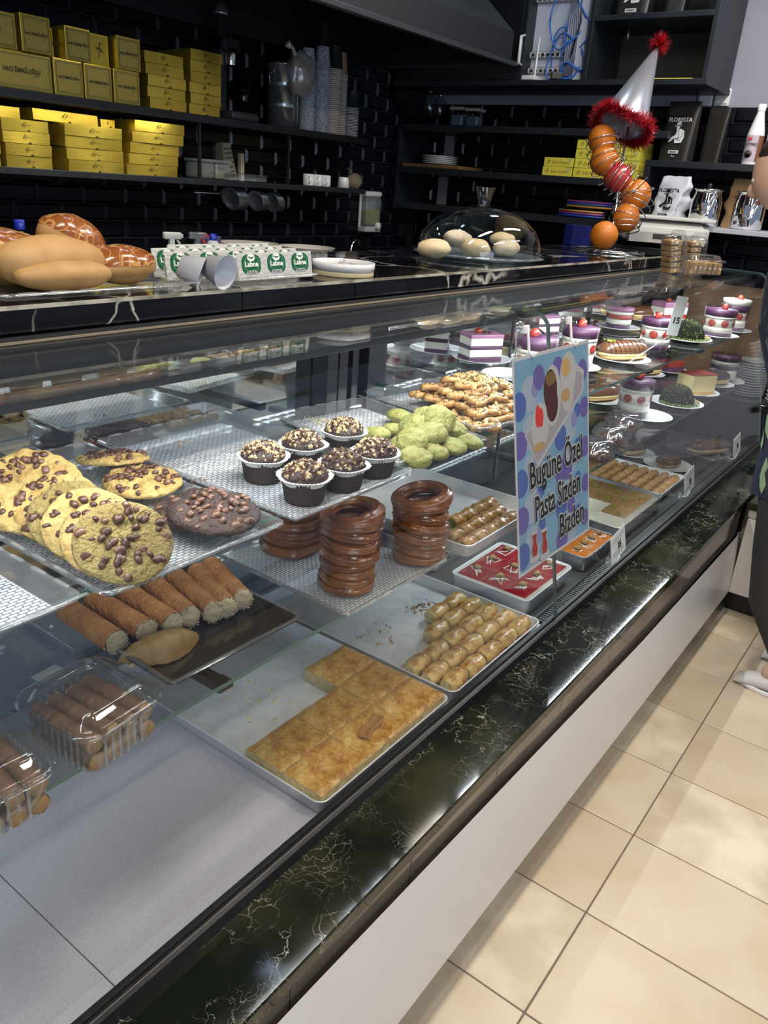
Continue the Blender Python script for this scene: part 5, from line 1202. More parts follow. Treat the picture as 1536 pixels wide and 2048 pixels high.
# flat cartons
lt = B(); lt.tube([(-.012, 0, -.006), (-.009, 0, .003), (-.003, 0, .010)], .0009, 4).tube([(-.006, 0, -.008), (-.001, 0, .002), (.003, 0, .009)], .0006, 4).tube([(-.013, 0, .0), (.0, 0, .0015), (.004, 0, -.001), (.008, 0, .001), (.012, 0, -.001), (.018, 0, 0)], .0005, 4)
ltm = lt.mesh('script_mark', GINK)
tabm = B().prism([(.0055 * math.cos(a), .0055 * math.sin(a)) for a in [PI * i / 10 for i in range(11)]], 0, .0005); tabm = tabm.mesh('thumb_notch', GINK)
def flat_mesh(w, h, seed):
    b = B(); rd = random.Random(seed); k = [rd.uniform(-.002, .002) for _ in range(8)]; d = .19
    fl = [(-w / 2, 0, 0), (w / 2, 0, 0), (w / 2 + k[0], k[1], h), (-w / 2 + k[2], k[3], h), (-w / 2, d, 0), (w / 2, d, 0), (w / 2 + k[4], d, h), (-w / 2 + k[5], d, h)]
    b.grid(lambda u, v: (-w / 2 + w * u + (k[2] * (1 - u) + k[0] * u) * v, -.0018 * math.sin(PI * u) * (1 - v) + .0012 * math.sin(5 * u + seed) * v, h * v), 8, 3, sm=False)
    b.add(fl, [(4, 7, 6, 5), (0, 3, 7, 4), (1, 5, 6, 2), (0, 4, 5, 1), (3, 2, 6, 7)]); return b.mesh('flat_gold_carton', GOLD)
fms = {}
def flat_box(label, x0, x1, z0, z1, y, grp, yaw=0, seed=0):
    w = x1 - x0; h = z1 - z0; key = (round(w, 2), round(h, 3), seed % 3)
    if key not in fms: fms[key] = flat_mesh(w, h, seed)
    t = put(fms[key], 'flat_gold_carton', None, ((x0 + x1) / 2, y, z0), (0, 0, yaw), label, 'box', grp)
    put(ltm, 'script_mark', t, (.0, -.0028, h * .55), sc=(w / .17, 1, h / .038)); put(tabm, 'thumb_notch', t, (.01, -.0030, 0), (PI / 2, 0, 0)); return t
def tower(x0, x1, z0, n, h, y, desc, seed=0, drift=0):
    for k in range(n):
        j = random.uniform(-.004, .004) + drift * k
        flat_box('flat gold carton, %s of the %s' % ('bottom one' if k == 0 else ('topmost' if k == n - 1 else ordn(k) + ' from the bottom'), desc), x0 + j, x1 + j, z0 + k * h, z0 + (k + 1) * h - .0012, y + random.uniform(-.004, .004), 'flat gold cartons in the ' + desc, random.uniform(-.02, .02), seed + k).rotation_euler.x = random.uniform(-.02, .035)
tower(2.155, 2.335, ZA, 5, .0385, 2.74, 'left tower on the upper shelf', 1, -.002)
tower(2.355, 2.515, ZA, 6, .0385, 2.74, 'right tower on the upper shelf', 2, .0015)
t = flat_box('gold carton lying behind and above the left tower on the upper shelf', 2.16, 2.30, ZA, ZA + .20, 2.95, 'gold cartons at the back', 0, 9)
ZB = 1.4615
tower(1.36, 1.540, ZB, 4, .0375, 2.735, 'leftmost lower tower at the picture edge', 3)
tower(1.555, 1.722, ZB, 4, .0375, 2.735, 'second tower on the lower shelf', 4)
tower(1.785, 2.020, ZB, 4, .0385, 2.735, 'third tower on the lower shelf', 5)
tower(2.035, 2.275, ZB, 5, .0385, 2.735, 'right tower on the lower shelf', 6, .010)
flat_box('loose gold carton pushed in on top of the leftmost lower towers', 1.48, 1.655, ZB + .151, ZB + .185, 2.79, 'loose gold cartons under the upper shelf', 0, 7)
flat_box('loose gold carton resting on top of the third lower tower', 1.70, 1.965, ZB + .155, ZB + .190, 2.79, 'loose gold cartons under the upper shelf', .05, 8)
flat_box('short loose gold carton wedged beside the right lower tower', 1.98, 2.04, ZB + .155, ZB + .182, 2.80, 'loose gold cartons under the upper shelf', 0, 9)

# ------------------------------------------------------------------ other things on the wall shelf
t = thing('mixer', 'dark drink mixer machine with glass beaker next to the gold towers', 'machine', (2.66, 2.80, ZA))
B().rbox(-.075, .085, -.06, .08, 0, .035, .012, k=2).build('machine_base', mat('machine_dark', (.05, .05, .055), .25), t)
B().rbox(-.07, -.03, .02, .07, .03, .40, .006).rbox(-.07, .03, .0, .07, .26, .31, .006).build('machine_column', BLACK, t)
B().at((-.02, .01, .0)).lathe([(.022, .21), (.024, .265), (.028, .27), (.028, .255)], 20).build('steel_collar', CHROME, t)
B().at((.045, 0, .08)).lathe([(0, 0), (.018, 0), (.032, .09), (.034, .09), (.020, -.001)], 24).build('beaker', glass('smoked_glass', (.55, .58, .6), .02, .08), t)
B().at((-.045, .04, 0)).lathe([(.008, .31), (.008, .46), (.03, .40), (.034, .39), (.008, .39)], 14).build('stirring_head', STEEL, t)
t = thing('steel_container', 'tall polished steel container of three stacked sections', 'container', (ony(565, 250, 2.80).x, 2.80, ZA), sc=(.9, .9, 1))
for k in range(3):
    B().lathe([(0, k * .085 + .002), (.078, k * .085 + .002), (.078, k * .085 + .080), (.081, k * .085 + .082), (.081, k * .085 + .0855), (0, k * .085 + .0855)], 40).build('steel_section', mat('bright_steel', (.78, .79, .82), .22, .9), t)
for s in (-1, 1): B().tube([(s * .080, 0, .17), (s * .098, 0, .175), (s * .098, 0, .21), (s * .080, 0, .215)], .003, 6).build('side_clip', STEEL, t)
t = thing('bread_bag', 'tied clear plastic bag of bread rolls hanging in front of the paper cups', 'bag', ony(603, 150, 2.70))
B().ball((0, 0, 0), (.078, .050, .092), 30, 20, amp=.22, fr=2.2, seed=3).build('bag_film', glass('bag_film', (.80, .82, .84), .18, .10, haze=.30, hazecol=(.75, .76, .78)), t)
B().tube([(-.045, 0, .070), (-.065, -.005, .095), (-.080, 0, .100), (-.095, 0, .108)], [.012, .006, .012, .016], 10).build('bag_knot', glass('bag_knot', (.8, .82, .84), .2, .12, haze=.5), t)
for k, (x, z, r) in enumerate([(.02, -.02, .045), (-.03, -.045, .034), (-.02, .03, .035), (.035, .04, .025)]): B().ball((x, 0, z), (r, r * .8, r * 1.1), 18, 12, amp=.1).build('bread_roll', BUNP, t)
# paper cups: white speckled, brown, striped
CW = mat('cup_white_speckled', (.62, .64, .70), .6, var=(.18, .20, .26), scale=160, tcut=(.50, .62)); CBR = mat('cup_kraft', (.56, .38, .27), .6, var=(.42, .27, .18), scale=40); CBK = mat('cup_black_print', (.03, .035, .04), .5); CDK = mat('cup_black', (.03, .04, .04), .45)
def cupmesh(R, H, m, band=None, inv=True, rim=WHITE):
    b = B(); r = R * .74
    if inv: b.lathe([(0, H), (r, H), (r, H - .001), (R, .003), (R + .002, .0025), (R + .002, 0), (R - .001, 0)], 26)
    b2 = B().lathe([(R, .0035), (R + .0022, .003), (R + .0022, .0), (R - .001, 0)], 26)
    return b.mesh('paper_cup', m), b2.mesh('rim', rim)
def cupstack(x, y, n, R, H, pitch, m, desc, top=None, rim=WHITE, toplabel=None):
    cm, rm_ = cupmesh(R, H, m, rim=rim)
    for k in range(n):
        last = k == n - 1
        me = cm
        if last and top: me = cupmesh(R, H, top, rim=rim)[0]
        t = put(me, 'paper_cup', None, (x + random.uniform(-.0008, .0008), y, ZA + k * pitch), (0, 0, random.random() * 6), '%s, %s' % (desc[0], toplabel if last and toplabel else ('topmost' if last else (ordn(k) + ' from the bottom' if k < 20 else 'among the upper cups'))) if (last or k < 0) else desc[0], 'cup', desc[1])
        if pitch > .006: put(rm_, 'rim', t)
cupstack(3.045, 2.86, 24, .033, .085, .0062, CBK, ('kraft and black striped paper cup behind the bread bag', 'cups stacked behind the bread bag'))
cupstack(3.115, 2.80, 48, .036, .09, .0054, CW, ('speckled white paper cup in the left white stack', 'left stack of speckled cups'), toplabel='topmost')
cupstack(3.215, 2.80, 50, .040, .10, .0054, CW, ('speckled white paper cup in the tall middle stack', 'middle stack of speckled cups'), toplabel='topmost')
cupstack(3.29, 2.79, 35, .042, .10, .0082, CBR, ('kraft paper cup in the stack topped by a black cup', 'kraft cups, left stack'), CBK, toplabel='black printed one on top')
cupstack(3.372, 2.82, 34, .038, .10, .0080, CBR, ('kraft paper cup in the stack topped by a brown cup', 'kraft cups, right stack'), toplabel='brown one on top')
cupstack(3.440, 2.79, 20, .033, .08, .0068, CDK, ('small dark paper cup in the short right-end stack', 'dark cups at the right end of the shelf'), toplabel='dark one on top')
t = put(cupmesh(.033, .10, CBK)[0], 'paper_cup', None, (3.215, 2.80, ZA + 49 * .0054 + .1005), (0, 0, 0), 'black printed paper cup balanced on top of the middle speckled stack', 'cup')
# lower shelf small goods
TUBF = glass('tub_frosted', (.75, .80, .82), .1, .1, haze=.25, hazecol=(.5, .55, .58))
for k, (x, m, l_) in enumerate([(ony(400, 340, 2.80).x, mat('brown_spice', (.14, .07, .03), .7), 'small lidded plastic tub with brown contents right of the gold cartons'), (ony(437, 340, 2.80).x - .01, mat('yellow_spice', (.24, .22, .02), .7), 'small lidded plastic tub with yellow-green contents beside the upright')]):
    t = thing('plastic_tub', l_, 'tub', (x, 2.80, ZB)); B().rbox(-.045, .045, -.045, .045, .0, .065, .012, k=2).build('tub_body', TUBF, t); B().rbox(-.047, .047, -.047, .047, .065, .078, .004).build('tub_lid', TUBF, t); B().rbox(-.040, .040, -.040, .040, .003, .038, .008).build('contents', m, t)
t = thing('box_grater', 'steel box grater with round holes leaning on the lower shelf', 'grater', (ony(452, 330, 2.84).x, 2.84, ZB), (0, -.10, .15))
b = B().add([(-.035, -.02, .15), (.02, -.02, .15), (.045, -.03, 0), (-.04, -.03, 0), (-.03, .02, .15), (.02, .02, .15), (.045, .03, 0), (-.04, .03, 0)], [(0, 3, 2, 1), (4, 5, 6, 7), (0, 4, 7, 3), (1, 2, 6, 5)]); b.build('grater_body', mat('grater_steel', (.55, .54, .45), .3, .7), t)
b = B()
for r in range(7):
    for c in range(4): b.at((-.026 + c * .0155 + (.005 if r % 2 else 0), -.0235 - .0013 * (6 - r), .018 + r * .0185), (PI / 2, 0, 0)).lathe([(0, .0005), (.0038, .0005), (.0042, 0)], 8)
b.build('grater_holes', INK, t, kind='stuff')
t = thing('brush', 'narrow pale scrubbing brush standing beside the grater', 'brush', (ony(482, 330, 2.82).x, 2.82, ZB)); B().rbox(-.011, .011, -.012, .012, .03, .115, .004).build('brush_back', mat('wood_pale', (.40, .33, .24), .6), t); B().rbox(-.008, .012, -.010, .010, .0, .03, .002).build('bristles', WHITE, t)
t = thing('clear_tray', 'long low clear plastic tray at the foot of the grater', 'tray', (ony(482, 350, 2.785).x, 2.785, ZB)); b = B(); rings(b, .26, .09, .012, [(0, .028), (.002, .030), (.006, .003)]); b.build('tray_body', TUBF, t)
def mug(label, x, y, R=.026, H=.05, handle=True, rz=0):
    t = thing('mug', label, 'mug', (x, y, ZB), (0, 0, rz), 'white mugs on the lower wall shelf')
    B().lathe([(0, 0), (R * .92, 0), (R, .004), (R, H), (R - .002, H), (R - .002, .006), (0, .006)], 28).build('mug_body', PORC, t)
    if handle: B().tube([(-R, 0, H * .8), (-R - .012, 0, H * .75), (-R - .015, 0, H * .45), (-R - .008, 0, H * .22), (-R, 0, H * .2)], .003, 8).build('mug_handle', PORC, t)
for k in range(3): mug('white mug with handle, %s of three on the lower wall shelf' % ['leftmost', 'middle', 'rightmost'][k], ony(617, 360, 2.77).x + .062 * k, 2.77, .027, .052, True, .9)
t = thing('cup', 'single white cup upside down near the right end of the lower wall shelf', 'cup', (ony(687, 360, 2.77).x, 2.77, ZB)); B().lathe([(0, .05), (.022, .05), (.026, .045), (.032, 0), (.030, 0)], 26).build('cup_body', PORC, t)
B().ball((0, 0, .036), (.050, .035, .042), 24, 16, amp=.2, fr=2, seed=2).at((-.03, 0, .078), (0, -.5, 0)).lathe([(.012, 0), (.006, .012), (.012, .022)], 10).build('cloth_sack', mat('sack_cloth', (.17, .14, .09), .9, bump=.6, bscale=80), None, (ony(707, 360, 2.81).x, 2.81, ZB - .003), label='small tied grey-brown sack behind the upturned cup', cat='sack')
# steel lids/pans hanging below
for k, (x, R, n, y) in enumerate([(2.76, .052, 10, 2.93), (2.90, .048, 7, 2.91), (3.01, .047, 7, 2.91)]):
    for q in range(n):
        B().lathe([(0, .006), (R * .6, .006), (R * .8, 0), (R, -.002), (R + .001, -.001), (R * .82, .002), (R * .62, .008), (0, .008)], 30).build('steel_bowl', MATS['bright_steel'], None, (x - .030 + .0105 * q, y + .004 * q - .02, 1.382 - .004 * k), (0, PI / 2 - .35, .2), label='small steel bowl stacked sideways, %s from the left in the %s bundle under the shelf' % (ordn(q), ['left', 'middle', 'right'][k]), cat='bowl', group='steel bowls hanging under the shelf, ' + ['left', 'middle', 'right'][k] + ' bundle')
SR = thing('utensil_rail', 'thin steel rail fixed to the tiles carrying the bundles of steel bowls', 'rail', (2.85, 2.99, 1.40)); B().tube([(-.28, -.02, 0), (.28, -.02, 0)], .004, 8).build('rail_rod', STEEL, SR); [B().tube([(x, -.02, 0), (x, .012, 0)], .004, 8).build('rail_bracket', STEEL, SR) for x in (-.27, .27)]
# soap dispenser
p = ony(748, 455, 2.95); t = thing('soap_dispenser', 'wall soap dispenser with clear tank of yellow-green liquid', 'dispenser', (3.86, 3.00, 1.235), (0, 0, -.0))
B().rbox(-.060, .085, -.060, 0, .185, .215, .012, k=2).rbox(-.060, .085, -.015, 0, .0, .20, .004).build('dispenser_back', WHITE, t)
B().rbox(-.056, .080, -.058, -.016, .02, .185, .008, k=2).build('clear_tank', TUBF, t); B().rbox(-.052, .076, -.054, -.018, .04, .115, .006).build('yellow_soap', mat('yellow_soap', (.42, .42, .02), .2), t)
B().rbox(-.06, .085, -.060, -.0, -.005, .025, .006).build('dispenser_foot', mat('grey_clear', (.5, .52, .52), .3), t); B().at((.045, -.062, .03), (PI / 2, 0, 0)).lathe([(0, .018), (.018, .018), (.020, .014), (.020, 0)], 20).build('push_button', WHITE, t)
# on the back worktop
ZW = 1.0405
def spray(label, x, y, m, trig, H=.16):
    t = thing('spray_bottle', label, 'bottle', (x, y, ZW), (0, 0, -.3))
    B().lathe([(0, 0), (.036, 0), (.038, .01), (.036, .09), (.018, .135), (.014, .145), (.014, .16), (0, .16)], 22).build('bottle_body', m, t)
    B().rbox(-.030, .042, -.012, .012, .195, .222, .006, k=2).rbox(-.008, .014, -.011, .011, .158, .20, .004).build('spray_head', m if trig is None else TUBF, t)
    B().tube([(.020, 0, .20), (.036, 0, .18), (.036, 0, .160), (.042, 0, .152)], .005, 8).rbox(.036, .050, -.008, .008, .200, .216, .003).build('trigger', trig or m, t)
    B().lathe([(.017, .150), (.018, .170), (.012, .176)], 18).build('collar', trig or WHITE, t); return t
FW = mat('frosted_white', (.60, .63, .64), .4)
spray('white frosted spray bottle on the back worktop behind the cheese tubs', 2.14, 2.62, FW, None)
spray('clear spray bottle with red trigger on the back worktop', 2.27, 2.62, TUBF, mat('red_plastic', (.55, .03, .02), .35))
t = thing('bottle', 'small white bottle with dark blue cap next to the red spray bottle', 'bottle', (2.36, 2.62, ZW)); B().lathe([(0, 0), (.032, 0), (.033, .16), (.02, .185), (.012, .19), (0, .19)], 22).build('bottle_body', FW, t); B().lathe([(.014, .188), (.015, .215), (0, .216)], 16).build('cap', mat('blue_cap', (.01, .03, .45), .35), t)
t = thing('bottle', 'clear water bottle with bright blue cap behind the bread buns', 'bottle', (1.515, 2.62, ZW)); B().lathe([(0, 0), (.046, 0), (.047, .15), (.040, .185), (.015, .225), (.014, .235), (0, .235)], 26).build('bottle_body', glass('water_bottle', (.55, .62, .68), .03, .12), t); B().lathe([(.016, .232), (.017, .262), (0, .263)], 16).build('cap', MATS['blue_cap'], t)
def bowl(label, x, y, R, z=ZW, H=.15):
    B().lathe([(0, 0), (R * .7, 0), (R * .92, H * .8), (R, H), (R + .004, H + .003), (R - .004, H), (R * .86, H * .7), (R * .66, .006), (0, .006)], 48).build('plastic_basin', mat('basin_white', (.62, .60, .54), .4), None, (x, y, z), label=label, cat='basin', group='white basins on the back worktop')
bowl('wide white basin on the back worktop, partly behind the other basin', 2.66, 2.72, .14, H=.165); bowl('white basin nearer the camera on the back worktop', 2.83, 2.52, .125, H=.165)
t = thing('tap', 'bent chrome tap over the back worktop below the soap dispenser', 'tap', (3.50, 2.80, ZW)); B().tube([(0, 0, 0), (0, 0, .10), (.01, 0, .145), (.04, 0, .165), (.07, 0, .150), (.08, 0, .12)], .010, 12).build('spout', CHROME, t); B().lathe([(0, 0), (.022, 0), (.020, .02), (.012, .03)], 18).build('tap_base', CHROME, t)
B().rbox(-.05, .05, -.03, .03, 0, .19, .006).build('carton', mat('purple_card', (.10, .08, .22), .5), None, (2.50, 2.80, ZW), (0, 0, .2), label='low dark violet-edged carton behind the cheese tubs', cat='box')
# ------------------------------------------------------------------ things on the far wall
YEL2 = mat('yellow_card', (.74, .66, .07), .5); YINK = mat('brown_print', (.42, .25, .04), .5)
ymk = text_mesh('Sade Kadayıf', .024, .0002, 0, .9, shear=.4); ymk.materials.clear(); ymk.materials.append(YINK)
sw = B(); pts = [(.010 * math.cos(a) * (1 - a / 12), .010 * math.sin(a) * (1 - a / 14), 0) for a in [i * .45 for i in range(18)]]; sw.tube(pts, .0008, 5); swm = sw.mesh('swirl_logo', GINK)
def ybox(label, y0, y1, z, h=.043):
    L_ = abs(y0 - y1); t = thing('yellow_carton', label, 'box', (4.20, (y0 + y1) / 2, z), (0, 0, -PI / 2 + random.uniform(-.02, .02)), 'yellow cartons on the open shelving')
    bx = B().rbox(-L_ / 2, L_ / 2, -.085, .085, 0, h, .002).build('carton_body', YEL2, t)
    put(swm, 'swirl_logo', bx, (-L_ * .33, -.0858, h * .5), (PI / 2, 0, 0)); put(ymk, 'lettering', bx, (.012, -.0858, h * .5), (PI / 2, 0, 0), sc=.9)
    B().add([(L_ * .30, -.0856, h - .002), (L_ * .48, -.0856, h - .002), (L_ * .34, -.0856, h * .25)], [(0, 1, 2)]).build('tape_flap', mat('tape', (.55, .58, .20), .3), bx)
ZY = 1.5955
ybox('yellow carton at the bottom left of the pile', 2.035, 1.870, ZY); ybox('yellow carton on top of the left pair', 2.030, 1.866, ZY + .044)
for k in range(4): ybox('yellow carton in the middle pile beside the fruit stand, %s' % ['bottom one', 'second from the bottom', 'third from the bottom', 'topmost'][k], 1.860, 1.690, ZY + .044 * k)
for k in range(4): ybox('yellow carton in the right pile behind the fruit stand, %s' % ['bottom one', 'second from the bottom', 'third from the bottom', 'topmost'][k], 1.684, 1.525, ZY + .044 * k)
t = B().rbox(-.20, .20, -.13, .13, 0, .020, .006).build('wooden_board', mat('wood_brown', (.22, .12, .05), .55, var=(.15, .08, .03), scale=8), None, (4.24, 2.74, ZY), (0, 0, PI / 2), label='round-cornered brown wooden board under the stacked white plates', cat='board')
for k in range(5): B().lathe([(0, .002), (.07, .002), (.105, .008), (.108, .010), (.105, .011), (.07, .005), (0, .005)], 40).build('plate', PORC, None, (4.24, 2.76, ZY + .0205 + .0095 * k), label='white plate on the wooden board, %s' % ['bottom of the pile', 'second from the bottom', 'middle of the pile', 'second from the top', 'top of the pile'][k], cat='plate', group='plates stacked on the wooden board')
B().rbox(-.03, .03, -.01, .01, 0, .188, .002).build('grey_plank', mat('plank_grey', (.26, .24, .27), .6, var=(.18, .16, .18), scale=12), RS, (4.36, 2.78, 1.596), (0, 0, PI / 2)); B().rbox(-.03, .03, -.01, .01, 0, .158, .002).build('grey_plank', MATS['plank_grey'], RS, (4.36, 2.80, 1.4025), (0, 0, PI / 2))
JAR = glass('jar_glass', (.80, .86, .88), .02, .12)
ZJ = 1.8205
for k, (y, R, H) in enumerate([(2.87, .04, .17), (2.80, .035, .15), (2.66, .042, .085), (2.56, .042, .080)]):
    t = thing('glass_jar', ['tall glass jar with steel knob at the left end of the top shelf', 'second tall glass jar beside the knobbed one', 'square glass jar with pale lid on the top shelf', 'square glass jar with pale lid, right of its twin'][k], 'jar', (4.25, y, ZJ))
    if k < 2: B().lathe([(0, 0), (R, 0), (R, H * .85), (R * .5, H), (0, H)], 24).build('jar_body', JAR, t); B().lathe([(0, H), (.012, H), (.014, H + .02), (0, H + .022)], 14).build('knob', CHROME, t)
    else: B().rbox(-R, R, -R, R, 0, H, .006, k=2).build('jar_body', JAR, t); B().rbox(-R - .002, R + .002, -R - .002, R + .002, H, H + .016, .003).build('jar_lid', mat('lid_cream', (.5, .48, .42), .5), t); B().rbox(-R * .8, R * .8, -R * .8, R * .8, .003, H * .7, .004).build('jar_contents', mat('blue_grey_fill', (.22, .28, .36), .6), t)
SC_ = [(.02, .08, .45), (.02, .30, .08), (.30, .06, .30), (.02, .25, .35), (.55, .30, .05), (.03, .12, .50)]
for k in range(2):
    t = thing('straw_bag', ['clear bag of green, purple and orange straws, upper one', 'clear bag of blue and green straws, lower one'][k], 'straws', (4.17, 1.76 + .04 * k, 1.4025 + (.048 if k == 0 else .001)), (0, 0, PI / 2 + (.1 if k == 0 else 0)), 'bags of drinking straws')
    for i in range(5):
        for j in range(3): B().tube([(-.12, -.022 + .011 * i, .007 + .012 * j), (.12, -.022 + .011 * i, .007 + .012 * j)], .005, 8).build('straw', mat('straw_%d' % ((i + 2 * j + 3 * k) % 6), SC_[(j * 2 + 3 * k + (i > 2)) % 6], .35), t)
    B().ball((0, 0, .020), (.155, .032, .024), 24, 12, amp=.1, fr=3, fn=lambda d: .85 + .15 * math.cos(d.x * 2)).build('bag_film', CLEAR, t)
# electrical cabinet
EW = mat('panel_white', (.66, .70, .82), .5)
t = thing('electrical_panel', 'white electrical distribution panel with breaker rows in the upper cabinet', 'electrical panel', (4.10, 2.035, 2.026))
B().rbox(-.012, .010, -.165, .155, 0, .82, .003).build('panel_plate', EW, t); B().rbox(-.055, -.012, -.165, -.125, 0, .82, .003).build('panel_frame', mat('frame_white', (.66, .68, .76), .45), t)
for r, (z, y0, n) in enumerate([(.045, -.09, 9), (.115, -.09, 9), (.355, -.04, 7)]):
    B().rbox(-.020, -.012, y0 - .012, y0 + n * .027 + .008, z - .016, z + .022, .002).build('breaker_strip', mat('strip_grey', (.38, .39, .42), .5), t)
    for i in range(n): k = B().rbox(-.034, -.020, y0 + i * .027, y0 + i * .027 + .020, z - .010, z + .014, .002).box(-.040, -.034, y0 + i * .027 + .005, y0 + i * .027 + .015, z - .004, z + .008, 1).build('breaker', [mat('breaker_white', (.6, .6, .62), .4), INK], t)
B().rbox(-.014, -.010, -.10, -.04, .34, .42, .002).build('open_slot', mat('slot_dark', (.10, .10, .09), .6), t)
B().rbox(-.02, -.011, -.13, .10, .70, .82, .002).build('top_window', mat('slot_dark', (.10, .10, .09), .6), t)
BLU = mat('blue_cable', (.03, .16, .62), .4); GRYC = mat('grey_cable', (.30, .32, .42), .5)
t = thing('cable_bundle', 'tangle of blue and grey network cables hanging in the upper cabinet', 'cables', (4.05, 1.915, 2.026))
rd = random.Random(4)
for k in range(7):
    c = (rd.uniform(-.04, .03), rd.uniform(-.02, .06)); R = rd.uniform(.055, .095); zc = rd.uniform(.06, .30) if k > 1 else .04
    B().tube([(c[0] * .4 + .015 * math.sin(3 * a + k), c[1] + R * math.cos(a), max(.006, zc + (R * 1.3 if k > 1 else .02) * math.sin(a) + .02 * math.sin(2 * a))) for a in [2 * PI * i / 30 for i in range(31)]], .0038, 6).build('blue_cable', BLU, t)
for k in range(6): B().tube([(.01 * k - .03, -.02 - .006 * k, .80), (.01 * k - .03, .015 - .008 * k, .55), (.01 * k - .03, .005 + .01 * k, .38), (0, -.01 + .012 * k, .2), (.01, .0 + .01 * k, .02)], .006, 6).build('grey_cable', GRYC, t)
B().tube([(0, 0, .6), (.0, .03, .4), (-.02, -.02, .25), (0, .02, .1)], .004, 6).build('black_cable', BLACK, t)
t = thing('router', 'small white router with upright antenna on the cabinet floor', 'router', (4.05, 2.14, 2.0255)); B().rbox(-.04, .04, -.045, .045, 0, .022, .006, k=2).build('router_body', WHITE, t); B().at((-.02, -.035, .02), (0, .02, 0)).lathe([(0, 0), (.007, 0), (.006, .02), (.0045, .17), (0, .172)], 10).build('antenna', WHITE, t)
B().rbox(-.035, .035, -.03, .03, 0, .035, .006).build('power_adapter', BLACK, None, (4.045, 1.99, 2.0255), (0, 0, .5), label='black power adapter lying among the blue cables', cat='adapter')
def coffee_bag(label, loc, rz, w, h, d, body, ink, crumple=.0, name='coffee_bag', txt=True, tilt=0):
    t = thing(name, label, 'coffee bag', loc, (tilt, 0, rz)); b = B()
    def f(u, v):
        a = 2 * PI * u; k = (1 - v) ** .8; x = math.copysign(min(1, abs(math.cos(a)) * 1.35), math.cos(a)) * w / 2; y = math.copysign(min(1, abs(math.sin(a)) * 1.2), math.sin(a)) * (d / 2) * (.06 + .94 * k ** .7)
        nn = noise.noise(Vector((x * 22, y * 22, v * 5 + w))) * crumple; return (x * (1 + nn * 2 - .06 * (1 - v)), y + nn * .05, h * v + nn * .03 * v)
    b.grid(f, 32, 18, closeu=True); bag = b.build('bag_body', body, t)
    if txt:
        y = -d / 2 * .72
        R = (PI / 2 - .10, 0, 0); s = w / .15
        yy = lambda z: -(d / 2) * (.06 + .94 * (1 - z / h) ** .56) - .0025
        text('FLORESTA', .024 * s, ink, bag, (0, yy(h * .69), h * .69), (PI / 2 - .12, 0, 0), bold=.0004)
        hz = h * .43; q = B().at((0, yy(hz) - .001, hz), (-.14, 0, 0), (s, 1, s))
        q.add([(-.022, 0, .040), (.014, 0, .046), (.016, 0, .043), (-.020, 0, .036)], [(0, 1, 2, 3)]).add([(-.012, 0, .044), (-.009, 0, .058), (.006, 0, .060), (.010, 0, .048)], [(0, 1, 2, 3)])   # hat
        q.add([(-.010, -.0002, .038), (.006, -.0002, .042), (.004, -.0002, .024), (-.006, -.0002, .022)], [(0, 1, 2, 3)])
        q.add([(-.004, -.0001, .022), (.012, -.0001, .030), (.032, -.0001, .020), (.036, -.0001, -.008), (.028, -.0001, -.030), (-.004, -.0001, -.032), (-.010, -.0001, -.010)], [tuple(range(7))])
        q.add([(-.010, -.0003, .002), (-.030, -.0003, -.012), (-.038, -.0003, -.026), (-.030, -.0003, -.028), (-.008, -.0003, -.014)], [tuple(range(5))])
        q.build('farmer_print', ink, bag)
        q = B().at((0, yy(hz) - .0016, hz), (-.14, 0, 0), (s, 1, s)); alt = body
        for P in ([(.004, 0, .024), (.010, 0, 0), (.006, 0, -.020)], [(.026, 0, .016), (.024, 0, -.004), (.010, 0, -.010), (-.016, 0, -.012)], [(-.020, 0, -.018), (0, 0, -.014), (.020, 0, -.020)], [(-.020, 0, .037), (.0, 0, .042), (.014, 0, .044)]): q.tube(P, .0011, 4)
        q.build('print_lines', alt, bag)
        zz = h * .16; B().at((0, yy(zz) - .001, zz), (-.06, 0, 0), (s, 1, s)).box(-.024, .024, 0, .001, -.007, .007).build('print_badge', ink, bag)
        text('ESPRESSO', .008 * s, alt, bag, (0, yy(zz) - .0022, zz), (PI / 2 - .06, 0, 0)); text('1000 g', .007 * s, ink, bag, (0, yy(h * .09), h * .09), (PI / 2 - .06, 0, 0))
    return t
BAGK = mat('bag_black', (.022, .020, .018), .38, bump=.3, bscale=14); BAGW = mat('bag_white', (.62, .64, .72), .35, bump=.4, bscale=16); KRAFT = mat('kraft_paper', (.36, .22, .10), .7, bump=.4, bscale=30)
PW = mat('print_grey_white', (.70, .72, .74), .5)
coffee_bag('black coffee bag with white farmer print standing on the coffee shelf', (4.18, 1.37, 1.6905), -PI / 2 - .12, .155, .262, .085, BAGK, PW)
coffee_bag('second black coffee bag half hidden behind the printed one', (4.30, 1.24, 1.6905), -PI / 2 - .12, .10, .25, .06, BAGK, PW, txt=False)
coffee_bag('white coffee bag with dark farmer print, folded top, on the steel shelf', (4.02, 1.30, 1.4185), -PI / 2 - .30, .150, .205, .10, BAGW, INK, .25)
coffee_bag('brown kraft bag standing between the two steel jugs', (4.20, 1.02, 1.4185), -PI / 2 - .1, .150, .215, .08, KRAFT, INK, .2, name='kraft_bag', txt=False)
coffee_bag('brown kraft bag behind the right steel jug, cut by the picture edge', (4.20, .78, 1.4185), -PI / 2 - .1, .150, .215, .08, KRAFT, INK, .2, name='kraft_bag', txt=False)
text('ORMAN', .02, INK, bpy.data.objects['kraft_bag'], (0, -.030, .135), (PI / 2 - .2, 0, 0))
coffee_bag('black bag on the shelf inside the upper cabinet, cut by the picture top', (4.18, 1.70, 2.2885), -PI / 2, .17, .24, .10, BAGK, PW)
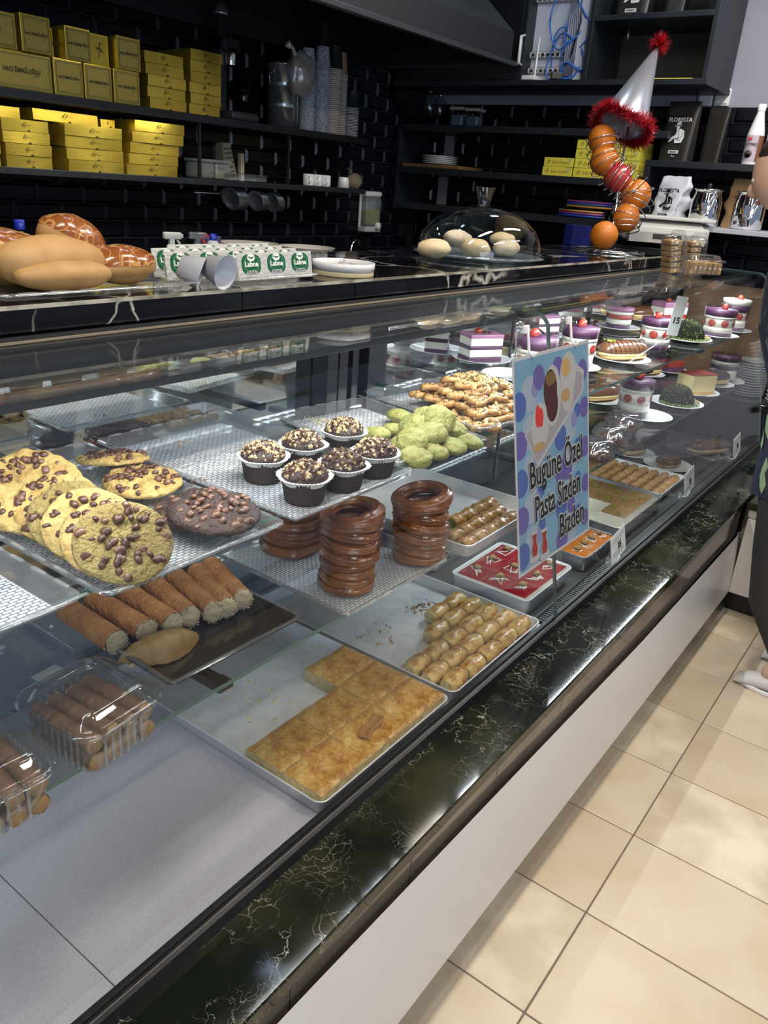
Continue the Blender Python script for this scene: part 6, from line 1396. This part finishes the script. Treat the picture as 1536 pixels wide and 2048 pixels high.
coffee_bag('small dark bag right of the other one in the upper cabinet', (4.18, 1.50, 2.2885), -PI / 2, .10, .2, .08, BAGK, PW, txt=False)
B().rbox(-.10, .10, -.06, .06, 0, .008, .002).build('yellow_folder', mat('yellow_card', (.74, .66, .07), .5), None, (4.10, 1.42, 2.0245), (0, 0, PI / 2), label='flat yellow card lying in the bottom of the upper cabinet', cat='card')
def jug(label, y, x=3.98):
    t = thing('steel_jug', label, 'jug', (x, y, 1.4185), (0, 0, -PI / 2)); B().lathe([(0, 0), (.062, 0), (.067, .012), (.067, .105), (.057, .138), (.057, .150), (.063, .154), (.062, .157), (.030, .161), (0, .162)], 40).build('jug_body', CHROME, t)
    B().ball((0, 0, .172), (.011, .011, .011), 14, 10).build('lid_knob', BLACK, t); B().tube([(.045, -.035, .145), (.040, -.060, .125), (.020, -.072, .075), (.008, -.070, .055), (.020, -.066, .045), (.038, -.062, .075), (.048, -.040, .135)], .003, 8).build('bail_handle', STEEL, t)
jug('polished steel milk jug with black knob, left of two', 1.125); jug('polished steel milk jug with black knob, right of two', .935)
def syrup(label, y):
    t = thing('syrup_bottle', label, 'bottle', (4.16, y, 1.6905), (0, 0, -PI / 2)); B().lathe([(0, 0), (.036, 0), (.037, .004), (.037, .125), (.034, .140), (.016, .215), (.015, .235), (0, .235)], 30).build('bottle_body', WHITE, t)
    B().lathe([(.017, .222), (.0175, .250), (0, .252)], 20).build('cap', WHITE, t); B().lathe([(.0375, .014), (.0375, .122)], 30).build('label_wrap', mat('label_lilac', (.50, .42, .50), .5), t)
    B().lathe([(.0379, .014), (.0379, .122)], 10, a0=-.9, a1=.2).build('label_brown_side', mat('label_brown', (.22, .09, .05), .5), t)
    for z, r, m in ((.045, .016, GINK), (.038, .008, WHITE)): B().at((-.008, -.038, z), (PI / 2, 0, 0)).lathe([(0, .001), (r, .001), (r, 0)], 16).build('cookie_print', m, t)
    text('MOTTINO', .0135, GINK, t, (-.004, -.0392, .085), (PI / 2, 0, 0), bold=.0003); B().at((-.012, -.0385, .108)).box(-.009, .009, 0, .001, -.005, .005).build('red_logo', mat('red_print', (.5, .03, .03), .5), t)
syrup('white syrup bottle with brown and lilac label on the coffee shelf', 1.022); syrup('second white syrup bottle at the right picture edge of the coffee shelf', .935)
p = onx(1420, 195, 4.39)
for k, y in enumerate((1.352, 1.272)):
    t = thing('light_switch', ['white double wall switch on the tile edge, left one', 'white double wall switch on the tile edge, right one'][k], 'switch', (XR + .010, y, 1.955), (0, 0, -PI / 2)); B().rbox(-.036, .036, -.022, 0, 0, .078, .006, k=2).build('switch_box', WHITE, t); B().rbox(-.028, .028, -.027, -.021, .010, .068, .003).build('rocker', PORC, t)
t = thing('wires', 'loose thin dark wires lying on top of the two wall switches', 'wires', (XR - .01, 1.31, 2.036)); B().tube([(0, -.06 + .02 * k, .004 + .02 * abs(math.sin(k * 1.3))) for k in range(8)], .0016, 5).tube([(.004, -.05 + .018 * k, .004 + .015 * abs(math.cos(k * 1.1))) for k in range(7)], .0014, 5).build('wire', BLACK, t)

# ------------------------------------------------------------------ hanging sign
def gpt(z): return .640 + (z - .505) * (.136 / .70)
TOPZ, BOTZ = 1.182, .700; YT, YB = gpt(TOPZ) - .030, gpt(BOTZ) - .026
ang = math.atan2(YT - YB, TOPZ - BOTZ); SW, SHh = .388, math.hypot(TOPZ - BOTZ, YT - YB)
S = thing('hanging_sign', 'blue dotted laminated sign with black lettering and cake pictures hanging on the case front', 'sign', (1.482 + SW / 2, YB, BOTZ), (-ang, 0, -.01))
paper = B().rbox(-SW / 2, SW / 2, 0, .0012, 0, SHh, .0005).build('laminate', mat('laminate_edge', (.42, .42, .43), .35), S)
def disc(x, z, rx, rz, n=24): return [(x + rx * math.cos(2 * PI * i / n), z + rz * math.sin(2 * PI * i / n)) for i in range(n)]
LY = [0]
def flat(name, poly, m, parent=None, order=1):
    LY[0] += 1; y = -.0002 - .00006 * order - .0000004 * LY[0]
    return B().add([(x, y, z) for x, z in poly], [tuple(range(len(poly)))[::-1]]).build(name, m, parent or paper)
SKY = mat('sign_blue', (.13, .25, .36), .4, var=(.16, .30, .40), scale=6); V1 = mat('sign_violet', (.105, .085, .26), .4); V2 = mat('sign_royal', (.06, .10, .28), .4); V3 = mat('sign_pale', (.26, .31, .38), .4); V4 = mat('sign_sky', (.20, .38, .62), .4)  # sign colours darkened throughout: its backlit shade is put into the print
m_ = .008
flat('blue_ground', [(-SW / 2 + m_, m_), (SW / 2 - m_, m_), (SW / 2 - m_, SHh - m_), (-SW / 2 + m_, SHh - m_)], SKY, order=0)
rd = random.Random(21)
def clipd(x, z, rx, rz):
    return [(max(-SW / 2 + m_, min(SW / 2 - m_, a)), max(m_, min(SHh - m_, c))) for a, c in disc(x, z, rx, rz)]
for r in range(6):
    z0 = .455 - .085 * r
    for c in range(2):
        x0 = -.125 + .20 * c; z = z0 + .0 * c - .02 * c
        flat('pale_dot', clipd(x0 + .005, z - .050, .040, .040), V3, order=1); flat('violet_dot', clipd(x0 - .045, z - .070, .032, .032), V1 if (r + c) % 2 else V2, order=2)
        flat('small_dot', clipd(x0 + .050, z - .022, .018, .018), V2, order=2); flat('overlap_dot', clipd(x0 + .030, z - .042, .017, .020), mat('sign_lilac', (.18, .19, .34), .4), order=3)
for x, z, r in [(-.075, .435, .028), (.020, .440, .030), (.155, .420, .028), (.165, .330, .026), (.170, .230, .026), (.172, .135, .024), (.165, .045, .022), (.085, .100, .022), (.07, .19, .022)]: flat('violet_dot', clipd(x, z, r, r), V1, order=4)
SH_ = mat('print_paper', (.36, .355, .35), .4); PLT = mat('print_plate', (.27, .245, .27), .4)
flat('plate_outline', [(-.150, .320), (-.090, .235), (.160, .370), (.165, .420), (.120, .440)], SH_, order=5)  # pale printed border around the plate picture
flat('printed_plate', [(-.142, .318), (-.092, .245), (.150, .372), (.155, .412), (.120, .425)], PLT, order=6)
for P, m, nm, o in [(disc(-.075, .325, .042, .055), SH_, 'halo', 7), (disc(-.010, .385, .045, .070), SH_, 'halo', 7), (disc(.075, .425, .044, .050), SH_, 'halo', 7), (disc(.07, .385, .035, .05), SH_, 'halo', 7), (disc(-.020, .398, .034, .048), mat('print_choc', (.055, .015, .012), .4), 'printed_chocolate_cake', 8), (disc(-.012, .365, .030, .040), MATS['print_choc'], 'printed_chocolate_cake', 8), (disc(-.018, .425, .026, .016), mat('print_olive', (.14, .09, .03), .4), 'printed_topping', 9), (disc(.062, .440, .024, .022), mat('print_nuts', (.42, .27, .10), .4), 'printed_nuts', 9), (disc(.060, .375, .024, .016), mat('print_biscuit', (.36, .23, .10), .4), 'printed_biscuit', 9), (disc(-.085, .350, .012, .026), mat('print_red', (.50, .03, .025), .4), 'printed_strawberry', 9), (disc(-.070, .345, .012, .022), MATS['print_red'], 'printed_strawberry', 10), (disc(-.080, .280, .030, .010), MATS['print_biscuit'], 'printed_biscuit', 9)]: flat(nm, P, m, order=o)
def signtext(body, x, z, size, xs, rot=-.05):
    for nm, b_, m, y in (('lettering_outline', .0048, mat('outline_white', (.40, .40, .40), .4), -.0016), ('lettering', .0013, INK, -.0022)):
        text(body, size, m, paper, (x, y, z), (PI / 2, rot, 0), name=nm, bold=b_, xs=xs, depth=.0001)
signtext('Bugüne Özel', .008, .226, .086, .64); signtext('Pasta Sizden', .012, .142, .084, .60); signtext('Bizden', .085, .062, .082, .66)
for k, x in enumerate((-.115, -.065)):
    z = .046 - .008 * k
    flat('saucer_print', disc(x, z - .022, .026, .010), SH_, order=11)
    flat('tea_glass_outline', [(x - .014, z - .020), (x + .014, z - .020), (x + .018, z), (x + .010, z + .020), (x + .016, z + .044), (x - .016, z + .044), (x - .010, z + .020), (x - .018, z)], SH_, order=12)
    flat('tea_glass_print', [(x - .011, z - .017), (x + .011, z - .017), (x + .015, z), (x + .007, z + .020), (x + .012, z + .036), (x - .012, z + .036), (x - .007, z + .020), (x - .015, z)], mat('print_tea', (.24, .012, .012), .3), order=13)
for k, x in enumerate((-.105, .115)):
    px = 1.482 + SW / 2 + x; z = TOPZ + .045; y = gpt(z)
    t = thing('suction_hook', ['clear suction cup with white hook, left one above the sign', 'clear suction cup with white hook, right one above the sign'][k], 'hook', (px, y, z), (-ang, 0, 0), 'suction hooks holding the sign')
    B().at((0, -.002, 0), (PI / 2, 0, 0)).lathe([(.020, 0), (.018, .004), (.010, .008), (.006, .014), (0, .014)], 24).build('suction_cup', CLEAR2, t)
    B().tube([(0, -.012, .006), (0, -.020, .004), (0, -.022, -.020), (0, -.022, -.045), (0, -.034, -.058), (0, -.040, -.048)], .0032, 8).rbox(-.010, .010, -.022, -.012, -.008, .010, .003).build('white_hook', WHITE, t)
def tag(label, x, z, tilt, num, u=None):
    y = gpt(z); t = thing('price_tag', label, 'price tag', (x, y, z), (-ang, 0, 0), 'price tags on suction hooks', sc=1.35)
    B().at((0, -.001, -.045), (PI / 2, 0, 0)).lathe([(.012, 0), (.010, .004), (.005, .010), (0, .010)], 18).build('suction_cup', CLEAR2, t)
    B().at((0, 0, -.045)).tube([(0, -.010, 0), (0, -.022, .004), (0, -.026, .018)], .0026, 6).build('clip', WHITE, t)
    c = B().rbox(-.040, .040, -.0005, .0005, 0, .060, .0004).build('tag_card', mat('tag_paper', (.58, .60, .60), .4), t, (0, -.026, -.030), (0, tilt, 0))
    text(num, .020, INK, c, (.005, -.0008, .028), (PI / 2, 0, 0), bold=.0004)
    b = B(); [b.box(-.030, .030 - .01 * (i % 2), -.0009, -.0006, .048 - .006 * i, .0495 - .006 * i) for i in (0, 1, 5, 6)]; b.build('small_print', mat('grey_print', (.2, .2, .2), .5), c)
pz = [(1185, 1095), (1345, 985), (1425, 905)]
tag('price tag on a suction hook in front of the caramel slices', 2.06, .600, -.15, '35'); tag('price tag on a suction hook in front of the cream puffs', 2.72, .620, -.1, '35'); tag('price tag on a suction hook in front of the long eclair', 3.36, .610, -.1, '30')
t = thing('price_tag', 'price tag reading 15 on a long clear stem beside the large trifle cup', 'price tag', onz(1255, 728, ZU + .002), (0, 0, -.7)); a = Vector(t.location); e = onx(1345, 650, 3.25) - a
Mi = t.rotation_euler.to_matrix().inverted(); e = Mi @ e; e = e.normalized() * .20 if e.length > .4 else e
B().tube([(0, 0, .004), tuple(Vector((.14, 0, .10)))], .003, 6).build('clear_stem', CLEAR2, t)
c = B().rbox(-.022, .022, -.0005, .0005, 0, .13, .0004).build('tag_card', MATS['tag_paper'], t, (.145, 0, .10), (0, .10, 0)); text('15', .030, INK, c, (0, -.0009, .05), (PI / 2, 0, 0), bold=.0006)

# ------------------------------------------------------------------ person at the right edge
px_, py_ = 2.757, .147; LN = .13
P = thing('person', 'person in navy leaf-print top, black leggings and pale shoes standing at the counter', 'person', (px_, py_, 0), (0, 0, .0))
SKIN = mat('skin', (.55, .34, .25), .5, sub=.1); NAVY = mat('navy_cloth', (.008, .012, .035), .8, bump=.2, bscale=30); LEG_ = mat('black_leggings', (.022, .020, .020), .7); SHOE = mat('pale_shoe', (.52, .50, .48), .6); LEAF = mat('leaf_green', (.22, .31, .16), .7); HAIR = mat('dark_hair', (.03, .02, .015), .5)
def skinned(name, joints, edges, radii, m, parent, lv=2):
    me = bpy.data.meshes.new(name); me.from_pydata([Vector(j) for j in joints], edges, []); o = put(me, name, parent)
    md = o.modifiers.new('skin', 'SKIN'); md.use_smooth_shade = True; sv = me.skin_vertices[0].data if me.skin_vertices else None
    if sv is None:
        bmm = __import__('bmesh').new(); bmm.from_mesh(me); bmm.verts.layers.skin.verify(); bmm.to_mesh(me); bmm.free(); sv = me.skin_vertices[0].data
    for i, r in enumerate(radii): sv[i].radius = r if hasattr(r, '__len__') else (r, r); sv[i].use_root = (i == 0)
    s = o.modifiers.new('sub', 'SUBSURF'); s.levels = lv; s.render_levels = lv; me.materials.append(m); return o
# local frame: the person faces the counter (+y), the left side is -x (towards the camera frame)
J = [(0, .02, .86), (0, .04, .98), (0, .09, 1.12), (0, .14, 1.26), (0, .19, 1.37), (0, .23, 1.43), (0, .27, 1.52),
     (-.085, .01, .80), (-.105, .04, .48), (-.11, .0, .12), (-.11, .09, .045), (.085, .01, .80), (.105, .04, .48), (.11, -.04, .12), (.11, .05, .045),
     (-.17, .17, 1.33), (-.225, .07, 1.04), (-.225, -.02, .80), (.17, .17, 1.33), (.225, .07, 1.04), (.225, -.02, .80)]
E_ = [(0, 1), (1, 2), (2, 3), (3, 4), (4, 5), (5, 6), (0, 7), (7, 8), (8, 9), (9, 10), (0, 11), (11, 12), (12, 13), (13, 14), (3, 15), (15, 16), (16, 17), (3, 18), (18, 19), (19, 20)]
J = [(x, y + (LN if z > .7 else (.11 if z > .4 else 0)), z) for x, y, z in J]
R_ = [(.15, .12), (.13, .11), (.14, .11), (.13, .10), (.055, .055), (.05, .05), (.05, .06), .088, .062, .040, .032, .088, .062, .040, .032, .052, .040, .028, .052, .040, .028]
skinned('body', J, E_, R_, SKIN, P)
# head
hd = B().ball((0, 0, 0), (.075, .092, .112), 30, 22, fn=lambda d: (1 - .10 * max(0, -d.z) * (1 - d.y * .4)) * (1 + .03 * math.exp(-((d.z + .1) ** 2) / .02) * max(0, d.y) ** 6)).build('head', SKIN, P, (0, .29 + LN, 1.60), (-.35, 0, 0))
B().ball((0, .092, -.015), (.012, .018, .022), 12, 10).build('nose', SKIN, hd); B().ball((0, .082, -.052), (.024, .008, .007), 12, 8).build('mouth', mat('lips', (.4, .14, .12), .5), hd)
for s in (-1, 1): B().ball((s * .028, .080, .012), (.012, .008, .007), 12, 8).build('eye', mat('eye_white', (.6, .6, .58), .3), hd); B().ball((s * .074, .0, -.01), (.010, .018, .030), 12, 8).build('ear', SKIN, hd)
B().ball((0, -.018, .022), (.086, .098, .112), 26, 18, amp=.05, fr=3, fn=lambda d: 1 if (d.y < .35 or d.z > .45) else .8).ball((0, -.06, -.10), (.07, .05, .12), 18, 12, amp=.08, fr=3).build('hair', HAIR, hd)
# leggings, shoes
for s in (-1, 1):
    dy = -.04 if s > 0 else 0
    b = B(); pts = [(s * .07, .145, .90), (s * .09, .15, .74), (s * .105, .15, .50), (s * .108, .12, .32), (s * .11, dy + .04, .15), (s * .11, dy + .02, .11)]; b.tube(pts, [.112, .108, .074, .074, .050, .048], 20); b.build('legging', LEG_, P)
    b = B()
    def sf(u, v, s=s, dy=dy):
        a = 2 * PI * u; y = -.085 + .235 * v; w = .040 * (1 - abs((v - .58) / .62) ** 3.2) ** .5 if abs((v - .58) / .62) < 1 else .004; hgt = (.085 - .045 * v) * (1 - max(0, v - .7) ** 2 * 5) if v < .98 else .02
        return (s * .115 + w * math.cos(a), dy + .015 + y, max(.0, .5 * hgt + .5 * hgt * math.sin(a)))
    b.grid(sf, 20, 18, closeu=True).build('shoe', SHOE, P)
    B().at((s * .115, dy + .045, 0)).lathe([(0, 0), (.046, 0), (.047, .014), (.044, .018)], 24, sy=2.5 * 1.02).build('shoe_sole', WHITE, P)
# top
b = B()
def top(u, v):
    a = 2 * PI * u; K = [(0, -.012, .66, .215, .170), (.2, 0, .84, .20, .160), (.45, .035, .98, .165, .135), (.7, .085, 1.14, .175, .135), (.88, .15, 1.28, .180, .120), (1, .19, 1.40, .070, .066)]
    for i in range(5):
        if v <= K[i + 1][0]: break
    f = (v - K[i][0]) / (K[i + 1][0] - K[i][0]); y, z, rx, ry = [K[i][j] * (1 - f) + K[i + 1][j] * f for j in (1, 2, 3, 4)]; y += LN
    k = 1 + .03 * math.sin(7 * a) * (1 - v); return (rx * k * math.cos(a), y + ry * k * math.sin(a), z + .012 * math.sin(3 * a) * (1 - v))
b.grid(top, 40, 26, closeu=True).build('tunic', NAVY, P)
for s in (-1, 1): B().tube([(s * .05, .18 + LN, 1.375), (s * .14, .165 + LN, 1.335), (s * .20, .15 + LN, 1.20), (s * .225, .08 + LN, 1.04), (s * .228, .03 + LN, .90), (s * .226, -.02 + LN, .77)], [.060, .082, .074, .068, .064, .064], 18).build('sleeve', NAVY, P)
rd = random.Random(5)
for k in range(46):
    u0 = rd.uniform(.30, .80); v0 = rd.uniform(.02, .92); s = rd.uniform(.7, 1.2); q = rd.uniform(-.8, .8); lf = B(); vs = []
    for i, (x, z, w) in enumerate([(0, -.05, .002), (0, -.03, .014), (0, 0, .020), (0, .025, .014), (0, .05, .002)]):
        for sg in (-1, 1):
            du = (sg * w * math.cos(q) - z * math.sin(q)) * s; dv = (z * math.cos(q) + sg * w * math.sin(q)) * s
            a, bb = top((u0 + du / 1.05) % 1, max(0, min(1, v0 + dv / .66))), None; c = Vector(a); ctr_ = Vector((0, c.y * .0 + .05, c.z)); n_ = Vector((c.x, c.y - .06 - LN, 0)).normalized(); vs.append(c + n_ * .0035)
    lf.add(vs, [(2 * i, 2 * i + 1, 2 * i + 3, 2 * i + 2) for i in range(4)]).build('leaf_print', LEAF, P)
def hand(s):
    g = put(None, 'hand', P, (s * .228, -.025 + LN, .775), (-1.45, 0, 0))
    B().ball((0, .035, 0), (.030, .046, .015), 16, 12).build('palm', SKIN, g)
    for i in range(4):
        x = (i - 1.5) * .0155; Lf = [.060, .070, .066, .052][i]
        B().tube([(x, .066, .002), (x + (i - 1.5) * .002, .066 + Lf * .5, -.002), (x + (i - 1.5) * .003, .066 + Lf * .85, -.012), (x + (i - 1.5) * .003, .066 + Lf * .98, -.024)], [.0088, .0080, .0074, .0055], 10).build('finger', SKIN, g)
    B().tube([(-s * .024, .020, -.002), (-s * .044, .045, -.008), (-s * .048, .072, -.016)], [.011, .0098, .007], 10).build('thumb', SKIN, g)
hand(-1); hand(1)
def slv(u, v):
    a = 2 * PI * u; P_ = [(.15, .16, 1.32, .076), (.20, .15, 1.20, .070), (.225, .08, 1.04, .066), (.228, .03, .90, .064), (.226, -.02, .77, .064)]; x = v * 4; i = min(int(x), 3); f = x - i
    q = [P_[i][j] * (1 - f) + P_[i + 1][j] * f for j in range(4)]; return (-q[0] + q[3] * math.cos(a), q[1] + LN + q[3] * math.sin(a), q[2])
for k in range(20):
    u0 = rd.uniform(.15, .75); v0 = rd.uniform(.05, .95); s = rd.uniform(1.0, 1.6); q = rd.uniform(-.6, .6); vs = []
    for z, w in ((-.05, .002), (-.03, .013), (0, .018), (.025, .013), (.05, .002)):
        for sg in (-1, 1):
            du = (sg * w * math.cos(q) - z * math.sin(q)) * s; dv = (z * math.cos(q) + sg * w * math.sin(q)) * s
            v_ = max(0, min(1, v0 + dv / .45)); c = Vector(slv(u0 + du / .37, v_)); c0_ = (Vector(slv(0, v_)) + Vector(slv(.5, v_))) / 2; vs.append(c + (c - c0_).normalized() * .003)
    B().add(vs, [(2 * i, 2 * i + 1, 2 * i + 3, 2 * i + 2) for i in range(4)]).build('leaf_print', LEAF, P)
